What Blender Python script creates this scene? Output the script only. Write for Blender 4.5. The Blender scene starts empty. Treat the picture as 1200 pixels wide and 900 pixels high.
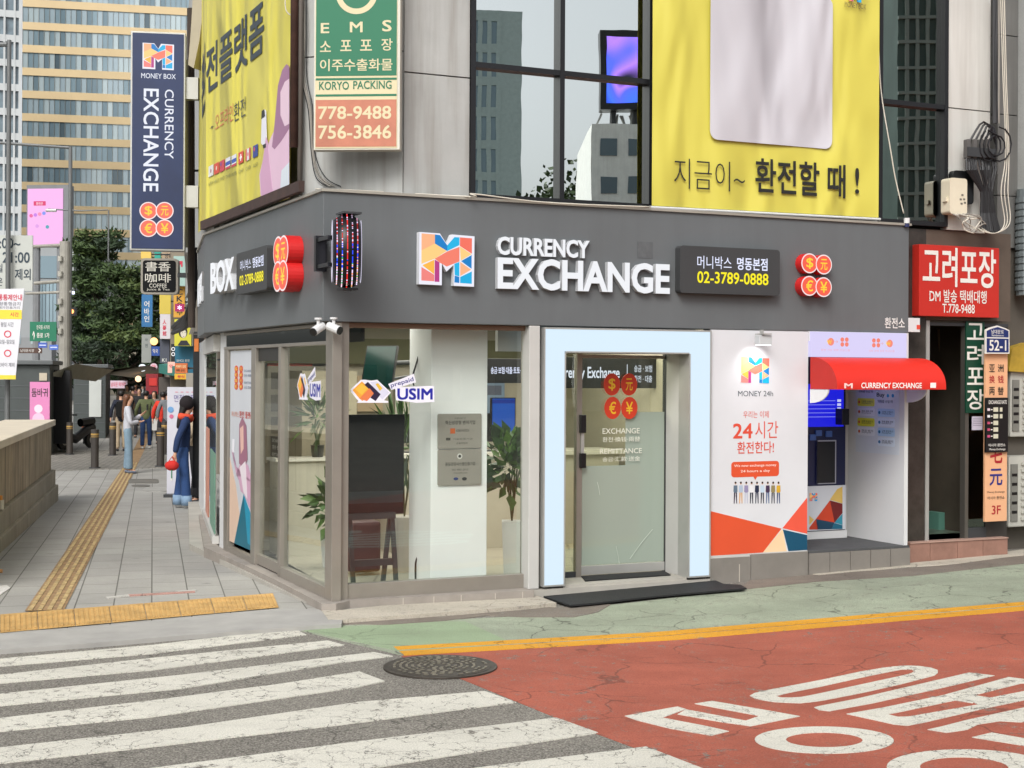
import bpy, bmesh, math, random
from mathutils import Vector, Matrix
R = math.radians
rng = random.Random(7)
scene = bpy.context.scene
COL = scene.collection
FPX, ROLL, CY, H = 1700.7, .0051, 436.8, 1.89
EXPO = 0.3
CR_, SR_ = math.cos(ROLL), math.sin(ROLL)
def ray(px, py):
    a, b = px-600, py-CY
    return Vector(((a*CR_+b*SR_)/FPX, 1, -(-a*SR_+b*CR_)/FPX))
EYE = Vector((0, 0, H))
ANG = R(24.7)
O = Vector((-1.5026, 11.5, 0))
U = Vector((math.cos(ANG), math.sin(ANG), 0)); V = Vector((-math.sin(ANG), math.cos(ANG), 0)); Z = Vector((0, 0, 1))
WD = Vector((-.24, .97, 0)).normalized(); WN = Vector((.97, .24, 0)).normalized()
def gz(p):
    s = (p.x-O.x)*U.x+(p.y-O.y)*U.y
    q = (p.x-O.x)*WD.x+(p.y-O.y)*WD.y
    return -.03+.025*min(max(0, s-2), 5) - .012*min(max(q, 0), 30)
def gp(px, py, off=0):
    r = ray(px, py); t = 12.
    for _ in range(40):
        z = gz(r*t)+off
        t = (z-H)/r.z if r.z < -1e-4 else 300
        t = min(t, 400)
    p = r*t + EYE; p.z = gz(p)+off
    return p
def at(px, py, D):
    return EYE+ray(px, py)*D
class Plane:
    def __init__(s, o, r, u=None):
        s.o = Vector(o); s.r = Vector(r).normalized(); s.u = Vector(u).normalized() if u else Z; s.n = s.r.cross(s.u)
    def px(s, x, y):
        r = ray(x, y); t = (s.o-EYE).dot(s.n)/r.dot(s.n); d = EYE+r*t-s.o
        return d.dot(s.r), d.dot(s.u)
    def pt(s, a, b, n=0): return s.o+s.r*a+s.u*b+s.n*n
    def off(s, n): return Plane(s.o+s.n*n, s.r, s.u)
    def R(s, x0, y0, x1, y1):
        a0, b1 = s.px(x0, y0); a1, b0 = s.px(x1, y1); return a0, b0, a1, b1
    def RB(s, blx, bly, trx, try_):
        a0, b0 = s.px(blx, bly); a1, b1 = s.px(trx, try_); return a0, b0, a1, b1
FR = Plane(O, U); LF = Plane(O, -V)
def FD(d): return FR.off(-d)
def LD(d): return LF.off(-d)
# ---------- materials
def lin(c):
    if isinstance(c, str):
        c = [int(c[i:i+2], 16)/255 for i in (0, 2, 4)]
        return tuple((x/12.92 if x <= .04045 else ((x+.055)/1.055)**2.4) for x in c)
    return tuple(c)
MATS = {}
def newmat(name):
    m = bpy.data.materials.new(name); m.use_nodes = True
    nt = m.node_tree; b = nt.nodes['Principled BSDF']
    return m, nt, b
def N(nt, t, **k):
    n = nt.nodes.new(t)
    for a, v in k.items():
        if a in ('op', ): n.operation = v
        elif hasattr(n, a): setattr(n, a, v)
    return n
def coords(nt, scale=(1, 1, 1), rot=0, kind='Object'):
    t = nt.nodes.new('ShaderNodeNewGeometry') if kind == 'World' else nt.nodes.new('ShaderNodeTexCoord')
    mp = nt.nodes.new('ShaderNodeMapping'); mp.inputs['Scale'].default_value = scale; mp.inputs['Rotation'].default_value = (0, 0, rot)
    nt.links.new(t.outputs['Position' if kind == 'World' else kind], mp.inputs[0]); return mp.outputs[0]
def noise(nt, vec, scale, detail=4, rough=.55, dist=0):
    n = nt.nodes.new('ShaderNodeTexNoise'); n.inputs['Scale'].default_value = scale; n.inputs['Detail'].default_value = detail
    n.inputs['Roughness'].default_value = rough; n.inputs['Distortion'].default_value = dist
    nt.links.new(vec, n.inputs['Vector']); return n.outputs['Fac']
def ramp(nt, fac, stops):
    r = nt.nodes.new('ShaderNodeValToRGB'); e = r.color_ramp.elements
    while len(e) < len(stops): e.new(.5)
    for i, (p, c) in enumerate(stops):
        e[i].position = p; e[i].color = (*lin(c), 1) if not isinstance(c, (int, float)) else (c, c, c, 1)
    nt.links.new(fac, r.inputs[0]); return r.outputs[0]
def mix(nt, fac, a, b, mode='MIX'):
    m = nt.nodes.new('ShaderNodeMix'); m.data_type = 'RGBA'; m.blend_type = mode
    for s, v in ((m.inputs[0], fac), (m.inputs[6], a), (m.inputs[7], b)):
        if hasattr(v, 'links') or hasattr(v, 'is_linked'): nt.links.new(v, s)
        elif isinstance(v, (int, float)): s.default_value = v
        else: s.default_value = (*lin(v), 1)
    return m.outputs[2]
def bumpn(nt, b, h, strength, dist=.01):
    n = nt.nodes.new('ShaderNodeBump'); n.inputs['Strength'].default_value = strength; n.inputs['Distance'].default_value = dist
    nt.links.new(h, n.inputs['Height']); nt.links.new(n.outputs[0], b.inputs['Normal'])
def pm(name, col, rough=.5, metal=0, var=.08, scale=2.5, bump=0, bscale=60, emit=None, es=1, streak=0, spec=.5, dirt=None):
    if name in MATS: return MATS[name]
    m, nt, b = newmat(name); c = lin(col)
    v = coords(nt, kind='World')
    if var or streak:
        f = noise(nt, v, scale, 5, .6)
        lo = tuple(x*(1-var) for x in c); hi = tuple(min(1, x*(1+var)) for x in c)
        out = ramp(nt, f, [(.3, lo), (.7, hi)])
        if streak:
            v2 = coords(nt, (6, 6, .35), kind='World'); f2 = noise(nt, v2, 1.6, 4, .6)
            f3 = ramp(nt, f2, [(.42, 0.), (.75, streak)])
            out = mix(nt, f3, out, dirt or tuple(x*.45 for x in c))
        nt.links.new(out, b.inputs['Base Color'])
    else: b.inputs['Base Color'].default_value = (*c, 1)
    b.inputs['Roughness'].default_value = rough; b.inputs['Metallic'].default_value = metal; b.inputs['Specular IOR Level'].default_value = spec
    if bump: bumpn(nt, b, noise(nt, v, bscale, 3), bump, .004)
    if emit is not None:
        b.inputs['Emission Color'].default_value = (*lin(emit), 1); b.inputs['Emission Strength'].default_value = es/2**EXPO
    MATS[name] = m; return m
def em(col, es=1.0):
    return pm('glow_'+str(col)+str(es), tuple(x*.06 for x in lin(col)), .4, var=0, emit=col, es=es)
def P(col, rough=.45, **k):          # printed or painted plain colour
    return pm('paint_'+str(col)+str(rough), col, rough, var=.03, **k)
def glass(name, tint, refl=.08, rough=0, opac=0, ocol=(.5, .55, .5)):
    if name in MATS: return MATS[name]
    m = bpy.data.materials.new(name); m.use_nodes = True; nt = m.node_tree; nt.nodes.clear()
    out = nt.nodes.new('ShaderNodeOutputMaterial'); t = nt.nodes.new('ShaderNodeBsdfTransparent'); t.inputs[0].default_value = (*tint, 1)
    g = nt.nodes.new('ShaderNodeBsdfGlossy'); g.inputs['Roughness'].default_value = rough; g.inputs[0].default_value = (.9, .95, .93, 1)
    fr = nt.nodes.new('ShaderNodeFresnel'); fr.inputs[0].default_value = 1.5
    ad = nt.nodes.new('ShaderNodeMath'); ad.operation = 'ADD'; ad.inputs[1].default_value = refl; ad.use_clamp = True
    nt.links.new(fr.outputs[0], ad.inputs[0])
    ge = nt.nodes.new('ShaderNodeNewGeometry'); iv = nt.nodes.new('ShaderNodeMath'); iv.operation = 'SUBTRACT'; iv.inputs[0].default_value = 1; nt.links.new(ge.outputs['Backfacing'], iv.inputs[1])
    mu = nt.nodes.new('ShaderNodeMath'); mu.operation = 'MULTIPLY'; nt.links.new(ad.outputs[0], mu.inputs[0]); nt.links.new(iv.outputs[0], mu.inputs[1]); ad = mu
    mx = nt.nodes.new('ShaderNodeMixShader'); nt.links.new(ad.outputs[0], mx.inputs[0])
    src = t.outputs[0]
    if opac:
        d = nt.nodes.new('ShaderNodeBsdfDiffuse'); d.inputs[0].default_value = (*ocol, 1)
        m2 = nt.nodes.new('ShaderNodeMixShader'); m2.inputs[0].default_value = opac
        nt.links.new(t.outputs[0], m2.inputs[1]); nt.links.new(d.outputs[0], m2.inputs[2]); src = m2.outputs[0]
    nt.links.new(src, mx.inputs[1]); nt.links.new(g.outputs[0], mx.inputs[2]); nt.links.new(mx.outputs[0], out.inputs[0])
    # slight waviness of the pane
    v = coords(nt, kind='World'); n = noise(nt, v, 1.3, 2); bp = nt.nodes.new('ShaderNodeBump'); bp.inputs['Strength'].default_value = .008; bp.inputs['Distance'].default_value = .05
    nt.links.new(n, bp.inputs['Height']); nt.links.new(bp.outputs[0], g.inputs['Normal'])
    MATS[name] = m; return m
# ---------- mesh builder
_tc = {}
def text_geo(s, bold=0):
    k = (s, bold)
    if k not in _tc:
        c = bpy.data.curves.new('t', 'FONT'); c.body = s; c.size = 1; c.offset = bold; c.resolution_u = 3; c.space_line = 1.0
        o = bpy.data.objects.new('t', c); me = bpy.data.meshes.new_from_object(o)
        bm = bmesh.new(); bm.from_mesh(me); bmesh.ops.remove_doubles(bm, verts=bm.verts, dist=1e-5); bm.verts.index_update()
        vs = [v.co.copy() for v in bm.verts]; fs = [tuple(v.index for v in f.verts) for f in bm.faces]
        bd = [(e.verts[0].index, e.verts[1].index) for e in bm.edges if len(e.link_faces) == 1]
        # orient boundary edges by their face
        ed = []
        for e in bm.edges:
            if len(e.link_faces) == 1:
                l = e.link_loops[0]; ed.append((l.vert.index, l.link_loop_next.vert.index))
        bm.free(); bpy.data.objects.remove(o); bpy.data.curves.remove(c); bpy.data.meshes.remove(me)
        x0 = min(v.x for v in vs); x1 = max(v.x for v in vs); y0 = min(v.y for v in vs); y1 = max(v.y for v in vs)
        _tc[k] = (vs, fs, ed, x0, x1, y0, y1)
    return _tc[k]
class MB:
    def __init__(s): s.v = []; s.f = []; s.m = []; s.mats = []
    def mi(s, mat):
        if mat not in s.mats: s.mats.append(mat)
        return s.mats.index(mat)
    def add(s, vs, fs, mat):
        b = len(s.v); i = s.mi(mat); s.v += [Vector(v) for v in vs]
        for f in fs: s.f.append(tuple(b+k for k in f)); s.m.append(i)
        return s
    def box(s, o, ax, ay, az, mat):      # corner + three edge vectors
        o = Vector(o); p = [o, o+ax, o+ax+ay, o+ay, o+az, o+ax+az, o+ax+ay+az, o+ay+az]
        f = [(0, 3, 2, 1), (4, 5, 6, 7), (0, 1, 5, 4), (1, 2, 6, 5), (2, 3, 7, 6), (3, 0, 4, 7)]
        if ax.cross(ay).dot(az) < 0: f = [tuple(reversed(q)) for q in f]
        return s.add(p, f, mat)
    def on(s, pl, a0, b0, a1, b1, n0, n1, mat):   # box on a plane
        return s.box(pl.pt(a0, b0, n0), pl.r*(a1-a0), pl.u*(b1-b0), pl.n*(n1-n0), mat)
    def poly(s, pts, mat): return s.add(pts, [tuple(range(len(pts)))], mat)
    def slab(s, pl, ab, n0, n1, mat, side=None):      # polygon (a,b) thickened n0..n1
        k = len(ab); ar = sum(ab[i][0]*ab[(i+1) % k][1]-ab[(i+1) % k][0]*ab[i][1] for i in range(k))
        if ar < 0: ab = ab[::-1]
        if n0 > n1: n0, n1 = n1, n0
        vs = [pl.pt(a, b, n1) for a, b in ab]+[pl.pt(a, b, n0) for a, b in ab]
        s.add(vs, [tuple(range(k))], mat); s.add(vs, [tuple(range(2*k-1, k-1, -1))]+[(i, i+k, (i+1) % k+k, (i+1) % k) for i in range(k)], side or mat)
        return s
    def tube(s, pts, r, mat, seg=8, r1=None, cap=True):
        pts = [Vector(p) for p in pts]; n = len(pts); rings = []
        t = (pts[1]-pts[0]).normalized(); a = t.orthogonal().normalized()
        for i, p in enumerate(pts):
            t = (pts[min(i+1, n-1)]-pts[max(i-1, 0)]).normalized(); a = (a-t*a.dot(t)).normalized(); b = t.cross(a)
            rr = r if r1 is None else r+(r1-r)*i/(n-1)
            rings.append([p+(a*math.cos(2*math.pi*k/seg)+b*math.sin(2*math.pi*k/seg))*rr for k in range(seg)])
        vs = [q for g in rings for q in g]; fs = []
        for i in range(n-1):
            for k in range(seg): fs.append((i*seg+k, i*seg+(k+1) % seg, (i+1)*seg+(k+1) % seg, (i+1)*seg+k))
        if cap: fs += [tuple(range(seg-1, -1, -1)), tuple((n-1)*seg+k for k in range(seg))]
        return s.add(vs, fs, mat)
    def disc(s, pl, a, b, r, n0, n1, mat, seg=32, side=None, ry=None):
        ry = ry or r
        return s.slab(pl, [(a+r*math.cos(2*math.pi*k/seg), b+ry*math.sin(2*math.pi*k/seg)) for k in range(seg)], n0, n1, mat, side)
    def ring(s, pl, a, b, r0, r1, n, mat, seg=32):
        vs = []
        for k in range(seg):
            c, d = math.cos(2*math.pi*k/seg), math.sin(2*math.pi*k/seg); vs += [pl.pt(a+r0*c, b+r0*d, n), pl.pt(a+r1*c, b+r1*d, n)]
        return s.add(vs, [(2*k, 2*k+1, (2*k+3) % (2*seg), (2*k+2) % (2*seg)) for k in range(seg)], mat)
    def text(s, t, pl, a0, b0, a1, b1, n, mat, bold=0, depth=0, side=None, keep=False):
        if bold > 0 and not depth:
            g = text_geo(t, 0); q = bold*.5*(a1-a0)/(g[3+1]-g[3]+bold); w = bold*.5*(b1-b0)/(g[6]-g[5]+bold)
            for i, (dx, dy) in enumerate(((-1, -1), (1, -1), (-1, 1), (1, 1), (0, 0))): s.text(t, pl, a0+q+q*dx, b0+w+w*dy, a1-q+q*dx, b1-w+w*dy, n+.00012*i, mat, 0)
            return s
        vs, fs, ed, x0, x1, y0, y1 = text_geo(t, bold)
        sx = (a1-a0)/(x1-x0); sy = (b1-b0)/(y1-y0)
        if keep: # keep aspect from height, centre
            w = (x1-x0)*sy; c = (a0+a1)/2; a0 = c-w/2; sx = sy
        f = lambda v, nn: pl.pt(a0+(v.x-x0)*sx, b0+(v.y-y0)*sy, nn)
        s.add([f(v, n+depth) for v in vs], fs, mat)
        if depth:
            k = len(vs); s.add([f(v, n+depth) for v in vs]+[f(v, n) for v in vs], [(i, i+k, j+k, j) for i, j in ed], side or mat)
        return s
    def ball(s, c, r, mat, seg=12, rings=8, sc=(1, 1, 1)):
        vs = []; fs = []
        for i in range(rings+1):
            th = math.pi*i/rings
            for k in range(seg):
                ph = 2*math.pi*k/seg; vs.append(Vector(c)+Vector((math.sin(th)*math.cos(ph)*r*sc[0], math.sin(th)*math.sin(ph)*r*sc[1], math.cos(th)*r*sc[2])))
        for i in range(rings):
            for k in range(seg): fs.append((i*seg+k, (i+1)*seg+k, (i+1)*seg+(k+1) % seg, i*seg+(k+1) % seg))
        return s.add(vs, fs, mat)
    def build(s, name, root=None, bevel=0, smooth=False, weld=False, **props):
        me = bpy.data.meshes.new(name)
        M = root.matrix_world.inverted() if root is not None else None
        if root is not None: M = WM[root.name].inverted()
        org = Vector((0, 0, 0))
        if root is None:
            lo = Vector([min(v[i] for v in s.v) for i in range(3)]); hi = Vector([max(v[i] for v in s.v) for i in range(3)])
            org = Vector(((lo.x+hi.x)/2, (lo.y+hi.y)/2, lo.z))
        vs = [(M@v if M else v-org) for v in s.v]
        me.from_pydata([tuple(v) for v in vs], [], s.f)
        for m in s.mats: me.materials.append(m)
        for p, i in zip(me.polygons, s.m): p.material_index = i; p.use_smooth = smooth
        me.update()
        if weld:
            bm = bmesh.new(); bm.from_mesh(me); bmesh.ops.remove_doubles(bm, verts=bm.verts, dist=1e-5); bm.to_mesh(me); bm.free()
        o = bpy.data.objects.new(name, me); COL.objects.link(o)
        if root is not None:
            o.parent = root; WM[o.name] = WM[root.name]
        else: o.location = org; WM[o.name] = Matrix.Translation(org)
        if bevel:
            b = o.modifiers.new('b', 'BEVEL'); b.width = bevel; b.segments = 2; b.limit_method = 'ANGLE'; b.angle_limit = R(40)
        for k, v in props.items(): o[k] = v
        return o
WM = {}
def thing(name, label, cat, loc, group=None, rotz=0):
    o = bpy.data.objects.new(name, None); COL.objects.link(o); o.empty_display_size = .2
    o.location = loc; o.rotation_euler = (0, 0, rotz); o['label'] = label; o['category'] = cat
    if group: o['group'] = group
    WM[o.name] = Matrix.Translation(Vector(loc))@Matrix.Rotation(rotz, 4, 'Z')
    return o
def tag(o, label, cat, group=None):
    o['label'] = label; o['category'] = cat
    if group: o['group'] = group
    return o
def dup(root, loc, rotz=0, label=None, scale=1):
    r = root.copy(); COL.objects.link(r); r.location = loc; r.rotation_euler = (0, 0, rotz); r.scale = (scale,)*3
    if label: r['label'] = label
    def rec(src, dst):
        for ch in list(src.children):
            c = ch.copy(); COL.objects.link(c); c.parent = dst; rec(ch, c)
    rec(root, r); return r
def skirt(bm, off):
    if off <= 0: return
    for e in [e for e in bm.edges if len(e.link_faces) == 1]:
        l = e.link_loops[0]; a, b = l.vert, l.link_loop_next.vert
        c = bm.verts.new(a.co-Z*(off+.002)); d = bm.verts.new(b.co-Z*(off+.002)); bm.faces.new((b, a, c, d))
def sheet(name, pts, off, mat, **props):     # flat marking draped over the piecewise flat ground
    bm = bmesh.new(); vs = [bm.verts.new((p[0], p[1], 0)) for p in pts]; bm.faces.new(vs)
    bmesh.ops.triangulate(bm, faces=bm.faces[:])
    for co, no in ((O+U*2, U), (O+U*7, U), (O, WD), (O+WD*30, WD)):
        bmesh.ops.bisect_plane(bm, geom=bm.verts[:]+bm.edges[:]+bm.faces[:], plane_co=Vector((co.x, co.y, 0)), plane_no=Vector((no.x, no.y, 0)), dist=1e-5)
    bmesh.ops.recalc_face_normals(bm, faces=bm.faces[:])
    for v in bm.verts: v.co.z = gz(v.co)+off
    for f in bm.faces:
        f.normal_update()
        if f.normal.z < 0: f.normal_flip()
    skirt(bm, off)
    me = bpy.data.meshes.new(name); bm.to_mesh(me); bm.free(); me.materials.append(mat)
    o = bpy.data.objects.new(name, me); COL.objects.link(o); o['kind'] = 'structure'
    for k, v in props.items(): o[k] = v
    WM[o.name] = Matrix.Identity(4)
    return o
def skin(joints, edges, level=1, root=0):
    """joints: list of (pos, rx, ry); returns verts, faces of a skinned, smoothed tube figure"""
    me = bpy.data.meshes.new('s'); me.from_pydata([tuple(j[0]) for j in joints], edges, [])
    o = bpy.data.objects.new('s', me); COL.objects.link(o)
    sk = o.modifiers.new('k', 'SKIN'); sk.use_smooth_shade = True
    for i, j in enumerate(joints):
        d = me.skin_vertices[0].data[i]; d.radius = (j[1], j[2]); d.use_root = (i == root)
    if level:
        ss = o.modifiers.new('u', 'SUBSURF'); ss.levels = level
    dg = bpy.context.evaluated_depsgraph_get(); dg.update()
    m2 = bpy.data.meshes.new_from_object(o.evaluated_get(dg))
    r = ([v.co.copy() for v in m2.vertices], [tuple(p.vertices) for p in m2.polygons])
    bpy.data.objects.remove(o); bpy.data.meshes.remove(me); bpy.data.meshes.remove(m2)
    return r
HP = Plane(O, U, V)
def hz(px, py, z):
    r = ray(px, py); t = (z-H)/r.z; p = EYE+r*t-O; return p.dot(U), p.dot(V)
# ---------- ground materials
def asphalt_nodes(nt, v, base=('5b5852', '7d7972')):
    n1 = noise(nt, v, 90, 3, .7); n2 = noise(nt, v, .6, 4, .6)
    c = ramp(nt, n1, [(.38, tuple(x*.55 for x in lin(base[0]))), (.5, base[1]), (.66, 'b3aea4')])
    return mix(nt, .35, c, ramp(nt, n2, [(.3, '4a4742'), (.7, '8a867d')]), 'MIX')
def cracks(nt, v, scale, w0, w1, warp=.35):
    nz = nt.nodes.new('ShaderNodeTexNoise'); nz.inputs['Scale'].default_value = scale*1.7; nz.inputs['Detail'].default_value = 5; nt.links.new(v, nz.inputs['Vector'])
    ad = nt.nodes.new('ShaderNodeVectorMath'); ad.operation = 'MULTIPLY_ADD'; ad.inputs[1].default_value = (warp,)*3
    nt.links.new(nz.outputs['Color'], ad.inputs[0]); nt.links.new(v, ad.inputs[2])
    vo = nt.nodes.new('ShaderNodeTexVoronoi'); vo.feature = 'DISTANCE_TO_EDGE'; vo.inputs['Scale'].default_value = scale; nt.links.new(ad.outputs[0], vo.inputs['Vector'])
    return ramp(nt, vo.outputs['Distance'], [(w0, 1.), (w1, 0.)])
def math2(nt, op, a, b):
    m = nt.nodes.new('ShaderNodeMath'); m.operation = op; m.use_clamp = True
    for s, v in ((m.inputs[0], a), (m.inputs[1], b)):
        if isinstance(v, (int, float)): s.default_value = v
        else: nt.links.new(v, s)
    return m.outputs[0]
def ground_mat(name, paint=None, wear=0, g0=.48, crk=0.6, cscale=2.2, var=.12, base=('5a564f', '746f67'), hair=.5):
    m, nt, b = newmat(name); v = coords(nt, kind='World')
    a = asphalt_nodes(nt, v, base)
    ck = cracks(nt, v, cscale, .004, .016); gate = ramp(nt, noise(nt, v, .9, 3), [(g0, 0.), (g0+.1, 1.)])
    ckg = math2(nt, 'MULTIPLY', ck, gate)
    out = a; hgt = noise(nt, v, 140, 2)
    if paint:
        p0 = lin(paint); f = noise(nt, v, 1.1, 5, .65); f2 = noise(nt, v, 120, 2)
        c = ramp(nt, f, [(.3, tuple(x*(1-var) for x in p0)), (.7, tuple(min(1, x*(1+var)) for x in p0))])
        c = mix(nt, ramp(nt, f2, [(.45, 0.), (.62, .5)]), c, tuple(x*.5 for x in p0)); c = mix(nt, ramp(nt, noise(nt, coords(nt, (.5, 3, 1), R(-8), 'World'), .7, 4), [(.45, 0.), (.7, .3)]), c, tuple(x*.55 for x in p0))
        # hairline crackle and wear holes show the asphalt
        h = cracks(nt, v, 6, .004, .02, .2); hg = ramp(nt, noise(nt, v, 1.7, 4), [(.45, 0.), (.6, hair)])
        hh = math2(nt, 'MULTIPLY', h, hg)
        w = ramp(nt, noise(nt, v, 9, 8, .75), [(.63-wear*.2, 0.), (.69-wear*.2, 1.)])
        wg = ramp(nt, noise(nt, v, .8, 3), [(.5-wear*.15, 0.), (.6-wear*.1, 1.)])
        ww = math2(nt, 'MULTIPLY', w, wg)
        k = math2(nt, 'MAXIMUM', hh, ww)
        out = mix(nt, k, c, a)
    out = mix(nt, math2(nt, 'MULTIPLY', ckg, crk), out, '2a2723')
    spots = ramp(nt, noise(nt, v, 3.3, 2, .5), [(.70, 0.), (.78, .35)])
    out = mix(nt, spots, out, '3a3733')
    nt.links.new(out, b.inputs['Base Color']); b.inputs['Roughness'].default_value = .88; b.inputs['Specular IOR Level'].default_value = .3
    bumpn(nt, b, hgt, .5, .004); return m
M_ASPH = ground_mat('asphalt', base=('625e58', '7d7971'))
M_WHITE = ground_mat('road_white', 'd3d0c4', wear=.34, crk=.8, cscale=4, var=.07, hair=1., g0=.4)
M_RED = ground_mat('road_red', 'a65c4a', wear=.3, crk=.45, cscale=1.6, var=.22, hair=.6, g0=.45)
M_GREEN = ground_mat('road_green', '98a08c', wear=.3, crk=.6, cscale=1.8, var=.2, hair=.8, g0=.42)
M_GREEN2 = ground_mat('road_green_fresh', '94a586', wear=-.1, crk=.4, cscale=1.3, var=.1)
M_YEL = ground_mat('road_yellow', 'd79b2c', wear=.15, crk=.5, var=.08)
M_PATCH = ground_mat('dirt_patch', '7d746a', wear=.5, crk=.3, var=.25)
M_CONC = ground_mat('worn_concrete', 'bdb5a6', wear=.3, crk=.5, var=.14, base=('857f75', '9c958a'))
def tile_mat(name, col, sx, sy, rot, joint='55534d', jw=.012, off=.5, var=.1, rough=.75, jvar=True):
    m, nt, b = newmat(name); v = coords(nt, rot=rot, kind='World'); c = lin(col)
    t = nt.nodes.new('ShaderNodeTexBrick'); nt.links.new(v, t.inputs['Vector']); t.offset = off; t.squash = 1
    t.inputs['Scale'].default_value = 1; t.inputs['Brick Width'].default_value = sx; t.inputs['Row Height'].default_value = sy; t.inputs['Mortar Size'].default_value = jw; t.inputs['Mortar Smooth'].default_value = .2
    t.inputs['Color1'].default_value = (*[x*(1-var) for x in c], 1); t.inputs['Color2'].default_value = (*[min(1, x*(1+var)) for x in c], 1); t.inputs['Mortar'].default_value = (*lin(joint), 1)
    f = noise(nt, v, .8, 5, .65); out = mix(nt, .55, t.outputs['Color'], ramp(nt, f, [(.3, .55), (.7, 1.)]), 'MULTIPLY')
    out = mix(nt, ramp(nt, noise(nt, v, 60, 3), [(.4, 0.), (.7, .3)]), out, tuple(x*.55 for x in c))
    out = mix(nt, ramp(nt, noise(nt, v, 2.5, 3), [(.68, 0.), (.74, .4)]), out, '4b4843')
    nt.links.new(out, b.inputs['Base Color']); b.inputs['Roughness'].default_value = rough; b.inputs['Specular IOR Level'].default_value = .35
    bumpn(nt, b, t.outputs['Fac'], -.4, .006); return m
SROT = math.atan2(WD.x, WD.y)
M_WALK = tile_mat('sidewalk_tiles', 'a5a39d', .6, .3, R(90)+SROT, jw=.006, joint='62605a', var=.07)
M_HERR = tile_mat('paver_band', '98948b', .2, .1, R(35), jw=.012, joint='4f4c46', var=.18)
M_KERB = pm('kerb_granite', 'a09e99', .8, var=.12, scale=3, bump=.4, bscale=120)
# ---------- ground
base = sheet('ground', [(-300, -200), (300, -200), (300, 500), (-300, 500)], 0, M_ASPH)
K = [(-160, 773), (0, 761), (107, 753.5), (213, 744.6), (320, 736.5), (400, 731)]
kp = [gp(x, y) for x, y in K]
far = [O+U*1.2+V*.3, O+U*1.2+WD*80+WN*3, O-WN*40+WD*90, O-WN*40+WD*2, Vector((-14, 10.6, 0))]
sheet('sidewalk', [tuple(p) for p in kp]+[tuple(p) for p in far], .03, M_WALK)
mb = MB(); top = [gp(x, y, .034) for x, y in ((-160, 752), (0, 741.5), (107, 734), (213, 724), (327, 713), (374, 714), (402, 724))]
kb = [gp(x, y, .034) for x, y in K]
for i in range(len(K)-1): mb.add([kb[i], kb[i+1], top[i+1], top[i], kb[i]-Z*.04, kb[i+1]-Z*.04], [(0, 1, 2, 3), (4, 5, 1, 0)], M_KERB)
mb.add([kb[-1], top[-1], top[-2], kb[-1]-Z*.04, top[-1]-Z*.04], [(0, 1, 2), (3, 4, 1, 0)], M_KERB)
mb.build('kerb', kind='structure')
def G(pts): return [tuple(gp(x, y)) for x, y in pts]
yl = gp(1200, 715); yl0 = gp(470, 768); yd = (yl-yl0).normalized(); yn = Vector((-yd.y, yd.x, 0))
rr = yl0+yd*90
sheet('road_green_strip', G([(338, 736), (400, 733), (455, 731.5), (522, 727), (610, 722.5), (701, 718), (716, 709), (770, 703), (820, 697), (867, 691), (955, 682), (1070, 675), (1200, 660)])+[tuple(gp(1200, 660)+yd*60+yn*.3), tuple(rr), tuple(yl), tuple(gp(900, 733)), tuple(gp(700, 750)), tuple(yl0)], .003, M_GREEN)
sheet('road_green_patch', G([(346, 737), (400, 735), (455, 733), (520, 729), (545, 729), (600, 754), (540, 761), (473, 765)]), .0055, M_GREEN2)
sheet('road_dirt_patch', G([(400, 731.5), (522, 723), (610, 716), (640, 712), (652, 713), (701, 708), (716, 709), (701, 718), (672, 724), (610, 724), (570, 722), (522, 728), (450, 733)]), .007, M_PATCH)
sheet('road_dirt_strip', G([(820, 697), (870, 689), (880, 679), (955, 674), (1060, 667), (1110, 663), (1200, 652), (1200, 661), (1070, 675.5), (955, 682.5), (867, 692)]), .008, M_PATCH)
sheet('pale_concrete_strip', G([(935, 672), (1000, 666), (1066, 661), (1120, 656), (1200, 645), (1200, 652), (1120, 662), (1060, 665), (1000, 671), (960, 675)]), .012, M_CONC)
sheet('road_red_surface', G([(470, 769), (575, 761), (700, 752), (900, 736)])+[tuple(yl), tuple(rr), tuple(rr-yn*40), tuple(gp(1000, 1100)), tuple(gp(822, 906)), tuple(gp(680, 853)), tuple(gp(543, 797)), tuple(gp(500, 782))], .003, M_RED)
def strip(name, a, b, w0, w1, off, mat):
    n = (b-a).normalized(); n = Vector((-n.y, n.x, 0))
    return sheet(name, [tuple(a+n*w0), tuple(b+n*w0), tuple(b+n*w1), tuple(a+n*w1)], off, mat)
ya = gp(472, 767); yb = ya+yd*60
strip('yellow_line', ya, yb, -.06, .10, .006, M_YEL); strip('yellow_line', ya, yb, .14, .27, .006, M_YEL)
S = [[(-90, 779.5), (0, 772.7), (178, 756.7), (313, 740.7), (350, 740), (359, 744.6), (178, 766.7), (0, 781.6), (-90, 787)],
 [(-90, 799), (0, 791.6), (178, 772), (384, 751.4), (404, 756.7), (178, 786), (0, 801.5), (-90, 809)],
 [(-90, 822), (0, 814), (213, 791.6), (438, 765), (461, 769.5), (400, 777), (213, 807.6), (0, 828), (-90, 836)],
 [(-90, 852), (0, 842.4), (178, 821.8), (330, 802), (421, 787.7), (451, 799), (420, 805.8), (178, 841), (0, 858), (-90, 868)],
 [(-90, 888), (0, 877), (213, 853.8), (420, 823.6), (568, 810.8), (605, 823.8), (400, 850), (178, 876), (0, 895.4), (-90, 906)],
 [(-90, 934), (188, 900), (420, 869.8), (652, 842), (701, 859.5), (442, 900), (250, 927), (-90, 962)],
 [(-90, 1010), (300, 940), (564.5, 900), (757, 876), (830, 904), (560, 950), (-90, 1050)]]
for s in S: sheet('crosswalk_stripe', G(s), .006, M_WHITE)
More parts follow.
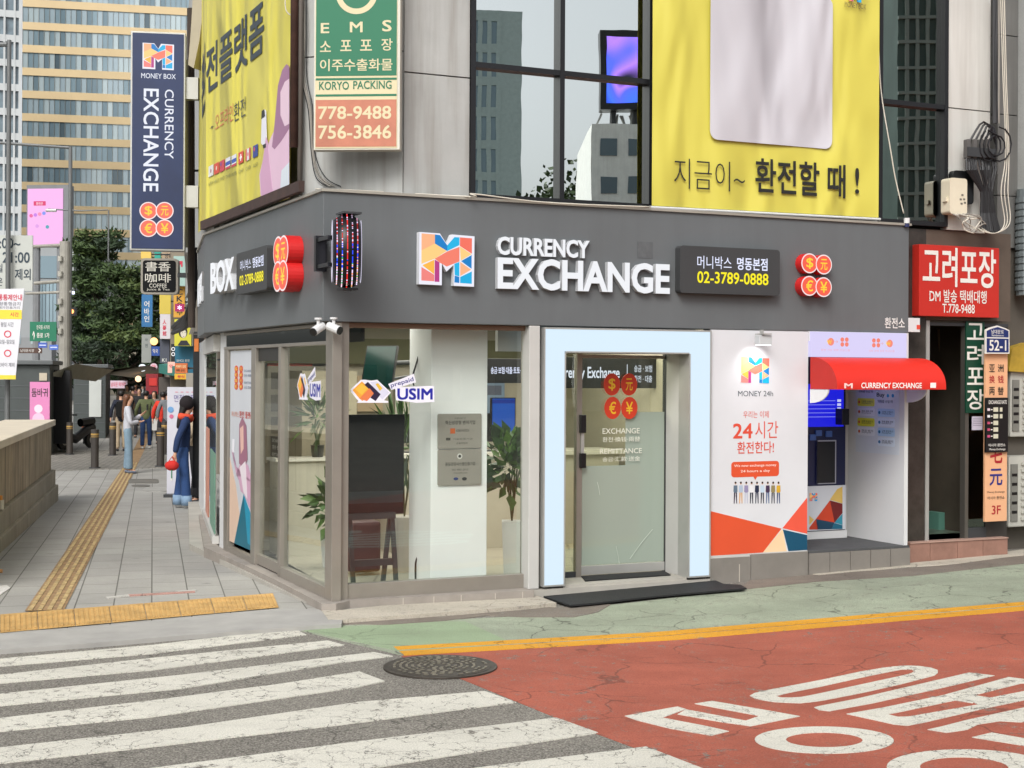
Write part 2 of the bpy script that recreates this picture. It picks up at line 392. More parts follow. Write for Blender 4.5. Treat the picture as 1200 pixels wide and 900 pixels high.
# painted road lettering, traced on the ground
def q1(l): return [(720+x/5, 770+y/5) for x, y in l]
def q2(l): return [(960+x/5, 770+y/5) for x, y in l]
LET = [q1([(60, 350), (370, 295), (420, 310), (280, 360), (550, 412), (672, 440), (570, 465), (330, 425), (130, 375)]),
 q1([(420, 312), (770, 378), (850, 350), (600, 303), (470, 278), (570, 262), (620, 270), (940, 325), (1088, 352), (800, 410), (620, 385), (370, 340)]),
 q2([(-30, 300), (0, 292), (880, 95), (1028, 113), (700, 190), (60, 322), (0, 315)]),
 q2([(160, 338), (740, 225), (905, 265), (900, 275), (800, 258), (400, 340), (460, 355), (520, 354), (920, 285), (1200, 225), (1400, 180), (1400, 215), (1200, 258), (960, 308), (520, 407), (440, 400)]),
 q2([(740, 224), (1110, 122), (1250, 140), (1250, 155), (1180, 160), (910, 228), (1000, 243), (1250, 195), (1250, 215), (930, 283), (905, 270), (830, 250)]),
 q2([(635, 430), (860, 375), (1180, 305), (1400, 255), (1400, 350), (1180, 387), (1060, 380), (930, 400), (870, 430), (745, 448)]),
 q2([(895, 475), (1010, 448), (1250, 490), (1250, 530), (1180, 522)])]
for l in LET: sheet('road_lettering', G(l), .006, M_WHITE)
def ring_sheet(outer, inner):
    bm = bmesh.new(); n = len(outer); vo = [bm.verts.new(gp(x, y, .006)) for x, y in outer]; vi = [bm.verts.new(gp(x, y, .006)) for x, y in inner]
    for i in range(n): bm.faces.new((vo[i], vo[(i+1) % n], vi[(i+1) % n], vi[i]))
    for f in bm.faces:
        f.normal_update()
        if f.normal.z < 0: f.normal_flip()
    skirt(bm, .006)
    me = bpy.data.meshes.new('road_lettering'); bm.to_mesh(me); bm.free(); me.materials.append(M_WHITE)
    o = bpy.data.objects.new('road_lettering', me); COL.objects.link(o); o['kind'] = 'structure'
def ell(cx, cy, rx, ry, tilt=0, n=40, sup=1):
    out = []
    for k in range(n):
        t = 2*math.pi*k/n; c, s = math.cos(t), math.sin(t); x = rx*math.copysign(abs(c)**sup, c); y = ry*math.copysign(abs(s)**sup, s)
        out.append((cx+x, cy+y+tilt*x))
    return out
ring_sheet(ell(966, 867, 81.5, 15.8, .01), ell(966, 866.8, 45, 8.6, .01))
ring_sheet(ell(1137, 900, 98, 22, .02), ell(1130, 899, 52, 12, .02))
def resamp(p, n=40):
    p = p+[p[0]]; d = [0]
    for i in range(len(p)-1): d.append(d[-1]+math.hypot(p[i+1][0]-p[i][0], 5*(p[i+1][1]-p[i][1])))
    out = []; j = 0
    for k in range(n):
        t = d[-1]*k/n
        while d[j+1] < t: j += 1
        u = (t-d[j])/(d[j+1]-d[j]); out.append((p[j][0]+(p[j+1][0]-p[j][0])*u, p[j][1]+(p[j+1][1]-p[j][1])*u))
    return out
ring_sheet(resamp([(878.6, 815), (886, 811), (910, 806.5), (960, 797), (1010, 786.5), (1040, 781.5), (1058, 779.8), (1072, 779.6), (1090, 782), (1099, 785), (1100, 787.5), (1095, 791.5), (1060, 800.5), (1014, 811), (960, 821.5), (936, 824), (906, 822.3), (886, 819)]),
 resamp([(909, 815.6), (925, 811.5), (960, 804.8), (1020, 791.5), (1056, 784.4), (1066, 783.8), (1072, 785), (1071, 787.5), (1064, 790), (1020, 799.5), (960, 812.5), (940, 816.5), (922, 817.6), (912, 817)]))
# tactile paving: plates with raised bars
M_TY = pm('tactile_yellow', 'bd975a', .8, var=.22, scale=6, bump=.3); M_TB = pm('tactile_worn', '927654', .85, var=.35, scale=9, bump=.4)
M_TBH = pm('tactile_worn_bar', 'ab9468', .85, var=.4, scale=14)
def lerp2(a, b, t): return a+(b-a)*t
tl = [gp(0, 720.5, .034), gp(320, 695.6, .034)]; bl = [gp(0, 742.3, .034), gp(327, 712.3, .034)]
d0 = tl[1]-tl[0]; d1 = bl[1]-bl[0]; mb = MB(); mj = MB()
nb = 8
for i in range(-4, nb):
    a0, a1 = i/nb, (i+1)/nb; g = .002
    p = [lerp2(bl[0], bl[1], a0+g/2), lerp2(bl[0], bl[1], a1-g/2), lerp2(tl[0], tl[1], a1-g/2), lerp2(tl[0], tl[1], a0+g/2)]
    mb.poly([q+Z*.004 for q in p], M_TY)
    for k in range(7):
        u0 = a0+(a1-a0)*(k+.2)/7; u1 = a0+(a1-a0)*(k+.72)/7
        b0, b1, t0, t1 = lerp2(bl[0], bl[1], u0), lerp2(bl[0], bl[1], u1), lerp2(tl[0], tl[1], u0), lerp2(tl[0], tl[1], u1)
        e = .06; w = [lerp2(b0, t0, e), lerp2(b1, t1, e), lerp2(b1, t1, 1-e), lerp2(b0, t0, 1-e)]
        mb.add([q+Z*.0045 for q in w]+[q+Z*.010 for q in w], [(4, 5, 6, 7), (0, 1, 5, 4), (1, 2, 6, 5), (2, 3, 7, 6), (3, 0, 4, 7)], M_TY)
mb.build('tactile_paving', kind='structure')
mb = MB(); a0 = gp(52, 716, .034); e0 = gp(147, 556, .034); dd = (e0-a0); L0 = dd.length; dd.normalize(); nn = dd.cross(Z)
def gzz(p, o): return Vector((p.x, p.y, gz(p)+o))
for i in range(int(L0*2.2/.3)):
    c = a0+dd*(i*.3+.15)
    far_ = c.y > 34
    f = lambda u, w, h: gzz(c+nn*u+dd*w, .034+h)
    mb.poly([f(-.148, -.146, .004), f(.148, -.146, .004), f(.148, .146, .004), f(-.148, .146, .004)], M_TB)
    if not far_:
        for k in range(4):
            u = -.11+k*.073
            w = [(u-.017, -.13), (u+.017, -.13), (u+.017, .13), (u-.017, .13)]
            mb.add([f(x, y, .0045) for x, y in w]+[f(x, y, .010) for x, y in w], [(4, 5, 6, 7), (0, 1, 5, 4), (1, 2, 6, 5), (2, 3, 7, 6), (3, 0, 4, 7)], M_TBH)
mb.build('tactile_paving', kind='structure')
sheet('paver_band', G([(20, 533), (110, 529), (250, 527), (250, 548), (110, 552), (20, 556)]), .036, M_HERR)
for cx, cy, w, h in ((168, 566, 18, 2.6), (165, 571.5, 11, 1.4), (183, 576, 16, 3)):
    sheet('sidewalk_cover', G(ell(cx, cy, w, h, 0, 20, .35 if h > 2 and cx < 170 else 1)), .039, pm('cover'+str(cx), '66635c' if cx < 180 else '9c9a94', .6, var=.2))
for pts, c in (([(124, 705), (150, 702), (152, 703.2), (126, 706.2)], 'b9b6b0'), ([(150, 702), (228, 697.5), (228.5, 698.8), (152, 703.4)], 'b08a80'), ([(205, 698), (230, 696), (230, 697.2), (206, 699.2)], 'b9b6b0'), ([(-30, 672), (3, 672), (3, 675), (-30, 677)], 'd39a5a'), ([(-30, 694), (8, 691), (12, 694), (-8, 708), (-30, 709)], 'd9d7d2')):
    sheet('sidewalk_sticker', G(pts), .040, ground_mat('sticker'+c+str(pts[0][0]), c, wear=.2))
sheet('sidewalk_seam', G([(0, 0+588), (60, 581.5), (60, 582.8), (0, 590)]), .041, P('8a7f6a')) if False else None
# manhole
c = gp(516, 782.5); th = thing('manhole_cover', 'round cast iron manhole cover set flush beside the crosswalk', 'manhole cover', c)
pl = Plane(c, (1, 0, 0), (0, 1, 0)); M_IRON = pm('cast_iron', '4c4640', .55, metal=.6, var=.3, scale=12, bump=.3); M_IR2 = pm('iron_worn', '8d8779', .45, metal=.7, var=.3, scale=30)
mb = MB(); mb.disc(pl, 0, 0, .37, .002, .013, M_IRON, 48); mb.build('rim', th)
mb = MB(); mb.disc(pl, 0, 0, .335, .012, .015, M_IRON, 48)
for k in range(1, 8):
    r0 = .04*k+.012
    for j in range(int(6+4*k)):
        if rng.random() < .8:
            a = 2*math.pi*j/int(6+4*k)+k; da = .55*2*math.pi/int(6+4*k)
            pts = [(r0*math.cos(a), r0*math.sin(a)), ((r0+.016)*math.cos(a), (r0+.016)*math.sin(a)), ((r0+.016)*math.cos(a+da), (r0+.016)*math.sin(a+da)), (r0*math.cos(a+da), r0*math.sin(a+da))]
            mb.slab(pl, pts, .0155, .020, M_IR2)
mb.build('lid', th)
def PL(s=0, d=0): return Plane(O+U*s+V*d, U)
def SL(s): return Plane(O+U*s, -V)       # plane facing the left street, a = -d
M_FASC = pm('fascia_grey', '606466', .5, var=.07, scale=1.2, bump=.08, streak=.12, dirt='4a4a48')
M_LIP = pm('lip_metal', 'b9b3a6', .4, metal=.6, var=.1)
M_FRAME = pm('bronze_frame', '9d978e', .35, metal=.5, var=.08, scale=3)
M_FRD = pm('dark_frame', '16171a', .4, var=.1)
M_WHITE_P = pm('white_panel', 'cfd0d0', .5, var=.03)
M_CREAM = pm('cream_panel', 'bbbab6', .5, var=.04)
M_STEEL = pm('steel', 'b4b4b0', .42, metal=.5, var=.08)
M_BLACK = pm('black_plastic', '101113', .35, var=.05)
M_DG = pm('dark_grey_metal', '37393b', .5, var=.1)
M_STONE = pm('plinth_stone', '928b83', .7, var=.14, scale=5, bump=.3)
M_STONE2 = pm('step_stone', 'a7a39a', .75, var=.12, scale=3, bump=.3)
M_GRNT = pm('dark_granite', '3a3531', .25, var=.3, scale=7)
M_UP = pm('aged_panel', 'aaaba8', .75, var=.12, scale=1.4, bump=.15, streak=.45, dirt='6c6152')
M_UP2 = pm('aged_panel_light', 'c9c8c2', .6, var=.06, scale=1.2, streak=.3, dirt='8a8378')
M_WARM = pm('room_wall', 'aea795', .8, var=.05)
M_WALLW = pm('room_white', 'f2f3f2', .6, var=.03)
M_ROOMF = tile_mat('room_floor', 'a9a493', .6, .6, 0, joint='7c786c', var=.04, rough=.3)
GL_SHOP = glass('shop_glass', (.94, .96, .945), .05)
GL_DOOR = glass('door_glass', (.84, .87, .80), .045)
GL_UP = glass('office_glass', (.22, .26, .24), .86)
GL_UP2 = glass('office_glass_dark', (.10, .13, .13), .34)
GL_DARK = glass('transom_glass', (.12, .14, .16), .06)
GL_FROST = glass('frosted_film', (.7, .78, .72), .03, opac=.8, ocol=(.36, .42, .36))
B = thing('corner_building', 'grey panelled corner building with dark fascia over a glass storefront', 'building', O, rotz=ANG)
ZF0, ZF1 = 2.29, 3.32
# fascia with bend
bd = Vector((WD.dot(U), WD.dot(V)))
D1 = 4.17; e = (bd.x*2.35, D1+bd.y*2.35)
mb = MB(); mb.slab(HP, [(0, 0), (5.845, 0), (5.845, .3), (.3, .3), (.3, D1), (e[0]+.3, e[1]), (e[0], e[1]), (0, D1)], ZF0, ZF1, M_FASC)
mb.build('fascia', B, bevel=.006)
mb = MB(); mb.slab(HP, [(-.02, -.02), (5.86, -.02), (5.86, .06), (.06, .06), (.06, D1), (-.02, D1)], ZF1, ZF1+.022, M_LIP)
mb.slab(HP, [(-.02, D1), (.06, D1), (e[0]+.06, e[1]), (e[0]-.02, e[1])], ZF1, ZF1+.022, M_LIP); mb.build('fascia_trim', B)
# faint repaired patches on the fascia
f0 = PL(); mb = MB(); a0, b0, a1, b1 = f0.R(747, 283, 765, 303); mb.on(f0, a0, b0, a1, b1, .0, .003, pm('fascia_patch', '585b5d', .6, var=.15, scale=20)); mb.build('fascia_patch', B)
# upper wall
up = PL(0, .15)
def ax(x, y=100, p=up): return p.px(x, y)[0]
HT = 8.8
sC = -.0
mb = MB(); g = .006
def panel(x0, x1, z0, z1, mat, pl=up, n=0):
    mb.on(pl, x0+g, z0+g, x1-g, z1-g, -.1+n, n, mat)
zj = up.px(473, 84)[1]; zj2 = up.px(1130, 128)[1]
xs = [ax(473), ax(551)]
chA = at(350, 200, 12.22); chA.z = 0; chB = up.pt(ax(473), 0, 0); CH = Plane(chA, chB-chA); chL = (chB-chA).length; zj3 = CH.px(362, 67)[1]
for z0, z1 in ((ZF1, zj3), (zj3, zj3+1.9), (zj3+1.9, HT)): panel(0, chL, z0, z1, M_UP, CH)
for i in range(1):
    for z0, z1 in ((ZF1, zj), (zj, zj+1.9), (zj+1.9, HT)): panel(xs[i], xs[i+1], z0, z1, M_UP)
panel(ax(1110), ax(1161), ZF1+.0, zj2, M_UP2); panel(ax(1110), ax(1161), zj2, zj2+2.2, M_UP2); panel(ax(1110), ax(1161), zj2+2.2, HT, M_UP2)
mb.on(up, ax(473), ZF1, ax(1165), HT, -.22, -.11, pm('wall_backing', '2e2b28', .9))
panel(ax(763), ax(1031), ZF1, HT, M_UP)
mb.build('wall', B)
mb = MB(); q = SL(.15)   # left upper wall
for i in range(4):
    for z0, z1 in ((ZF1, zj), (zj, HT)): mb.on(q, -D1+i*(D1-.9)/4+g, z0+g, -D1+(i+1)*(D1-.9)/4-g, z1-g, -.1, 0, M_UP)
mb.on(q, -D1, ZF1, -.95, HT, -.25, -.11, M_UP); mb.build('wall', B)
mb = MB(); mb.slab(HP, [(.1, D1), (.4, D1), (bd.x*14+.4, D1+bd.y*14), (bd.x*14+.1, D1+bd.y*14)], ZF1+.03, HT, M_UP); mb.build('wall', B)
mb = MB(); mb.slab(HP, [(.1, .9), (.8, .2), (ax(1165), .16), (ax(1165), 8), (2, 13), (.3, D1)], HT, HT+.2, M_UP); mb.build('roof', B)
# upper windows
def window(pxl, pxr, ymid, xmul, gl, name='window'):
    a0, a1 = ax(pxl), ax(pxr); zb = ZF1+.03; zm = up.px(pxl, ymid)[1]; fw = .045
    mb = MB()
    for x in (a0, a1-fw)+((ax(xmul)-fw/2,) if xmul else ()): mb.on(up, x, zb, x+fw, HT, -.09, .02, M_FRD)
    for z in (zb, zm-fw/2, zm+1.9): mb.on(up, a0+fw, z, a1-fw, z+fw, -.09, .015, M_FRD)
    w = mb.build(name, B)
    cols = [(a0+fw, ax(xmul)-fw/2), (ax(xmul)+fw/2, a1-fw)] if xmul else [(a0+fw, a1-fw)]
    for c0, c1 in cols:
        for z0, z1 in ((zb+fw, zm-fw/2), (zm+fw/2, zm+1.9)):
            m = MB(); m.on(up, c0, z0, c1, z1, -.05, -.044, gl); m.build('pane', w)
    return w
window(551, 765, 75, 658, GL_UP); window(1029, 1110, 118, None, GL_UP2)
mb = MB(); mb.on(PL(0, 1.2), ax(540), ZF1, ax(775), HT, -.02, 0, pm('office_dark', '4a504e', .8)); mb.on(PL(0, 1.2), ax(1020), ZF1, ax(1115), HT, -.02, 0, MATS['office_dark'])
mb.on(PL(0, 1.2), ax(545), zj+.1, ax(660), HT, 0, .01, pm('office_blind', '8d938f', .8)); mb.build('office_interior', B)
# plinth
ZP = .06
pts = [hz(x, y, ZP) for x, y in ((626, 692), (447, 701.5), (410, 704), (394, 707.5), (377, 707.5), (330, 683), (284, 661), (239, 641), (233, 603))]
mb = MB(); mb.slab(HP, [(1.93, .3)]+pts+[(1.0, pts[-1][1]), (.5, D1), (.3, .3)], -.3, ZP, M_STONE)
mb.on(PL(0, -.02), 1.75, -.2, 3.64, .055, -.6, 0, M_STONE2)
for x0, x1, yt in ((832, 880, 655), (880, 947, 650)):
    p = PL(0, -.02); a0, b1 = p.px(x0, yt); a1 = p.px(x1, yt)[0]; mb.on(p, a0+.003, -.1, a1-.003, b1, -.6, 0, pm('grey_tile', '7d7871', .55, var=.1, scale=4))
mb.build('plinth', B)
mb = MB()   # grout lines on the plinth
fr = Plane(HP.pt(*pts[1], 0), (HP.pt(*pts[0], 0)-HP.pt(*pts[1], 0)))
for x in (472, 508, 540, 580, 612): a = fr.px(x, 700)[0]; mb.on(fr, a, -.12, a+.006, ZP-.005, 0, .002, pm('grout', 'b9b1a5', .9))
p = PL(0, -.02); a = p.px(866, 670)[0]; mb.on(p, a, -.02, a+.008, .17, 0, .002, MATS['grout'])
mb.build('plinth_joint', B)
mb = MB(); st = [gp(x, y) for x, y in ((220.5, 601), (222, 647.6), (320, 694), (375, 719), (402, 719))]
ab = [((v-O).dot(U), (v-O).dot(V)) for v in st]; mb.slab(HP, ab+[(.6, .3), (.6, D1), (1.4, ab[0][1])], -.3, .012, M_STONE2); mb.build('step', B)
sheet('concrete_apron', G([(376, 719.5), (400, 720), (450, 714.5), (540, 709), (628, 702.5), (652, 711.5), (610, 716), (522.5, 722.5), (450, 728), (400, 731.5), (385, 731.5)]), .036, M_CONC)
# ---- front storefront
fg = PL(0, .12); fo = PL(0, .06)
b0 = .052
xa, xb = fg.px(406, 600)[0], fg.px(613, 600)[0]
mb = MB(); zr = fg.px(410, 684)[1]; zt = fg.px(410, 384)[1]
mb.on(fg, xa-.10, b0, xa, 2.29, -.06, .05, M_FRAME); mb.on(fg, xb, b0, xb+.05, 2.29, -.06, .04, M_FRAME)
mb.on(fg, xa, b0, xb, zr, -.05, .03, M_FRAME); mb.on(fg, xa, zt, xb, 2.289, -.05, .03, pm('brown_head', '7b6250', .5))
fx = MB(); mb.build('window_frame', B, bevel=.004)
w = MB(); w.on(fg, xa, zr, xb, zt, -.012, -.004, GL_SHOP); w.build('shop_window', B)
mb = MB(); a0 = PL(0, .0).px(619.5, 600)[0]; a1 = PL(0, 0).px(632, 600)[0]; mb.on(PL(), a0, .06, a1, 2.289, -.15, 0, M_CREAM); mb.build('pilaster', B, bevel=.006)
# ---- left storefront (a = -d)
lg = SL(.12)
def la(x, y=600): return lg.px(x, y)[0]
zl = 2.285; zb = ZP
zr1 = lg.px(385, 688)[1]
mb = MB(); tz = lg.px(385, 404)[1]
mb.on(lg, la(385), zb, -.02, zl, -.05, .03, M_FRAME)
mb.on(lg, la(331), zb, la(385), zr1, -.05, .03, M_FRAME); mb.on(lg, la(329), zb, la(332), tz, -.05, .03, M_FRAME)
mb.on(lg, la(297), zb, la(302), tz, -.05, .03, M_FRAME); mb.on(lg, la(264), zb, la(268.5), tz, -.05, .02, M_FRAME)
mb.on(lg, la(268.5), zb, la(297), lg.px(270, 641)[1], -.05, .02, M_FRAME)
mb.on(lg, la(264), tz, la(385), tz+.03, -.05, .025, M_FRAME); mb.on(lg, la(264), zl-.03, la(385), zl, -.05, .025, M_FRAME)
mb.build('window_frame', B, bevel=.003)
mb = MB(); mb.on(lg, la(332), zr1, la(385), tz, -.012, -.004, GL_SHOP); mb.build('shop_window', B)
mb = MB(); mb.on(lg, la(264), tz+.03, la(385), zl-.03, -.012, -.004, GL_DARK); mb.on(lg, la(264), tz+.03, la(385), zl-.03, -.30, -.28, pm('transom_back', '23262a', .7)); mb.build('transom_window', B)
dr = MB(); zd = lg.px(315, 655)[1]
dr.on(lg, la(302), zb+.01, la(329), zd, -.045, .005, M_FRAME); dr.on(lg, la(302), tz-.12, la(329), tz, -.045, .0, pm('door_head', '2c2b28', .5))
d = dr.build('sliding_door', B); mb = MB(); mb.on(lg, la(302), zd, la(329), tz-.12, -.025, -.018, GL_SHOP); mb.build('pane', d)
mb = MB(); mb.on(lg, la(263.5), zb-.02, la(257.2), 2.289, -.1, .0, M_WHITE_P); mb.build('pilaster', B, bevel=.004)
# section beyond the bend
bp = Plane(HP.pt(.12+0, D1, 0), -WD)
def ba(x): return bp.px(x, 550)[0]
mb = MB(); mb.on(bp, ba(233.2), .0, ba(239), 2.289, -.15, .0, M_WHITE_P); mb.build('pilaster', B, bevel=.004)
mb = MB(); mb.on(bp, ba(239)+.02, .05, -.05, .14, -.05, .02, M_CREAM); mb.on(bp, ba(239)+.02, 2.1, -.05, 2.28, -.05, .02, M_CREAM); mb.build('window_frame', B)
mb = MB(); mb.on(bp, ba(239)+.02, .14, -.05, 2.1, -.02, -.012, glass('pale_glass', (.5, .55, .52), .08, opac=.5, ocol=(.5, .5, .45)))
mb.build('shop_window', B)
mb = MB(); L_ = ba(239); mb.on(bp, L_*.85, .15, L_*.6, 1.2, -.01, -.004, pm('film_coral', 'c98b78', .5)); mb.on(bp, L_*.42, .15, L_*.05, 1.0, -.01, -.004, pm('film_green', '6f9a86', .5)); mb.build('window_film', B)
# ---- room
RS1, RD1, RC = 4.6, 4.4, 2.44
mb = MB(); mb.slab(HP, [(.1, .1), (RS1, .1), (RS1, RD1), (.5, RD1), (.14, D1)], ZP-.02, ZP, M_ROOMF); mb.build('floor', B)
mb = MB(); mb.slab(HP, [(.19, .31), (RS1, .31), (RS1, RD1), (.6, RD1), (.35, D1)], RC, RC+.05, M_WALLW)
mb.build('ceiling', B)
mb = MB(); mb.on(PL(0, RD1), .4, ZP, RS1, RC, -.05, 0, M_WARM); mb.on(SL(RS1-.1), -RD1, ZP, -.45, RC, 0, .1, M_WARM); mb.build('interior_wall', B)
s0 = PL(0, .38).px(505, 500)[0]; s1 = PL(0, .38).px(571, 500)[0]; dd = -SL(s0).px(482, 500)[0]
mb = MB(); mb.slab(HP, [(s0, .38), (s1, .38), (s1, max(dd, .9)), (s0, max(dd, .9))], ZP, RC, M_WALLW); mb.build('column', B, bevel=.005)
mb = MB(); mb.on(PL(0, .378), s0+.0, ZP, s1, ZP+.06, 0, .006, pm('skirting', 'a5a8a0', .5)); mb.build('skirting', B)
# downlights
for s, d in ((.9, 1.2), (1.0, 2.4), (2.2, 1.0), (2.9, 1.2), (2.3, 2.6), (3.6, 2.2)):
    m = MB(); m.disc(HP, s, d, .05, RC-.012, RC-.001, em('fff4dd', 9), 16); m.build('downlight', B)
lamp = bpy.data.lights.new('room_light', 'AREA'); lamp.energy = 75; lamp.shape = 'RECTANGLE'; lamp.size = 2.6; lamp.size_y = 2.2; lamp.color = (1, .955, .88)
for s, d in ((1.3, 2.0), (3.2, 1.9)):
    lo = bpy.data.objects.new('room_light', lamp); COL.objects.link(lo); lo.location = HP.pt(s, d, RC-.05); lo.rotation_euler = (0, 0, ANG); lo['kind'] = 'structure'
# ---- portal with lit frame
po = PL(0, -.03); zo = ZP+.015
xo0, xo1 = 1.939, 3.603; xi0, xi1 = 2.147, 3.374; zt_, zi = 2.277, 2.064
glow = em('d3e7f5', 1.02)
mb = MB()
mb.slab(PL(), [(xo0+.012, zo+.014), (xi0-.012, zo+.014), (xi0-.012, zi+.012), (xi1+.012, zi+.012), (xi1+.012, zo+.014), (xo1-.012, zo+.014), (xo1-.012, zt_-.014), (xo0+.012, zt_-.014)], -.02, .024, glow)
mb.build('light_panel', B)
mb = MB()
for r in ((xo0, zo, xo0+.012, zt_), (xo1-.012, zo, xo1, zt_), (xo0+.012, zt_-.014, xo1-.012, zt_), (xi0-.012, zo, xi0, zi), (xi1, zo, xi1+.012, zi), (xi0, zi, xi1, zi+.012), (xo0+.012, zo, xi0-.012, zo+.014), (xi1+.012, zo, xo1-.012, zo+.014)): mb.on(PL(), *r, -.15, .03, M_STEEL)
mb.build('portal_frame', B)
mb = MB(); mb.on(SL(xi1+.012), -.42, zo, -.152, zi, -.05, .0, M_CREAM); mb.on(SL(xi1+.012), -.15, zo, .02, zi, -.1, .006, M_CREAM)
mb.on(PL(0, .40), xi0-.06, zo, xi0, zi, -.02, .25, M_CREAM); mb.slab(HP, [(xi0, 0), (xi1, 0), (xi1, .42), (xi0, .42)], zi-.0, zi+.01, M_CREAM)
mb.on(PL(0, .4), 1.7, zi+.012, 3.7, RC, -.05, 0, M_CREAM)
mb.slab(HP, [(xi0, .0), (xi1, .0), (xi1, .45), (xi0, .45)], .0, zo, M_STONE2); mb.build('portal_reveal', B)
dp = PL(0, .40); m0 = dp.px(675, 600)[0]; m1 = dp.px(681, 600)[0]; m2 = dp.px(779, 600)[0]
mb = MB(); mb.on(dp, xi0-.1, zo, m0, zi, -.02, -.012, GL_DOOR); mb.on(dp, xi0-.1, zo, m0, zo+.05, -.03, 0, M_DG); mb.on(dp, m0, zo, m1, zi, -.05, .01, M_FRAME); mb.build('sidelight', B)
mb = MB(); mb.on(dp, m1+.004, zo+.02, m2, zi-.01, -.02, -.011, GL_DOOR); D = mb.build('glass_door', B)
mb = MB(); mb.on(dp, m1+.004, zo+.015, m2, zo+.095, -.035, .004, M_STEEL); mb.build('door_rail', D, bevel=.003); mb = MB(); mb.on(dp, m1+.004, zi-.04, m2, zi-.01, -.03, .0, M_FRAME); mb.build('door_rail', D, bevel=.003)
mb = MB(); mb.on(dp, m2, zo, m2+.03, zi, -.05, .01, M_DG); mb.build('door_frame', B)
mb = MB(); zfr = dp.px(740, 545)[1]
mb.on(dp, m1+.01, zo+.1, m2-.005, zfr, -.010, -.008, GL_FROST); a = dp.px(733, 600)[0]; mb.on(dp, a, zfr, m2-.005, dp.px(740, 483)[1], -.010, -.008, GL_FROST); mb.build('frosted_film', D)
mb = MB(); a0, c0, a1, c1 = dp.R(678, 486, 684, 507); mb.on(dp, a0, c0, a1, c1, .01, .05, M_BLACK); a0, c0, a1, c1 = dp.R(678, 531, 684, 548); mb.on(dp, a0, c0, a1, c1, .01, .05, M_BLACK); a0, c0, a1, c1 = dp.R(679.5, 507, 683, 531); mb.on(dp, a0, c0, a1, c1, .01, .03, M_STEEL); mb.build('door_lock', D, bevel=.003)
m = MB()
for a, c, x, y in ((dp.px(765, 620)[0], dp.px(765, 620)[1], dp.px(738, 655)[0], dp.px(738, 655)[1]), (dp.px(700, 565)[0], dp.px(700, 565)[1], dp.px(703, 580)[0], dp.px(703, 580)[1]), (dp.px(722, 640)[0], dp.px(722, 640)[1], dp.px(726, 662)[0], dp.px(726, 662)[1])):
    m.tube([dp.pt(a, c, .0), dp.pt((a+x)/2, (c+y)/2+.01, .0), dp.pt(x, y, .0)], .0018, pm('scratch', 'c8cfc4', .6), 4)
m.build('scratch', D)
# ---- poster wall and ATM recess
pw = PL(0, .0)
pa0, pa1 = pw.px(832, 600)[0], pw.px(946.5, 600)[0]; pzb = pw.px(840, 651)[1]
mb = MB(); mb.on(pw, pa0, pzb, pa1, 2.289, -.12, -.012, M_WHITE_P); mb.on(pw, pa0, pzb-.035, pa1, pzb, -.12, .0, M_CREAM); mb.build('panel_wall', B)
ra1 = 5.80; zfl = PL(0, -.02).px(1050, 640)[1]
mb = MB(); mb.on(SL(pa1), -.85, zfl, -.0, 2.289, -.05, 0, M_WHITE_P) if False else None
mb.slab(HP, [(pa1-.12, .014), (pa1-.001, .014), (pa1-.001, .9), (pa1-.12, .9)], zfl, 2.289, M_WHITE_P)
mb.slab(HP, [(ra1, .0), (ra1+.045, .0), (ra1+.045, .9), (ra1, .9)], zfl-.03, 2.289, M_WHITE_P)
mb.on(PL(0, .86), pa1, zfl, ra1, 2.289, -.05, 0, M_CREAM); mb.slab(HP, [(pa1, .0), (ra1, .0), (ra1, .86), (pa1, .86)], 2.2, 2.289, M_WHITE_P); mb.build('recess_wall', B)
mb = MB(); mb.slab(HP, [(pa1, -.02), (ra1+.05, -.02), (ra1+.05, .9), (pa1, .9)], zfl-.02, zfl, pm('recess_floor', '4a4b4c', .8, var=.15, scale=8, bump=.3))
p = PL(0, -.025)
for i in range(5):
    w_ = (ra1+.06-pa1)/5; mb.on(p, pa1+i*w_+.004, -.1, pa1+(i+1)*w_-.004, zfl-.022, -.3, 0, MATS['grey_tile'])
mb.on(PL(0, .0), pa1, -.1, ra1+.06, zfl-.03, -.3, 0, M_STONE2); mb.build('recess_floor', B)
# ---------- graphic helpers
def rrect(x0, y0, x1, y1, r, k=5):
    out = []
    for cx, cy, a in ((x1-r, y1-r, 0), (x0+r, y1-r, 90), (x0+r, y0+r, 180), (x1-r, y0+r, 270)):
        for i in range(k+1): t = R(a+90*i/k); out.append((cx+r*math.cos(t), cy+r*math.sin(t)))
    return out
MP = [([(135,155),(290,160),(290,265),(135,350)],'fbb587'), ([(135,350),(290,265),(430,345),(290,440),(135,505)],'fbd083'), ([(145,520),(285,450),(285,620)],'fbb94a'),
 ([(135,540),(285,625),(285,700),(135,695)],'f0857f'), ([(290,450),(345,480),(345,705),(290,705)],'b83a86'), ([(290,160),(350,165),(435,280),(435,345),(290,265)],'0f7fc8'),
 ([(435,280),(520,180),(580,180),(580,270),(435,345)],'19b4e6'), ([(290,440),(435,350),(580,290),(580,460),(522,485),(430,525),(345,480)],'f4806a'),
 ([(585,180),(728,185),(728,365),(585,280)],'f4735f'), ([(585,285),(725,370),(595,450)],'fbd083'), ([(600,455),(725,380),(725,540)],'0f7fc8'), ([(590,465),(720,550),(590,630)],'fbb587'),
 ([(590,640),(728,570),(728,715),(590,710)],'12ade2'), ([(520,490),(580,465),(580,635),(525,620)],'19b4e6'), ([(525,625),(580,640),(580,710),(522,705)],'0f7fc8')]
MO = [(110,140),(350,145),(435,272),(490,150),(760,160),(757,748),(515,744),(515,500),(430,583),(375,490),(375,742),(110,738)]
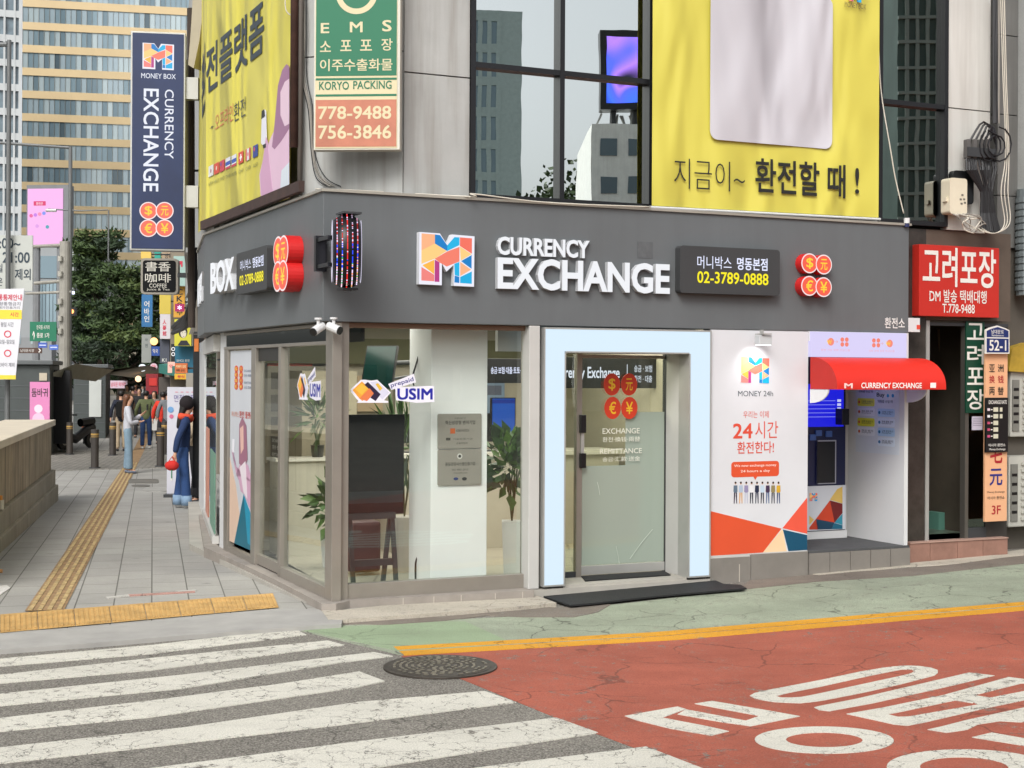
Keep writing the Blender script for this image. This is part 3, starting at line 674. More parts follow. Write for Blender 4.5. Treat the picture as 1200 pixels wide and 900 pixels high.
def logo(mb, pl, a0, b0, a1, b1, n, glow=0, border=True, depth=0, shade=1):
    f = lambda p: (a0+(p[0]-110)/650*(a1-a0), b1-(p[1]-140)/608*(b1-b0))
    side = P('d8dade')
    if border: mb.slab(pl, [f(p) for p in MO], n, n+max(depth, .0015), em('e9e9f4', 1.0) if glow else P('f0f0f2'), side)
    for pts, c in MP: mb.slab(pl, [f(p) for p in pts], n+depth+.0015, n+depth+.003, em(c, glow) if glow else P(c))
    return mb
def coins(mb, pl, cs, r, n, glow=0, depth=0, ry=None, ringw=.12, face='f2604a', sym='ffd23a'):
    for i, (a, b) in enumerate(cs):
        k = n+depth+.002*i
        if depth: mb.disc(pl, a, b, r, n, n+depth+.002*i, em('f4e2e2', 1.0) if glow else P('f4e2e2'), 28, P('c81f1f'), ry)
        else: mb.disc(pl, a, b, r, k, k+.001, em('f4e2e2', 1) if glow else P('f2e6e2' if ringw else face), 28, None, ry)
        mb.disc(pl, a, b, r*(1-ringw), k+.001, k+.002, em(face, glow) if glow else P(face), 28, None, (ry or r)*(1-ringw))
        h = (ry or r)*.55; w = r*.42
        mb.text('$元€¥'[i], pl, a-w, b-h, a+w, b+h, k+.0026, em(sym, glow) if glow else P(sym), .02)
# ---------- fascia signs
bs = {}
def sign(name, label, cat, pl, a, b, n=0, group=None): return thing(name, label, cat, pl.pt(a, b, n), group, ANG)
f = PL()
a0, c0, a1, c1 = f.off(.06).RB(491, 334, 556, 275)
t = sign('logo_sign', 'multicoloured faceted letter M logo raised on the grey fascia', 'logo sign', f, a0, c0)
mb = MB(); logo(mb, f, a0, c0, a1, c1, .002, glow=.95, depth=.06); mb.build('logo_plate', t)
a0, c0, a1, c1 = f.off(.05).RB(583, 338.5, 785, 309.5)
t = sign('raised_lettering', 'white raised CURRENCY EXCHANGE letters on the grey fascia above the lit doorway', 'sign lettering', f, a0, c0)
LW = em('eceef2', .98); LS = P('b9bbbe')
mb = MB(); mb.text('EXCHANGE', f, a0, c0, a1, c1, .002, LW, .03, .05, LS); mb.build('large_word', t)
a0, c0, a1, c1 = f.off(.04).RB(583, 298.5, 691, 282)
mb = MB(); mb.text('CURRENCY', f, a0, c0, a1, c1, .002, LW, .03, .04, LS); mb.build('small_word', t)
def phone_sign(pl, a0, c0, a1, c1, dep, label, rows, root_pl=None):
    t = sign('phone_sign', label, 'sign', pl, a0, c0)
    mb = MB(); mb.slab(pl, rrect(a0, c0, a1, c1, .03), .002, dep, pm('sign_box', '3a3b3c', .5, var=.05)); mb.build('sign_case', t, bevel=.003)
    mb = MB()
    for s, x0, y0, x1, y1, m, bo in rows: mb.text(s, pl, a0+(a1-a0)*x0, c0+(c1-c0)*y0, a0+(a1-a0)*x1, c0+(c1-c0)*y1, dep+.003, m, bo)
    mb.build('lettering', t)
W1 = em('dfe4fb', 1.1); Y1 = em('f4e61c', 1.05)
rows = [('머니박스', .165, .53, .505, .80, W1, 0), ('명동본점', .56, .53, .87, .80, W1, .03), ('02-3789-0888', .165, .22, .88, .47, Y1, .025)]
a0, c0, a1, c1 = f.off(.09).RB(797, 343, 914, 293); phone_sign(f, a0, c0, a1, c1, .09, 'dark rounded sign box with phone number, right of the EXCHANGE letters', rows)
fo_ = f.off(.1); cs = [fo_.px(x, y) for x, y in ((949, 308.5), (965.5, 310), (948.5, 335), (965, 336.5))]
t = sign('coin_sign', 'raised sign of four red currency coins at the right end of the fascia', 'sign', f, *cs[2])
mb = MB(); coins(mb, f, cs, .092, .002, glow=1.0, depth=.095); mb.build('coin_plate', t)
mb = MB(); a0, c0, a1, c1 = f.RB(1036.5, 384.5, 1060, 372.5); mb.text('환전소', f, a0, c0, a1, c1, .004, P('d9d9d6'), .03)
tag(mb.build('small_lettering'), 'small white Korean letters at the lower right corner of the fascia', 'sign lettering')
# left facade
l = LF.off(.13)
a0, c0, a1, c1 = l.RB(277, 345.5, 313, 287); dep = .13
rows2 = [('머니박스', .14, .55, .50, .80, W1, 0), ('명동본점', .56, .55, .90, .80, W1, .03), ('02-3789-0888', .12, .20, .90, .44, Y1, .025)]
phone_sign(LF, a0, c0, a1, c1, dep, 'dark sign box with phone number on the side fascia facing the pavement', rows2)
lo_ = LF.off(.13); cs = [lo_.px(x, y) for x, y in ((326, 295), (332.5, 294), (326, 324), (332.5, 323))]
t = sign('coin_sign', 'raised sign of four red currency coins on the side fascia, seen at a steep angle', 'sign', LF, *cs[2])
mb = MB(); coins(mb, LF, cs, .15, .002, glow=1.0, depth=.13, ry=.13); mb.build('coin_plate', t)
a0, c0, a1, c1 = l.RB(245.5, 345, 273.5, 300)
t = sign('raised_lettering', 'white raised letters of the shop name at the far end of the side fascia', 'sign lettering', LF, a0, c0)
mb = MB(); mb.text('BOX', LF, a0, c0, a1, c1, .002, LW, .035, .12, LS); mb.build('word', t)
bq = Plane(HP.pt(0, D1, 0), -WD); mb = MB(); mb.text('MONEY', bq, -1.7, c0-.02, -.08, c1-.02, .002, LW, .035, .02, LS); mb.build('word', t)
# LED drum sign at the corner
u0 = PL().px(404, 300)[0]-.095; cz = PL(0, -.3).px(404, 295)[1]
dn = .33; AXD = Vector((math.cos(R(9)), math.sin(R(9)), 0)); ax_ = Plane(O+U*u0+(-V)*dn+Z*cz, Vector((-AXD.y, AXD.x, 0)))         # drum faces along U; its plane r = V, n = V x Z = U
t = sign('led_drum_sign', 'round black LED drum sign with glowing coloured dots on the fascia corner', 'LED sign', PL(), u0, cz-.3, dn)
mb = MB(); RD, TH = .272, .215
rfun = lambda w: math.sqrt(max(.1, 1-.62*(w/(TH*.66))**2))
seg = 48; prof = [(-TH/2+TH*i/10, rfun(-TH/2+TH*i/10)) for i in range(11)]
vs_ = []; fs_ = []
for k in range(seg):
    th_ = 2*math.pi*k/seg
    for (w_, rr_) in prof: vs_.append(ax_.pt(RD*rr_*math.cos(th_)*.8, RD*rr_*math.sin(th_)*1.06, w_))
m_ = len(prof)
for k in range(seg):
    for j in range(m_-1): fs_.append((k*m_+j, ((k+1) % seg)*m_+j, ((k+1) % seg)*m_+j+1, k*m_+j+1))
fs_ += [tuple(k*m_ for k in range(seg))[::-1], tuple(k*m_+m_-1 for k in range(seg))]
mb.add(vs_, fs_, pm('drum_black', '0c0c10', .35, var=.05, spec=.3)); mb.build('drum', t, smooth=True)
mb = MB()
for sgn in (-1, 1):
    vs_ = []; 
    for k in range(40):
        th_ = 2*math.pi*k/40; vs_ += [ax_.pt(RD*.80*.50*math.cos(th_), RD*.80*.62*math.sin(th_)*1.1, sgn*(TH/2+.003)), ax_.pt(RD*.80*.86*math.cos(th_), RD*.80*1.12*math.sin(th_), sgn*(TH/2+.003))]
    mb.add(vs_, [(2*k, 2*k+1, (2*k+3) % 80, (2*k+2) % 80) for k in range(40)], em('e6e2f8', 1.0))
mb.build('light_ring', t)
mb = MB(); cols = [em('e02828', 1.3), em('2a48f0', 1.3), em('f4d9ff', 1.2), em('c02020', 1.2), em('40c060', 1), em('ff9a5a', 1.2)]
for j in range(5):
    w_ = -TH/2+.03+j*(TH-.06)/4
    for k in range(104):
        th_ = R(180)+R(-80)+R(160)*k/103     # side that faces the street
        if rng.random() < .08: continue
        zz_ = math.sin(th_)
        c = cols[0] if j in (2,) and rng.random() < .7 else (cols[1] if -.5 < zz_ < .15 and rng.random() < .7 else (cols[2] if rng.random() < .4 else (cols[3] if zz_ > -.2 else cols[rng.choice((2, 4, 5))])))
        if zz_ > .45 and rng.random() < .5 and j != 2: continue
        c0_ = ax_.pt(RD*1.008*rfun(w_)*math.cos(th_)*.8, RD*1.008*rfun(w_)*zz_*1.06, w_)
        e_ = .0042; nrm = (ax_.r*math.cos(th_)+Z*zz_).normalized(); tg = nrm.cross(AXD)
        mb.add([c0_-AXD*e_-tg*e_, c0_+AXD*e_-tg*e_, c0_+AXD*e_+tg*e_, c0_-AXD*e_+tg*e_], [(0, 1, 2, 3), (3, 2, 1, 0)], c)
mb.build('led_dots', t)
mb = MB(); p_ = PL(0, 0); mb.on(p_, u0-.16, cz-.14, u0-.07, cz+.14, .001, .05, M_BLACK); mb.on(p_, u0-.15, cz-.12, u0-.09, cz-.09, .05, dn, M_BLACK); mb.on(p_, u0-.15, cz+.09, u0-.09, cz+.12, .05, dn, M_BLACK); mb.build('bracket', t)
mb = MB(); mb.on(p_, u0-.06, cz+.285, u0+.09, cz+.30, dn-.08, dn+.10, M_DG); mb.on(p_, u0-.05, cz-.30, u0+.07, cz-.285, dn-.08, dn+.08, M_BLACK); mb.build('rain_cap', t)
# cctv
def cctv(x, y, D_, dirv, label, r=.035, L=.12, dome=False):
    c = at(x, y, D_); t = thing('security_camera', label, 'security camera', c, 'security cameras under the fascia'); dv = Vector(dirv).normalized()
    mb = MB(); mb.tube([c+Z*.085, c+Z*.07], .03, M_WHITE_P, 12); mb.tube([c+Z*.07, c+Z*.0], .014, M_WHITE_P, 8); mb.build('mount', t)
    mb = MB(); mb.tube([c-dv*L*.45, c-dv*L*.4, c+dv*L*.5], r, M_WHITE_P, 12); mb.build('camera_body', t, smooth=False)
    mb = MB(); mb.tube([c+dv*L*.5, c+dv*(L*.5+.012)], r*.93, M_BLACK, 12); mb.build('lens', t)
cctv(373, 385, 11.42, (-.5, -.75, -.45), 'white bullet security camera at the corner aimed along the pavement')
cctv(391, 384.5, 11.45, (.75, -.45, -.3), 'white bullet security camera at the corner aimed to the right along the road')
# flood lamp above poster
c = PL(0, -.16).pt(*PL(0, -.16).px(896, 397)); fx_, fz_ = PL(0, -.16).px(896, 398)
t = sign('flood_lamp', 'small clear flood lamp on a bracket above the MONEY 24h poster', 'lamp', PL(), fx_, fz_, .16)
p_ = PL(); mb = MB(); mb.on(p_, fx_-.012, fz_+.02, fx_+.012, 2.289, .10, .13, M_STEEL); mb.on(p_, fx_-.05, fz_+.045, fx_+.05, fz_+.055, .08, .2, M_STEEL); mb.build('bracket', t)
mb = MB(); mb.on(p_, fx_-.068, fz_-.045, fx_+.068, fz_+.04, .10, .18, pm('lamp_case', 'b9bcbe', .3)); mb.build('lamp_case', t, bevel=.005)
mb = MB(); mb.on(p_, fx_-.06, fz_-.052, fx_+.06, fz_-.046, .105, .175, em('ffffff', 3)); mb.build('lamp_glass', t)
sp = bpy.data.lights.new('flood_light', 'SPOT'); sp.energy = 4; sp.spot_size = R(120); sp.spot_blend = .8; sp.shadow_soft_size = .04
so_ = bpy.data.objects.new('flood_light', sp); COL.objects.link(so_); so_.location = p_.pt(fx_, fz_-.07, .15); so_.rotation_euler = (V*1.0-Z*1.2).to_track_quat('-Z', 'Y').to_euler(); so_['kind'] = 'structure'
# ---------- poster panel
p_ = PL(); t = sign('poster', 'tall white MONEY 24h poster with red and blue facets beside the lit doorway', 'poster', p_, pa0, pzb)
mb = MB(); mb.on(p_, pa0, pzb, pa1-.002, 2.284, -.012, -.002, P('cfd0d4', .35)); mb.build('sheet', t)
def pp(l): return [p_.px(x, y) for x, y in l]
mb = MB()
for l_, c_ in (([(833, 599), (916, 619.5), (894, 647.5), (833, 651.5)], 'd3502f'), ([(916, 621), (894, 647.5), (922, 646), (917.5, 621)], 'e8c79f'), ([(917, 619), (946, 583), (946, 625.5)], 'dd5540'), ([(917.5, 620.5), (946, 627), (946, 644.5), (924, 646)], '0c4a66')):
    mb.slab(p_, pp(l_), -.002, -.0008, P(c_, .35))
mb.build('facets', t)
mb = MB(); logo(mb, p_, *p_.RB(867, 451, 903, 417.5), -.0015, border=False)
mb.build('logo', t)
INK = P('2c3b46'); RED = P('d04a35')
mb = MB()
for s_, x0, y0, x1, y1, m_, bo in (('MONEY 24h', 865, 464.5, 906, 458, INK, 0), ('우리는 이제', 871, 490, 901, 481.5, RED, 0), ('24', 859, 514, 882, 496, RED, .03), ('시간', 885, 514, 912, 493.5, RED, .0), ('환전한다!', 864, 532, 907, 517, RED, .02)):
    mb.text(s_, p_, *p_.RB(x0, y0, x1, y1), -.0005, m_, bo)
a0, c0, a1, c1 = p_.RB(857, 559.5, 913, 540); mb.slab(p_, rrect(a0, c0, a1, c1, .03), -.002, -.0006, P('d3502f', .35)); mb.slab(p_, [((a0+a1)/2-.02, c0), ((a0+a1)/2+.02, c0), ((a0+a1)/2, c0-.03)], -.002, -.0006, P('d3502f', .35))
mb.text('We now exchange money', p_, a0+.03, c0+.085, a1-.03, c0+.115, .0002, P('f2ddd4'), .01); mb.text('24 hours a day', p_, a0+.10, c0+.035, a1-.10, c0+.065, .0002, P('f2ddd4'), .01)
mb.build('lettering', t)
mb = MB()   # row of nine small printed people
sk_, tops, legs = P('d9a98a'), ['5d6f80', 'a5b4c8', '8d86a8', 'd9d9dc', '1d2740', 'b5c8d8', '3c2a48', '8a7d52', 'caa02a'], ['3a2f45', 'c99a6a', 'b5b8c8', '22283a', '1d2740', '2a2a38', '4d6288', '22283a', '3c4a70']
for i in range(9):
    x = 862+i*6.3; a, zt__ = p_.px(x, 564.5); zb__ = p_.px(x, 590)[1]; h = zt__-zb__; n_ = -.001
    mb.disc(p_, a, zt__-h*.07, h*.055, n_, n_+.0005, sk_, 8); mb.disc(p_, a, zt__-h*.045, h*.055, n_+.0003, n_+.0009, P('2a1f1c'), 8)
    mb.slab(p_, [(a-h*.10, zt__-h*.17), (a+h*.10, zt__-h*.17), (a+h*.115, zt__-h*.45), (a+h*.07, zt__-h*.5), (a-h*.07, zt__-h*.5), (a-h*.115, zt__-h*.45)], n_, n_+.0006, P(tops[i]))
    for q_ in (-1, 1): mb.slab(p_, [(a+q_*h*.01, zt__-h*.5), (a+q_*h*.085, zt__-h*.5), (a+q_*h*.09, zb__), (a+q_*h*.045, zb__)], n_, n_+.0006, P(legs[i]))
mb.build('printed_people', t)
# ---------- ATM
zA = zfl; dA = .74; ap = PL(0, dA); x0A, x1A = pa1+.0, ap.px(990.5, 600)[0]
t = sign('cash_machine', 'currency exchange machine with bright blue screen in the recess under the awning', 'cash machine', ap, x0A, zA)
yA = lambda y, x=970: ap.px(x, y)[1]
mb = MB(); mb.on(ap, x0A+.01, zA, x1A+.03, yA(622), -.1, -.005, M_WHITE_P); mb.on(ap, x0A+.01, yA(622), x1A, 2.15, -.1, 0, pm('atm_navy', '10173f', .35)); mb.build('cabinet', t, bevel=.004)
mb = MB(); mb.on(ap, x0A+.01, yA(500), x1A-.035, yA(450), .001, .012, em('1a1ee0', .9)); mb.build('screen', t)
mb = MB()
for i in range(5):
    y = 468+i*4.7; mb.on(ap, x1A-.115, yA(y+3), x1A-.07, yA(y), .013, .015, em('cdd2ff', .9)); mb.on(ap, x0A+.03, yA(y+2), x1A-.14, yA(y+1.2), .013, .015, em('8d94ff', .8))
mb.slab(ap, rrect(x0A+.08, yA(495.5), x0A+.2, yA(490), .012), .013, .015, em('c9cdf5', .9)); mb.text('확 인', ap, x0A+.12, yA(494.5), x0A+.17, yA(491), .016, P('20242f')); mb.build('screen_graphics', t)
mb = MB(); a0, c0, a1, c1 = ap.RB(958, 566, 977, 517); mb.on(ap, a0-.01, c0-.01, a1+.016, c1+.012, .001, .02, pm('silver_trim', 'a8a9b5', .3, metal=.5)); mb.on(ap, a0-.02, c0, a1, c1, .02, .024, pm('slot_black', '05060c', .3)); mb.build('cash_slot', t)
mb = MB()
for x, y in ((951, 512), (958, 507), (970, 508)): a0, c0, a1, c1 = ap.RB(x-3, y+4, x+4, y-3); mb.on(ap, a0, c0, a1, c1, .001, .018, pm('atm_key', '3d5b9a', .4))
mb.on(ap, x0A+.015, yA(540), x0A+.04, yA(527), .001, .02, M_STEEL); mb.build('keypad', t)
mb = MB(); mb.on(ap, x0A+.01, yA(621), x1A+.0, yA(569), .001, .008, P('c9ccd2', .4)); mb.build('lower_panel', t)
def aq(l): return [ap.px(940+x/6.43, 500+y/6.43) for x, y in l]
mb = MB()
for l_, c_ in (([(300, 450), (300, 578), (205, 550), (260, 470)], 'd6b45e'), ([(205, 555), (240, 722), (100, 695)], 'c8401f'), ([(205, 555), (300, 580), (300, 650), (240, 722)], '6d1414'), ([(100, 695), (240, 722), (215, 772), (110, 775)], '0c3b55'), ([(50, 760), (100, 695), (118, 775), (50, 775)], 'b93c20'), ([(240, 722), (300, 655), (300, 740)], '2f8ba0'), ([(240, 725), (300, 742), (300, 770), (215, 772)], '0f5f7a'), ([(50, 670), (85, 700), (50, 740)], 'd6b45e')):
    mb.slab(ap, aq(l_), .008, .0092, P(c_, .4))
logo(mb, ap, *ap.RB(947.5, 588, 957.5, 577), .009, border=False); mb.build('facets', t)
mb = MB(); q_ = PL(0, .62); a0, c0, a1, c1 = q_.RB(987, 498, 995.5, 479); mb.on(q_, a0, c0, a1, c1, -.12, .0, M_BLACK); tag(mb.build('handset_box', bevel=.006), 'small black box on the recess back wall beside the cash machine', 'wall box')
# light box above the awning
lbx = PL(0, -.02); a0, c0, a1, c1 = lbx.RB(950.5, 418, 1062.5, 391)
t = sign('light_box_sign', 'pale lavender light box with small coin symbols above the red awning', 'light box', lbx, a0, c0)
mb = MB(); mb.on(lbx, a0, c0, a1, 2.286, -.1, 0, em('d5cff4', .98)); mb.build('light_box', t)
mb = MB()
c = lambda x, y: lbx.px(x, y)
mb.disc(lbx, *c(973.5, 400.5), .036, .001, .003, em('f08a76', 1), 20); mb.text('￦', lbx, c(970.5, 0)[0], c(973, 403)[1], c(976.5, 0)[0], c(973, 398)[1], .004, em('ffd23a', 1))
mb.disc(lbx, *c(1042.5, 402.5), .036, .001, .003, em('f08a76', 1), 20); mb.text('￦', lbx, c(1039.5, 0)[0], c(1042, 405)[1], c(1045.5, 0)[0], c(1042, 400)[1], .004, em('ffd23a', 1))
for X, Y in ((989.5, 400.8), (1026.5, 401.8)):
    for dx in (-2.6, 2.6):
        for dy in (-2.8, 2.8): mb.disc(lbx, *c(X+dx, Y+dy), .021, .001+.0005*(dx > 0), .003+.0006*(dx > 0), em('ee8270', 1), 14)
mb.text('→', lbx, c(979.5, 0)[0], c(980, 402)[1], c(984, 0)[0], c(980, 399)[1], .004, em('e09a98', 1)); mb.text('→', lbx, c(1033.5, 0)[0], c(1034, 404)[1], c(1037, 0)[0], c(1034, 401)[1], .004, em('e09a98', 1))
mb.text('환전 가능 외화 현금인출', lbx, c(964, 0)[0], c(980, 411.5)[1], c(998, 0)[0], c(980, 409)[1], .003, em('eba9b5', 1)); mb.text('외화 판매 원화 현금인출', lbx, c(1020, 0)[0], c(1035, 412.5)[1], c(1050, 0)[0], c(1035, 410)[1], .003, em('eba9b5', 1))
mb.build('graphics', t)
# awning
sA0, sA1 = pa1+.0, 5.93; zA1 = c0-.005; nA = .43; zA0 = PL(0, -nA).px(1040, 456.5)[1]
t = sign('awning', 'curved bright red awning lettered CURRENCY EXCHANGE over the cash machine recess', 'awning', PL(), sA0, zA0)
MRED = pm('awning_red', 'cc2414', .5, var=.06, scale=2, bump=.06)
prof = []
K_ = 14
for i in range(K_+1): th_ = R(90)*i/K_; prof.append((.06+(nA-.06)*math.sin(th_), zA0+.03+(zA1-zA0-.03)*math.cos(th_)))
prof.append((nA, zA0))
vs_ = []; 
for s_ in (sA0, sA1):
    for n_, z_ in prof: vs_.append(PL().pt(s_, z_, n_))
m_ = len(prof); fs_ = [(i, i+1, m_+i+1, m_+i) for i in range(m_-1)]
mb = MB(); mb.add(vs_, fs_, MRED); mb.add([PL().pt(s_, z_, n_-.012) for s_ in (sA0, sA1) for n_, z_ in prof], [tuple(reversed(q)) for q in fs_], MRED); mb.build('canopy', t, smooth=True)
mb = MB()
for s_ in (sA0, sA1-.01):
    poly = [(.03, zA0), (.03, zA1)]+prof
    mb.add([PL().pt(s_+e_, z_, n_) for e_ in (0, .01) for n_, z_ in poly], [tuple(range(len(poly))), tuple(range(2*len(poly)-1, len(poly)-1, -1))], pm('awning_side', 'b81d10', .5))
mb.build('side_panel', t)
mb = MB()
for s_, w_ in ((sA0+.004, 1), (5.81, 1)):
    poly = [(.02, zA0-.001), (.30, zA0-.001)]+[(.02+.28*math.cos(R(a_)), zA0-.13*math.sin(R(a_))) for a_ in range(15, 91, 15)]
    mb.add([PL().pt(s_+e_, z_, n_) for e_ in (0, .012) for n_, z_ in poly], [tuple(range(len(poly))), tuple(range(2*len(poly)-1, len(poly)-1, -1))]+[(i, (i+1) % len(poly), len(poly)+(i+1) % len(poly), len(poly)+i) for i in range(len(poly))], P('d9dadc'))
mb.build('white_valance', t)
af = PL(0, -nA); mb = MB(); a0, c0, a1, c1 = af.RB(1009, 455, 1080, 448.5); mb.text('CURRENCY EXCHANGE', af, a0, c0, a1, c1, .004, P('ece6e2'), .04)
a0, c0, a1, c1 = af.RB(1090, 454.5, 1096.5, 448.5); mb.on(af, a0, c0, a1, c1, .002, .004, P('ece6e2')); a0, c0, a1, c1 = af.RB(989, 455, 999, 449); mb.text('M', af, a0, c0, a1, c1, .004, P('ecc9c4'), .05)
mb.build('lettering', t)
# info panel on the recess side wall
ip = SL(ra1-.001); t = thing('info_board', 'white board of yellow and blue speech bubbles on the recess side wall', 'info board', ip.pt(-.4, 1.3), None, ANG)
def iq(x, y): return ip.px(940+x/6.43, 380+y/6.43)
mb = MB(); a0, c0 = iq(405, 960); a1, c1 = iq(735, 480); mb.on(ip, min(a0, a1), c0, max(a0, a1), c1, 0.0005, .002, P('c9d0d6', .4)); mb.build('panel', t)
mb = MB(); T_ = lambda s_, x0, y0, x1, y1, m_, bo=0: mb.text(s_, ip, *iq(x0, y1), *iq(x1, y0), .006, m_, bo)
T_('Buy', 565, 515, 625, 555, INK, .02)
for x in (648, 685): mb.disc(ip, *iq(x, 538), .018, .002, .004, P('3d8fc0'), 12)
T_('외화를 사실 때', 572, 572, 685, 592, INK); T_('외화를 파실 때', 430, 500, 535, 515, INK)
for i, (x0, y, c_) in enumerate(((418, 585, 'd5d63a'), (418, 658, 'd8dde0'), (418, 735, 'd5d63a'), (418, 805, 'd8dde0'), (570, 665, 'a9c9e2'), (570, 738, 'cfdbe6'), (570, 810, 'a9c9e2'), (570, 885, 'cfdbe6'))):
    x1 = x0+130; a0, c0 = iq(x0, y+30); a1, c1 = iq(x1, y-26); lo_a, hi_a = min(a0, a1), max(a0, a1)
    mb.slab(ip, rrect(lo_a, c0, hi_a, c1, .02), .002, .003, P(c_, .4)); d_ = iq(x0+14, y); mb.disc(ip, d_[0], d_[1], .016, .003, .005, P('c8683f' if i < 4 else '2b6f9c'), 12)
    T_(['신분증 스캔하기', '화폐 종류 선택', '금액 투입하기', '현금 받기'][i % 4], x0+34, y-9, x1-12, y+3, INK); T_('외화 투입 후 확인을 누르세요', x0+34, y+8, x1-25, y+14, INK)
mb.build('bubbles', t)
# ---------- banners and upper facade
def banner_mat(name, col, rot=.6):
    m, nt, b = newmat(name); v = coords(nt, (1, 1, 1), kind='World'); c = lin(col)
    f = noise(nt, v, .5, 3); out = ramp(nt, f, [(.3, tuple(x*.94 for x in c)), (.7, c)]); nt.links.new(out, b.inputs['Base Color'])
    b.inputs['Roughness'].default_value = .5
    v2 = nt.nodes.new('ShaderNodeTexCoord'); mp = nt.nodes.new('ShaderNodeMapping'); mp.inputs['Rotation'].default_value = (0, rot*1.2, -ANG); mp.inputs['Scale'].default_value = (1.3, 1, .45)
    g = nt.nodes.new('ShaderNodeNewGeometry'); nt.links.new(g.outputs['Position'], mp.inputs[0])
    n1 = noise(nt, mp.outputs[0], 1.1, 2, .45, .4); n2 = noise(nt, v, 3, 2)
    bumpn(nt, b, n1, 1, .35); return m
MY = banner_mat('banner_yellow', 'd0c655'); MYW = banner_mat('banner_white', 'c4c2c8')
bpl = PL(0, .06)
a0, c0, a1, c1 = bpl.RB(764, 241, 1029.5, 250)
zbl, zbr = bpl.px(765, 241)[1], bpl.px(1029, 255)[1]
t = sign('banner', 'large yellow banner with a blank white panel hung across the front upper windows', 'banner', bpl, a0, zbl)
mb = MB()   # cloth with slight folds
nx_, nz_ = 40, 60
def cloth(pl, a0, a1, zb0, zb1, ztop, amp, mat, edge=.012, seed=1):
    vs_ = []
    for j in range(nz_+1):
        for i in range(nx_+1):
            u_, w_ = i/nx_, j/nz_; a = a0+(a1-a0)*u_; z0 = zb0+(zb1-zb0)*u_; z = z0+(ztop-z0)*w_
            n_ = amp*(math.sin(u_*9+w_*7+seed)*.5+math.sin(u_*21-w_*13+seed*2)*.25)*min(1, 6*min(u_, 1-u_, w_+.03))
            vs_.append(pl.pt(a, z, n_))
    fs_ = [(j*(nx_+1)+i, j*(nx_+1)+i+1, (j+1)*(nx_+1)+i+1, (j+1)*(nx_+1)+i) for j in range(nz_) for i in range(nx_)]
    return vs_, fs_
vs_, fs_ = cloth(bpl, a0, a1, zbl, zbr, HT-.1, .02, MY); mb.add(vs_, fs_, MY); mb.add([v+V*.004 for v in vs_], [tuple(reversed(q)) for q in fs_], MY); mb.build('cloth', t, smooth=True)
bt = bpl.off(.021); A0, C0 = bt.px(832, 160); A1, C1 = bt.px(975, 178)
mb = MB(); mb.slab(bt, rrect(A0, (C0+C1)/2, A1, (C0+C1)/2+1.42, .08), 0, .0015, MYW); mb.build('printed_panel', t)
BK = P('22221f', .5)
mb = MB(); mb.text('지금이~', bt, *bt.RB(790, 220, 873, 191), .0, BK, -.012); mb.text('환전할 때', bt, *bt.RB(885, 225.5, 991, 193), .0, BK, .03); mb.text('!', bt, *bt.RB(1002, 227, 1007, 197), .0, BK, .01)
mb.text('MONEY BOX', bt, *bt.RB(990, 8, 1015, 5), 0, P('6a5a3a')); logo(mb, bt, *bt.RB(994, 2, 1010, -12), 0, border=False); mb.build('lettering', t)
mb = MB(); mb.tube([bpl.pt(a0-.02, zbl-.015, .0), bpl.pt(a1+.02, zbr-.015, .0)], .012, M_WHITE_P, 8); mb.build('hem_bar', t)
# left banner
lq = SL(-.02)
zc0 = lq.px(338, 233)[1]; a1 = lq.px(339.5, 200)[0]; a0 = lq.px(241, 262)[0]; zc1 = lq.px(241, 263)[1]
t = thing('banner', 'yellow banner with dark Korean headline, flags and a woman in pink, on the side facade', 'banner', lq.pt(a0, zc1), None, ANG)
mb = MB(); vs_, fs_ = cloth(lq, a0, a1, zc1, zc0, HT-.1, .004, MY, seed=4); mb.add(vs_, fs_, MY); mb.add([v+U*.004 for v in vs_], [tuple(reversed(q)) for q in fs_], MY)
b2 = Plane(lq.pt(a0, 0, 0), -WD); vs_, fs_ = cloth(b2, -2.6, 0, zc1+.15, zc1, HT-.1, .004, MY, seed=2); mb.add(vs_, fs_, MY); mb.build('cloth', t, smooth=True)
lt = lq.off(.007); NV = P('2f3a40', .5)
mb = MB(); mb.text('전플랫폼', lt, lt.px(241.5, 100)[0], lt.px(241.5, 112)[1], lt.px(309, 60)[0], lt.px(309, -2)[1], 0, NV, .035)
mb.text('환', b2.off(.007), -1.35, lt.px(241.5, 118)[1], -.15, lt.px(241.5, 40)[1], 0, NV, .035)
mb.text('+', lt, *lt.RB(246, 152, 250.5, 146), 0, NV, .02)
mb.text('오프라인', lt, lt.px(252, 150)[0], lt.px(262, 148)[1], lt.px(273, 150)[0], lt.px(262, 128)[1], 0, P('cf7a55', .5), -.005); mb.text('환전', lt, lt.px(274, 150)[0], lt.px(281, 139)[1], lt.px(287.5, 150)[0], lt.px(281, 117)[1], 0, NV, -.005)
mb.build('lettering', t)
mb = MB()
fl = [(247, 'd9d9d6'), (253.5, 'd04a35'), (260, 'c23a4a'), (267, 'd8d8e0'), (274, 'd8d8e0'), (282, 'd04a35'), (290.5, 'd8d8dc'), (299, '2c3f8a')]
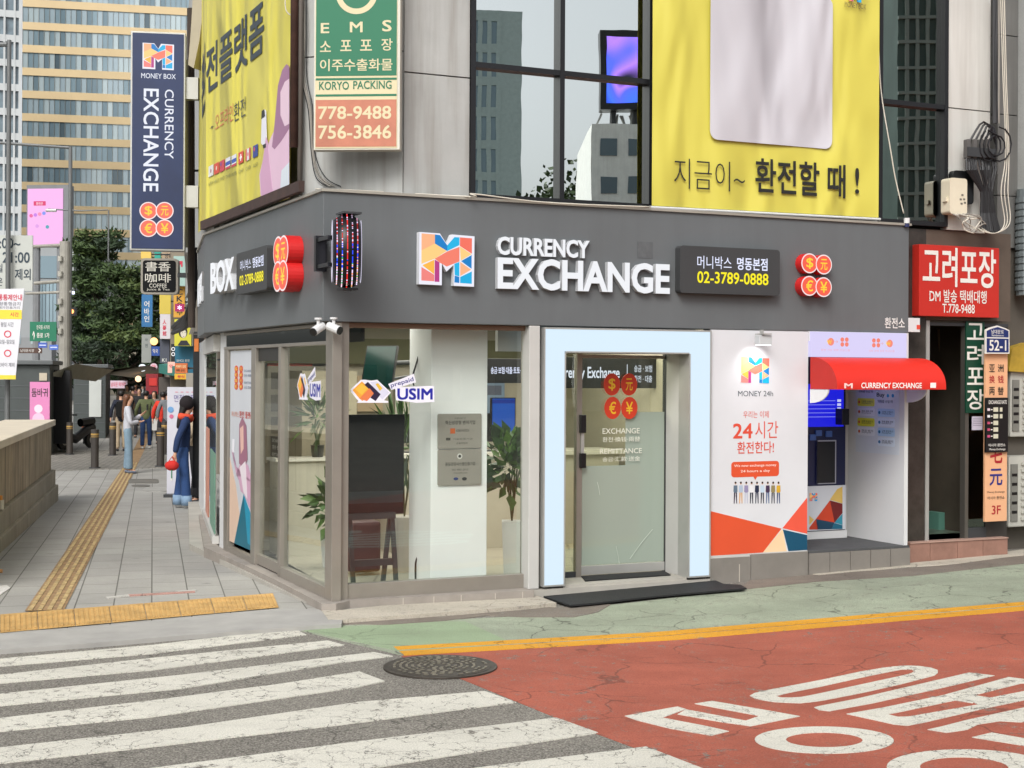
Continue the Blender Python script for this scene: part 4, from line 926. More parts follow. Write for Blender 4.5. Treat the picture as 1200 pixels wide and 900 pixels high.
for i, (x, c_) in enumerate(fl):
    xa_, xb_ = x-2.6, x+3.0; yb = 206.5-(x-247)*.43; a_, b_ = lt.px(xa_, yb)[0], lt.px(xb_, yb)[0]; z_ = lt.px(x, yb)[1]; h_ = .11; k = dict()
    mb.slab(lt, [(a_, z_), (b_, z_), (b_, z_+h_), (a_, z_+h_)], 0, .001, P(c_))
    if i in (3, 4): mb.slab(lt, [(a_, z_+h_*.33), (b_, z_+h_*.33), (b_, z_+h_*.66), (a_, z_+h_*.66)], .001, .002, P('2b4fa8')); mb.slab(lt, [(a_, z_), (b_, z_), (b_, z_+h_*.2), (a_, z_+h_*.2)], .001, .002, P('c23a4a'))
    if i in (5,): mb.slab(lt, [(a_+.3*(b_-a_), z_+h_*.4), (b_-.3*(b_-a_), z_+h_*.4), (b_-.3*(b_-a_), z_+h_*.6), (a_+.3*(b_-a_), z_+h_*.6)], .001, .002, P('efefef')); mb.slab(lt, [(a_+.42*(b_-a_), z_+h_*.2), (b_-.42*(b_-a_), z_+h_*.2), (b_-.42*(b_-a_), z_+h_*.8), (a_+.42*(b_-a_), z_+h_*.8)], .001, .002, P('efefef'))
    if i == 6: mb.slab(lt, [(a_, z_), (a_+.25*(b_-a_), z_), (a_+.25*(b_-a_), z_+h_), (a_, z_+h_)], .001, .002, P('c8302c')); mb.slab(lt, [(b_-.25*(b_-a_), z_), (b_, z_), (b_, z_+h_), (b_-.25*(b_-a_), z_+h_)], .001, .002, P('c8302c')); mb.disc(lt, (a_+b_)/2, z_+h_/2, .02, .001, .002, P('c8302c'), 8)
    if i in (0, 1, 2, 7): mb.disc(lt, a_+(b_-a_)*(.5 if i < 2 else .3), z_+h_*(.5 if i < 2 else .7), .022, .001, .002, P({0: '8a2f3a', 1: 'e8d9c0', 2: '3a4a9a', 7: 'd04a55'}[i]), 8)
    mb.text(['KRW', 'HKD', 'TWD', 'THB', 'RUB', 'CHF', 'CAD', 'AUD'][i], lt, a_, z_-.09, b_, z_-.055, 0, P('8a8a4a'))
mb.build('flag_row', t)
# printed woman in pink on the left banner (at its corner end)
def lp(pts): return [lt.px(x, y) for x, y in pts]
PK = P('c79bb8', .5); PK2 = P('d8b7cc', .5); HR = P('9a6f8e', .5)
mb = MB()
mb.slab(lt, lp([(306, 236), (304, 205), (310, 180), (318, 160), (323, 150), (330, 148), (339, 146), (339, 232), (322, 237)]), .0, .001, PK2)
mb.slab(lt, lp([(330, 200), (339, 190), (339, 231), (328, 230)]), .001, .0018, P('cfd8e0', .5))
mb.slab(lt, lp([(322, 145), (326, 100), (331, 82), (336, 75), (339.3, 78), (339.3, 150), (330, 165), (322, 175), (319, 172)]), .001, .0022, HR)
mb.slab(lt, lp([(329, 135), (329, 108), (334, 96), (339.3, 92), (339.3, 145), (334, 148)]), .0022, .003, P('dcc0d0', .5))
mb.slab(lt, lp([(306, 168), (307, 132), (310, 128), (312, 130), (313, 168), (310, 172)]), .0, .002, P('dcdce4', .5)); mb.slab(lt, lp([(306.5, 140), (307, 130), (310, 128), (311, 136)]), .002, .003, BK); mb.slab(lt, lp([(308, 170), (312, 168), (312, 173), (309, 174)]), .002, .003, BK)
mb.slab(lt, lp([(307, 236), (305, 205), (308, 190), (312, 160), (314, 166), (316, 190), (320, 225)]), .001, .0025, PK)
mb.build('printed_woman', t)
# roof edge rail under the left banner: dark steel channel
mb = MB(); mr = pm('rusty_channel', '3d2a24', .6, var=.3, scale=8); mb.box(lq.pt(-D1+.1, ZF1+.045, .0), LF.r*(D1-.55), Z*.09, LF.n*.05, mr); mb.build('eaves_channel', B)
# vertical sign
es_ = Plane(at(418, 200, 11.72).xy.to_3d(), (math.cos(R(-4)), math.sin(R(-4)), 0)); a0, c0, a1, c1 = es_.RB(369, 174, 465.5, 175)
c0 = es_.px(369, 174)[1]; ztop = c0+1.62; a1 = es_.px(465.5, 100)[0]
t = sign('vertical_sign', 'green and orange KORYO PACKING sign with EMS lettering and phone numbers on the upper wall', 'sign', es_, a0, c0)
CRM = P('cdc29c', .5); GR = P('0b6a49', .5); ORG = pm('faded_orange', 'b26f57', .55, var=.16, scale=5)
mb = MB(); mb.on(es_, a0-.012, c0-.012, a1+.022, ztop, -.11, -.004, pm('sign_frame_cream', 'c9c6b8', .5, var=.1)); mb.on(es_, a0, c0, a1, ztop-.01, -.004, 0, CRM); mb.build('case', t, bevel=.004)
def ey(y): return es_.px(400, y)[1]
mb = MB(); mb.on(es_, a0+.005, ey(89), a1-.005, ztop-.02, .001, .002, GR); mb.on(es_, a0+.005, ey(94), a1-.005, ey(91.5), .001, .002, GR); mb.on(es_, a0+.005, ey(113), a1-.005, ey(110.5), .001, .002, GR)
mb.on(es_, a0+.005, ey(172), a1-.005, ey(117), .001, .002, ORG); mb.build('colour_fields', t)
mb = MB()
for s_, x0, y0, x1, y1, m_, bo in (('E', 376, 39, 386, 27, CRM, .03), ('M', 410, 38, 425, 25.5, CRM, .03), ('S', 448, 37, 459, 23.5, CRM, .03), ('소', 375, 61, 388, 48, CRM, .02), ('포', 399, 60, 412, 47, CRM, .02), ('포', 422, 59.5, 436, 46.5, CRM, .02), ('장', 447, 59.5, 460, 45, CRM, .02),
  ('이주수출화물', 375, 83.5, 460, 68.5, CRM, .02), ('KORYO', 374, 105.5, 409, 95.5, GR, .02), ('PACKING', 414, 104.5, 459, 94.5, GR, .02), ('778-9488', 373, 140, 458.5, 124, CRM, .03), ('756-3846', 373, 163, 458.5, 146.5, CRM, .03)):
    q_ = es_.RB(x0, y0, x1, y1); mb.text(s_, es_, *q_, .003, m_, bo)
cc = es_.px(418, -8); mb.ring(es_, cc[0], cc[1], .125, .17, .003, CRM, 40)
mb.build('lettering', t)
# corner pipe, cables
pr = PL(0, .0); MPIPE = pm('rusty_pipe', '4a3029', .6, var=.35, scale=6)
pr = Plane((0, 12.12, 0), (1, 0, 0)); x = pr.px(344, 200)[0]
mb = MB(); zz0 = pr.px(344, 172)[1]; mb.tube([pr.pt(x, zz0, -.02), pr.pt(x, HT, -.02)], .035, MPIPE, 10); tag(mb.build('drain_pipe', smooth=True), 'rusty brown drain pipe running up the corner beside the yellow banner', 'pipe')
x2 = pr.px(351, 200)[0]; mb = MB(); mb.tube([pr.pt(x2, ZF1+.05, -.03), pr.pt(x2, HT, -.03)], .022, pm('grey_brown', '77706a', .6), 8); tag(mb.build('conduit_pipe', smooth=True), 'thin grey conduit pipe beside the rusty drain pipe at the corner', 'pipe')
def cable(pts, r, label, mat, name='cable', group=None, seg=6, jit=0, sub=8):
    P_ = [Vector(p) for p in pts]; out = []
    for i in range(len(P_)-1):
        p0, p1, p2, p3 = P_[max(i-1, 0)], P_[i], P_[i+1], P_[min(i+2, len(P_)-1)]
        for k in range(sub):
            u = k/sub; out.append(.5*((2*p1)+(p2-p0)*u+(2*p0-5*p1+4*p2-p3)*u*u+(3*p1-p0-3*p2+p3)*u**3)+Vector((rng.uniform(-jit, jit), rng.uniform(-jit, jit), rng.uniform(-jit, jit))))
    out.append(P_[-1]); mb = MB(); mb.tube(out, r, mat, seg); return tag(mb.build(name, smooth=True), label, 'cable', group)
GC = pm('grey_cable', '8f8a82', .6); BC = pm('black_cable', '17171a', .5); WC = pm('pale_cable', 'c9c3b5', .6)
def pf(x, y, n=.0, pl=None):
    pl = pl or (CH if x < 473 else PL(0, .05) if y < 150 else PL()); return pl.pt(*pl.px(x, y), n)
for k_, (dx, m_) in enumerate(((0, BC), (3, GC), (5.5, BC), (1.5, GC))):
    cable([pf(354+dx, -20, .02), pf(356+dx, 40, .03), pf(354+dx*1.2, 90, .02), pf(363+dx, 130, .03), pf(366+dx*.8, 180, .02), pf(372+dx*2, 208, .03), pf(384+dx*3, 219, .02)], .004+.002*(k_ % 2), 'loose thin cable hanging on the wall panel left of the green sign', m_, group='loose cables beside the green sign')
cable([pf(338, -10, .06), pf(340, 14, .08), pf(347, 20, .06), pf(352, 12, .05)], .005, 'pale cable loop in front of the rusty drain pipe', WC)
cable([pf(372, 222, .04), pf(420, 224, .05), pf(548, 231, .04), pf(552, 228, .05), pf(640, 238, .04), pf(760, 243, .04)], .006, 'pale cable lying along the top edge of the fascia', WC)
cable([pf(1031, -10, -.06), pf(1033, 60, -.04), pf(1037, 110, -.05), pf(1046, 170, -.04), pf(1052, 210, -.03), pf(1059, 250, .0)], .006, 'long pale cable hanging down the right upper window', WC)
# junction wires right of the window
jx = PL(0, .04)
t = sign('meter_box', 'cream plastic meter box with tangled wires on the wall above the red sign', 'meter box', jx, *jx.RB(1109, 251, 1131, 208)[:2], 0)
a0, c0, a1, c1 = jx.RB(1110.5, 250.5, 1131, 210); mb = MB(); mb.slab(jx, rrect(a0, c0, a1, c1, .03), -.1, .03, pm('cream_plastic', 'd8cfb8', .45)); mb.build('box', t, bevel=.006)
mb = MB()
for x_, y_ in ((1124, 228), (1126, 233), (1122, 233), (1127, 237), (1123, 238)): q_ = jx.RB(x_, y_+2, x_+2.5, y_); mb.on(jx, *q_, .031, .032, P('6f6a60'))
mb.on(jx, a0-.02, c0+.12, a0, c0+.16, -.05, .0, MATS['cream_plastic']); mb.build('markings', t)
t = sign('cable_splice_rack', 'black cable splice rack fanning many black cables beside the meter box', 'cable rack', jx, *jx.px(1150, 190), 0)
mb = MB()
for i in range(4):
    q_ = jx.RB(1129+i*7.5, 186, 1133.5+i*7.5, 164); mb.slab(jx, rrect(*q_, .012), .0, .05, pm('splice_grey', '5c5a58', .5))
q_ = jx.RB(1129, 184, 1162, 176); mb.on(jx, *q_, .05, .07, M_DG); mb.build('splice_holder', t)
mb = MB()
for i in range(24):
    x0 = 1130+i*1.45; pts = [jx.pt(*jx.px(x0, 184), .03), jx.pt(*jx.px(x0+rng.uniform(-2, 3), 200), .05), jx.pt(*jx.px(1146+i*.6+rng.uniform(-2, 2), 225), .04), jx.pt(*jx.px(1147+i*.7, 250), .03), jx.pt(*jx.px(1146+i*.9+rng.uniform(-2, 2), 272), .05)]
    mb.tube(pts, .008+.005*rng.random(), BC, 6)
for i in range(5):
    x0 = 1134+i*6; cx_ = 1150+i*2
    pts = [jx.pt(*jx.px(x0, 166), .03)]+[jx.pt(*jx.px(x0+(1163-x0)*k/6, 166-math.sin(math.pi*k/6)*(22-i*1.5)), .05) for k in range(1, 6)]+[jx.pt(*jx.px(1163, 170), .05)]
    mb.tube(pts, .011, BC, 6)
for q__ in range(3):
    pts = [jx.pt(*jx.px(1152+q__*4+10*math.sin(k*.6), 172-(18-q__*3)*math.cos(k*.6)), .07+q__*.01) for k in range(0, 11)]; mb.tube(pts, .009, BC, 6)
pts = [jx.pt(*jx.px(1166+14*math.sin(k*.52), 170-20*math.cos(k*.52)), .06) for k in range(0, 8)]; mb.tube(pts, .008, BC, 6)
mb.build('black_cables', t)
q_ = jx.RB(1118, 238, 1142, 201); mb = MB(); mb.slab(jx, rrect(*q_, .04), -.08, -.01, M_BLACK); mb.build('back_plate', t)
mb = MB()
for i in range(9):
    x0 = 1162+i*.9; mb.tube([jx.pt(*jx.px(x0, y_), .02+.02*rng.random()) for y_ in (-10, 50, 100, 145)], .014 if i < 4 else .006, BC if i < 6 else GC, 6)
mb.build('riser_cables', t)
for i in range(3): cable([jx.pt(*jx.px(1169+i*2.2, -8), .04), jx.pt(*jx.px(1171+i*2, 90), .05), jx.pt(*jx.px(1174+i*2, 180), .05), jx.pt(*jx.px(1168+i*4, 225), .06), jx.pt(*jx.px(1172+i*3, 262), .06), jx.pt(*jx.px(1160, 274), .06), jx.pt(*jx.px(1135+i*5, 268), .06)], .0055, 'thin pale cable dropping past the black splice rack', WC, group='pale cables past the splice rack')
for i in range(7):
    pts = [jx.pt(*jx.px(1114+i*2.5, 251), .02)]+[jx.pt(*jx.px(1122+i*3+rng.uniform(-8, 10), 256+k*5+rng.uniform(-3, 3)), .04+rng.random()*.06) for k in range(4)]+[jx.pt(*jx.px(1135+rng.uniform(-6, 12), 274), .08)]
    cable(pts, .006, 'pale wire in the tangle under the cream meter box', WC if i % 2 else GC, group='wires tangled under the meter box')
mb = MB(); q_ = PL(0, .0).RB(1054, 260, 1066, 253); c_ = PL().pt(*PL().px(1061, 262), .02); mb.tube([c_, c_+Z*.05], .028, M_WHITE_P, 10); mb.tube([c_-Z*.035, c_], .024, pm('navy_cap', '1d2350', .5), 10); tag(mb.build('end_cap'), 'small white and navy cap on the top right corner of the fascia', 'cap')
mb = MB(); q_ = PL(0, .05).RB(1060.5, 389, 1074, 373); mb.on(PL(0, .05), *q_, -.02, .05, M_WHITE_P); q2_ = PL(0, .05).RB(1070, 386, 1074, 381); mb.on(PL(0, .05), *q2_, .051, .053, RED); tag(mb.build('alarm_box', bevel=.004), 'small white box with a red mark under the right end of the fascia', 'box')
# ---------- neighbouring entrance to the right
EN = thing('packing_shop_front', 'narrow dark stone shop entrance with glass door right of the exchange shop', 'shop front', PL(0, .3).pt(5.9, 0), rotz=ANG)
gp_ = PL(0, .18); gx = lambda x, y=550: gp_.px(x, y)[0]
zE = gp_.px(1110, 632)[1]
mb = MB(); mb.on(gp_, 5.90, -.1, gx(1084), ZF1+.0, -.3, 0, M_GRNT); mb.on(gp_, gx(1084), gp_.px(1100, 375)[1], gx(1183), ZF1, -.3, 0, pm('brown_cladding', '574c42', .6, var=.15, scale=3)); mb.build('wall', EN)
mb = MB()
for i, x in enumerate((1084, 1130)):
    mb.on(gp_, gx(x), zE, gx(x+4), gp_.px(1100, 376)[1], -.06, .01, M_STEEL if i == 0 else pm('dull_steel', '6d6a64', .4, metal=.6))
mb.on(gp_, gx(1088), gp_.px(1100, 378)[1]-.03, gx(1180), gp_.px(1100, 378)[1], -.06, .01, M_DG); mb.on(gp_, gx(1134), zE, gx(1156), zE+.1, -.05, 0, M_DG); mb.build('door_frame', EN)
mb = MB(); mb.on(gp_, gx(1134), zE+.1, gx(1156), gp_.px(1100, 380)[1], -.03, -.022, glass('dark_door_glass', (.35, .36, .33), .1)); mb.build('door_glass', EN)
mb = MB(); mb.on(gp_, gx(1156), zE-.05, gx(1181), gp_.px(1100, 378)[1], -.3, -.01, pm('dark_side_wall', '3a3631', .6, var=.2)); mb.build('side_wall', EN)  # side wall in a dark grey-brown tone
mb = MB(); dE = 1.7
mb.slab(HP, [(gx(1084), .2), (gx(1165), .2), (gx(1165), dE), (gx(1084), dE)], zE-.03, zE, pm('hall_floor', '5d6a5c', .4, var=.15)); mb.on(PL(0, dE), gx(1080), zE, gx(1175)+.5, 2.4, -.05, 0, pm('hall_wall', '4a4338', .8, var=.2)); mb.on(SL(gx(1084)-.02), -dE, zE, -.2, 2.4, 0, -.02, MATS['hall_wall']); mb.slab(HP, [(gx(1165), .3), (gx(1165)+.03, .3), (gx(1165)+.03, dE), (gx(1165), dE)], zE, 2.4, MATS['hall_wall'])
mb.slab(HP, [(gx(1080), .2), (gx(1170), .2), (gx(1170), dE), (gx(1080), dE)], 2.4, 2.45, MATS['hall_wall'])
mb.build('hallway', EN)
mb = MB(); q_ = PL(0, .9); mb.box(q_.pt(q_.px(1100, 600)[0], zE), U*.42, V*.2, Z*.18, P('5f8f80', .5)); tag(mb.build('storage_crate'), 'low green crate on the hallway floor inside the packing shop doorway', 'crate')
mb = MB(); q_ = PL(0, 1.3); mb.box(q_.pt(q_.px(1094, 600)[0], zE), U*.3, V*.3, Z*.62, P('a8773a', .7)); tag(mb.build('cardboard_box', bevel=.01), 'brown cardboard box standing in the dark packing shop hallway', 'box')
# hanging cloth inside the doorway
mb = MB(); q_ = PL(0, 1.0); pts = [q_.px(x, y) for x, y in ((1098, 385), (1172, 385), (1172, 595), (1152, 607), (1130, 600), (1118, 575), (1108, 500))]; mb.slab(q_, pts, 0, .01, pm('brown_cloth', '6a5d47', .85, var=.2, scale=2, bump=.3)); tag(mb.build('hanging_cloth'), 'brown cloth draped inside the packing shop doorway', 'cloth')
mb = MB(); pq = PL(0, .1); y0_ = pq.px(1100, 632)[1]
for i, (x0, x1) in enumerate(((1066, 1090), (1090, 1122), (1122, 1152), (1152, 1181))):
    mb.on(pq, pq.px(x0, 640)[0]+.003, -.1, pq.px(x1, 640)[0]-.003, zE-.012+.0*i, -.5, 0, pm('red_granite', '8d6a5c', .6, var=.18, scale=6))
mb.on(pq, pq.px(1066, 640)[0], zE-.012, pq.px(1181, 640)[0], zE, -.5, .01, pm('red_granite_top', 'a58678', .65, var=.15)); mb.build('step', EN)
# signs of the packing shop
def flat_sign(name, label, cat, pl, rect, th_, case, rows, extra=None, shape=None):
    a0, c0, a1, c1 = rect; t = sign(name, label, cat, pl, a0, c0); mb = MB()
    if shape: mb.slab(pl, shape, -th_, 0, case)
    else: mb.on(pl, a0, c0, a1, c1, -th_, 0, case)
    mb.build('sign_board', t, bevel=.003); mb = MB()
    if extra: extra(mb, pl, rect)
    for s_, x0, y0, x1, y1, m_, bo in rows: mb.text(s_, pl, *pl.RB(x0, y1, x1, y0), .003, m_, bo)
    if mb.v: mb.build('lettering', t)
    return t
WT = P('dcd9d2', .4); rp = PL(0, .08)
a0, _, a1, _ = rp.RB(1077, 370, 1171, 288); c0, c1 = rp.px(1077, 370)[1], rp.px(1077, 286)[1]
flat_sign('shop_sign', 'red shop sign with large white Korean letters and a phone number above the dark doorway', 'sign', rp, (a0, c0, a1, c1), .12, pm('sign_red', 'b82a20', .35, var=.05), [('고려포장', 1081, 293, 1167, 335, WT, .03), ('DM 발송 택배대행', 1089, 341, 1156, 354, WT, .02), ('T.778-9488', 1104, 357, 1142, 366.5, WT, .02)])
rg = PL(0, .15); a0, _, a1, _ = rg.RB(1132, 480, 1154, 378); c0, c1 = rg.px(1143, 484)[1], rg.px(1143, 377)[1]
flat_sign('vertical_sign', 'narrow dark green vertical sign with white Korean letters beside the glass door', 'sign', rg, (a0, c0, a1, c1), .02, P('12402f', .35), [(ch, 1133, y0, 1153, y1, WT, .02) for ch, y0, y1 in (('고', 379, 398), ('려', 404, 427), ('포', 431, 451), ('장', 456, 480))])
mb = MB(); q_ = rg.RB(1139.5, 504, 1151.5, 488); mb.on(rg, *q_, -.01, 0, P('c3bccb')); 
for i in range(5): mb.on(rg, q_[0]+.01, q_[3]-.02-.018*i, q_[2]-.012, q_[3]-.014-.018*i, .0005, .0015, P('8a8494'))
tag(mb.build('paper_notice'), 'small pale paper notice taped to the glass under the green vertical sign', 'notice')
rs_ = PL(0, .05); x0_, x1_ = rs_.px(1155, 500)[0], rs_.px(1180.5, 500)[0]
c0, c1 = rs_.px(1168, 611)[1], rs_.px(1168, 414)[1]
RB_ = P('a5202a', .4); NB = P('252b7a', .4)
flat_sign('vertical_sign', 'tall peach coloured vertical sign with red and blue characters and 3F at its foot', 'sign', rs_, (x0_, c0, x1_, c1), .03, P('dfa981', .45), [('亚', 1159, 427, 1165.5, 436, BK, .02), ('洲', 1169, 427, 1176, 436, BK, .02), ('换', 1159, 440, 1165.5, 449, RB_, .02), ('钱', 1169, 440, 1176, 449, RB_, .02), ('两', 1159, 453.5, 1165.5, 463, BK, .02), ('替', 1169, 453.5, 1176, 463, BK, .02),
 ('毛', 1160, 517, 1174.5, 543, RB_, .03), ('元', 1159.5, 549, 1174.5, 569, NB, .03), ('Money Exchange', 1157, 575, 1177, 578.5, BK, 0), ('아시아 환전소', 1157, 581, 1177, 585.5, BK, .01), ('3F', 1162, 592, 1172.5, 603, RB_, .02)])
rs2 = PL(0, .02); x0_, x1_ = rs2.px(1156, 500)[0], rs2.px(1181.5, 500)[0]; c0, c1 = rs2.px(1168, 530)[1], rs2.px(1168, 466)[1]
def rates(mb, pl, r):
    for i in range(5):
        y = 480+i*7.8; mb.on(pl, *pl.RB(1164, y+2.6, 1169.5, y-2.6), .001, .003, P('c9c6b0')); mb.on(pl, *pl.RB(1157, y+1.5, 1160, y-1.5), .001, .003, P(['d9c9cf', 'dcdcdc', 'b84a6a', 'b84a6a', 'c0507a'][i])); mb.on(pl, *pl.RB(1161, y+.6, 1163, y-.6), .001, .003, WT)
        if i < 2: mb.on(pl, *pl.RB(1171.5, y+2.4, 1174.5, y-2.4), .001, .003, P('c9c6b0'))
flat_sign('rate_board', 'black exchange rate board with small coloured rows fixed over the peach sign', 'rate board', rs2, (x0_, c0, x1_, c1), .03, M_BLACK, [('EXCHANGE RATE', 1158.5, 469, 1179.5, 473.5, WT, .02), ('아시아 환전소', 1158, 519.5, 1178, 523.5, WT, .02), ('Money Exchange', 1159, 525, 1178, 528.5, WT, .01)], rates)
rn = PL(0, .0); pts = [rn.px(x, y) for x, y in ((1155, 414.5), (1155, 386.5), (1160, 384), (1169, 381.5), (1178, 384.5), (1183, 387), (1183, 414.5))]
def nb(mb, pl, r):
    inner = [pl.px(x, y) for x, y in ((1156.2, 413), (1156.2, 387.8), (1161, 385.5), (1169, 383.2), (1177, 385.8), (1181.8, 388), (1181.8, 413))]; mb.slab(pl, inner, .0005, .002, P('1c2c63', .35)); mb.on(pl, *pl.RB(1156, 396.4, 1182, 395.6), .002, .003, WT)
flat_sign('house_number_plate', 'navy house-shaped number plate reading 52-1 above the peach vertical sign', 'number plate', rn, (rn.px(1155, 414)[0], rn.px(1168, 414.5)[1], rn.px(1183, 414)[0], rn.px(1168, 381)[1]), .02, WT, [('52-1', 1159, 398.5, 1179, 411, WT, .03), ('남대문로', 1161.5, 386.5, 1176, 391, WT, .02), ('Namdaemun-ro', 1162, 392, 1176, 394, WT, .01)], nb, pts)
sr = PL(0, .2); q_ = (sr.px(1058, 0+480)[0], sr.px(1070, 488)[1], sr.px(1082, 480)[0], sr.px(1070, 457)[1])
flat_sign('shop_sign', 'small red sign partly hidden behind the white side wall of the cash machine recess', 'sign', sr, q_, .08, P('b8231c', .35), [('안내소', 1066, 466, 1078, 474, WT, .02), ('SE.CM', 1060, 481, 1072, 484.5, WT, .02)])
mb = MB(); xx = rn.px(1168, 400)[0]; mb.on(rn, xx-.015, c1+.9, xx+.015, c1+1.0, 0, .01, M_WHITE_P)
# far right: neighbour building, air conditioner units, duct
NBp = PL(0, .5); nx = lambda x: NBp.px(x, 400)[0]
NB_ = thing('neighbour_building', 'grey panelled neighbour building at the right edge with a white tiled strip', 'building', NBp.pt(nx(1168), 0), rotz=ANG)
mb = MB(); zz = NBp.px(1180, 42)[1]
for z0, z1 in ((ZF1-.1, NBp.px(1180, 230)[1]), (NBp.px(1180, 230)[1]+.01, NBp.px(1180, 135)[1]), (NBp.px(1180, 135)[1]+.01, zz), (zz+.01, HT)): mb.on(NBp, nx(1168), z0, nx(1191), z1, -.2, 0, pm('slate_panel', '6f6f6c', .6, var=.1, streak=.4, dirt='3a3835'))
mb.on(NBp, nx(1168), -.2, nx(1168)+6, ZF1-.1, -.3, -.04, pm('dim_wall', '57524a', .8, var=.15)); mb.on(NBp, nx(1168), -.2, nx(1168)+6, HT+2, -.4, -.21, pm('slate_panel2', '565552', .7)); mb.build('wall', NB_)
mb = MB(); mb.on(NBp, nx(1191)+.01, ZF1+.3, nx(1191)+3, HT+1, -.2, .25, tile_mat('white_tile', 'b3b5b2', .2, .2, ANG, joint='8a8c8a', var=.03)); mb.build('tiled_bay', NB_)
mb = MB(); x = NBp.px(1196, 300)[0]
for k in range(14): mb.tube([NBp.pt(x, ZF1-.55+k*.07, .12), NBp.pt(x, ZF1-.55+k*.07+.05, .12)], .14, pm('duct_grey', '8b9496', .4, metal=.4), 16)
mb.tube([NBp.pt(x, ZF1-.6, .12), NBp.pt(x, ZF1+.5, .12)], .128, MATS['duct_grey'], 16); tag(mb.build('ventilation_duct'), 'ribbed grey ventilation duct at the right edge above the air conditioner units', 'duct')
def ac(x0, y0, x1, y1, d, label):
    p = PL(0, d); a0, c0 = p.px(x0, y1); a1, c1 = a0+.82, p.px(x0, y0)[1]
    t = thing('air_conditioner_unit', label, 'air conditioner', p.pt(a0, c0), 'outdoor units at the right edge', ANG); m_ = pm('ac_white', 'b4b3aa', .5, var=.08, scale=4)
    mb = MB(); mb.slab(HP, [(a0, d), (a1, d), (a1, d+.32), (a0, d+.32)], c0, c1, m_); mb.build('case', t, bevel=.01)
    mb = MB(); n_ = 9
    for i in range(n_): z_ = c0+.08+(c1-c0-.16)*i/(n_-1); mb.on(p, a0+.16, z_-.012, a1-.05, z_+.018, .001, .02, m_)
    mb.build('louvre', t); mb = MB(); mb.on(p, a0+.02, c0+.06, a0+.11, c1-.08, .001, .012, pm('ac_grey', '77766f', .6))
    for i in range(5): mb.on(p, a0+.03, c0+.14+i*(c1-c0-.25)/5, a0+.10, c0+.17+i*(c1-c0-.25)/5, .012, .014, M_BLACK)
    mb.build('side_grille', t)
ac(1184, 436, 1200, 512, .45, 'upper pale air conditioner unit at the right edge behind the peach sign'); ac(1182, 535, 1200, 618, .35, 'lower pale air conditioner unit standing on the ground at the right edge')
mb = MB(); p = PL(0, .4); a0, c0 = p.px(1182, 435); mb.slab(p, [(a0, c0+.0), (a0+.45, c0-.02), (a0+.5, c0+.22), (a0+.3, c0+.3), (a0+.05, c0+.24)], -.25, 0, pm('yellow_bundle', 'a88a2c', .7, var=.25, scale=6)); tag(mb.build('yellow_bundle', bevel=.03), 'dusty yellow bundle resting on the upper air conditioner unit', 'bundle')
# ---------- shop interior
ru = PL(0, .5)
def inner(pl, x0, y0, x1, y1): a0, b1 = pl.px(x0, y0); a1, b0 = pl.px(x1, y1); return a0, b0, a1, b1
# easel with large dark display
pe = PL(0, .62); a0, c0, a1, c1 = inner(pe, 400, 486, 473, 602); a0 = max(a0, .16)
t = thing('display_stand', 'large black display on a dark easel behind the front window', 'display', pe.pt((a0+a1)/2, ZP), None, ANG)
mb = MB(); mb.on(pe, a0, c0, a1, c1, -.04, 0, pm('screen_black', '101418', .12, var=.05)); mb.on(pe, a0+.01, c0+.1, a1-.01, c0+.2, .001, .002, pm('screen_grey', '2a2f33', .3)); mb.build('screen', t, bevel=.004)
def leg(x0, y0, x1, y1, d=0):
    p = pe.off(-d); A, C = p.px(x0, y0); A2, C2 = p.px(x1, y1); mb = MB(); mb.slab(p, [(A-.018, C), (A+.018, C), (A2+.018, ZP), (A2-.018, ZP)], -.03, 0, M_DG); mb.build('leg', t)
leg(410, 603, 415, 682); leg(458, 603, 449, 680, .05); leg(460, 603, 465, 681)
mb = MB(); q_ = inner(pe, 412, 657, 466, 662); mb.on(pe, *q_, -.04, -.01, M_DG); q_ = inner(pe, 405, 602, 462, 607); mb.on(pe, *q_, -.05, .04, M_DG); mb.build('crossbar', t)
pc = PL(0, 1.3); a0, c0, a1, c1 = inner(pc, 411, 612, 447, 660); mb = MB(); mb.on(pc, a0, ZP+.03, a1, c1, -.3, 0, pm('maroon_case', '3c2426', .5, var=.1)); tag(mb.build('suitcase', bevel=.03), 'dark maroon suitcase on the floor behind the easel legs', 'suitcase')
# hanging tv
pt_ = PL(0, 1.25); c_ = pt_.pt(*pt_.px(446, 430)); t = thing('wall_television', 'small dark television hanging tilted beside the white column', 'television', c_)
tp = Plane(c_, Vector((.9, -.35, 0)), Vector((.12, .25, .97))); tp.n = tp.r.cross(tp.u).normalized()
mb = MB(); mb.on(tp, -.17, -.2, .14, .2, -.03, 0, M_BLACK); mb.on(tp, -.16, -.19, .13, .19, .001, .003, pm('tv_green', '12352f', .15)); mb.build('screen', t); mb = MB(); mb.tube([tp.pt(.1, .05, -.05), tp.pt(.25, .12, -.25)], .02, M_BLACK, 8); mb.tube([tp.pt(.1, -.1, -.05), tp.pt(.25, .0, -.25)], .012, M_BLACK, 8); mb.build('bracket', t)
cable([PL(0, .7).pt(*PL(0, .7).px(491, 384)), PL(0, .7).pt(*PL(0, .7).px(492, 410)), PL(0, .7).pt(*PL(0, .7).px(484, 440)), PL(0, .7).pt(*PL(0, .7).px(485, 452))], .008, 'black cable hanging down the inner side of the white column', BC)
cable([PL(0, .7).pt(*PL(0, .7).px(491, 650)), PL(0, .7).pt(*PL(0, .7).px(487, 660)), PL(0, .7).pt(*PL(0, .7).px(487, 683))], .008, 'short black cable at the foot of the white column', BC)
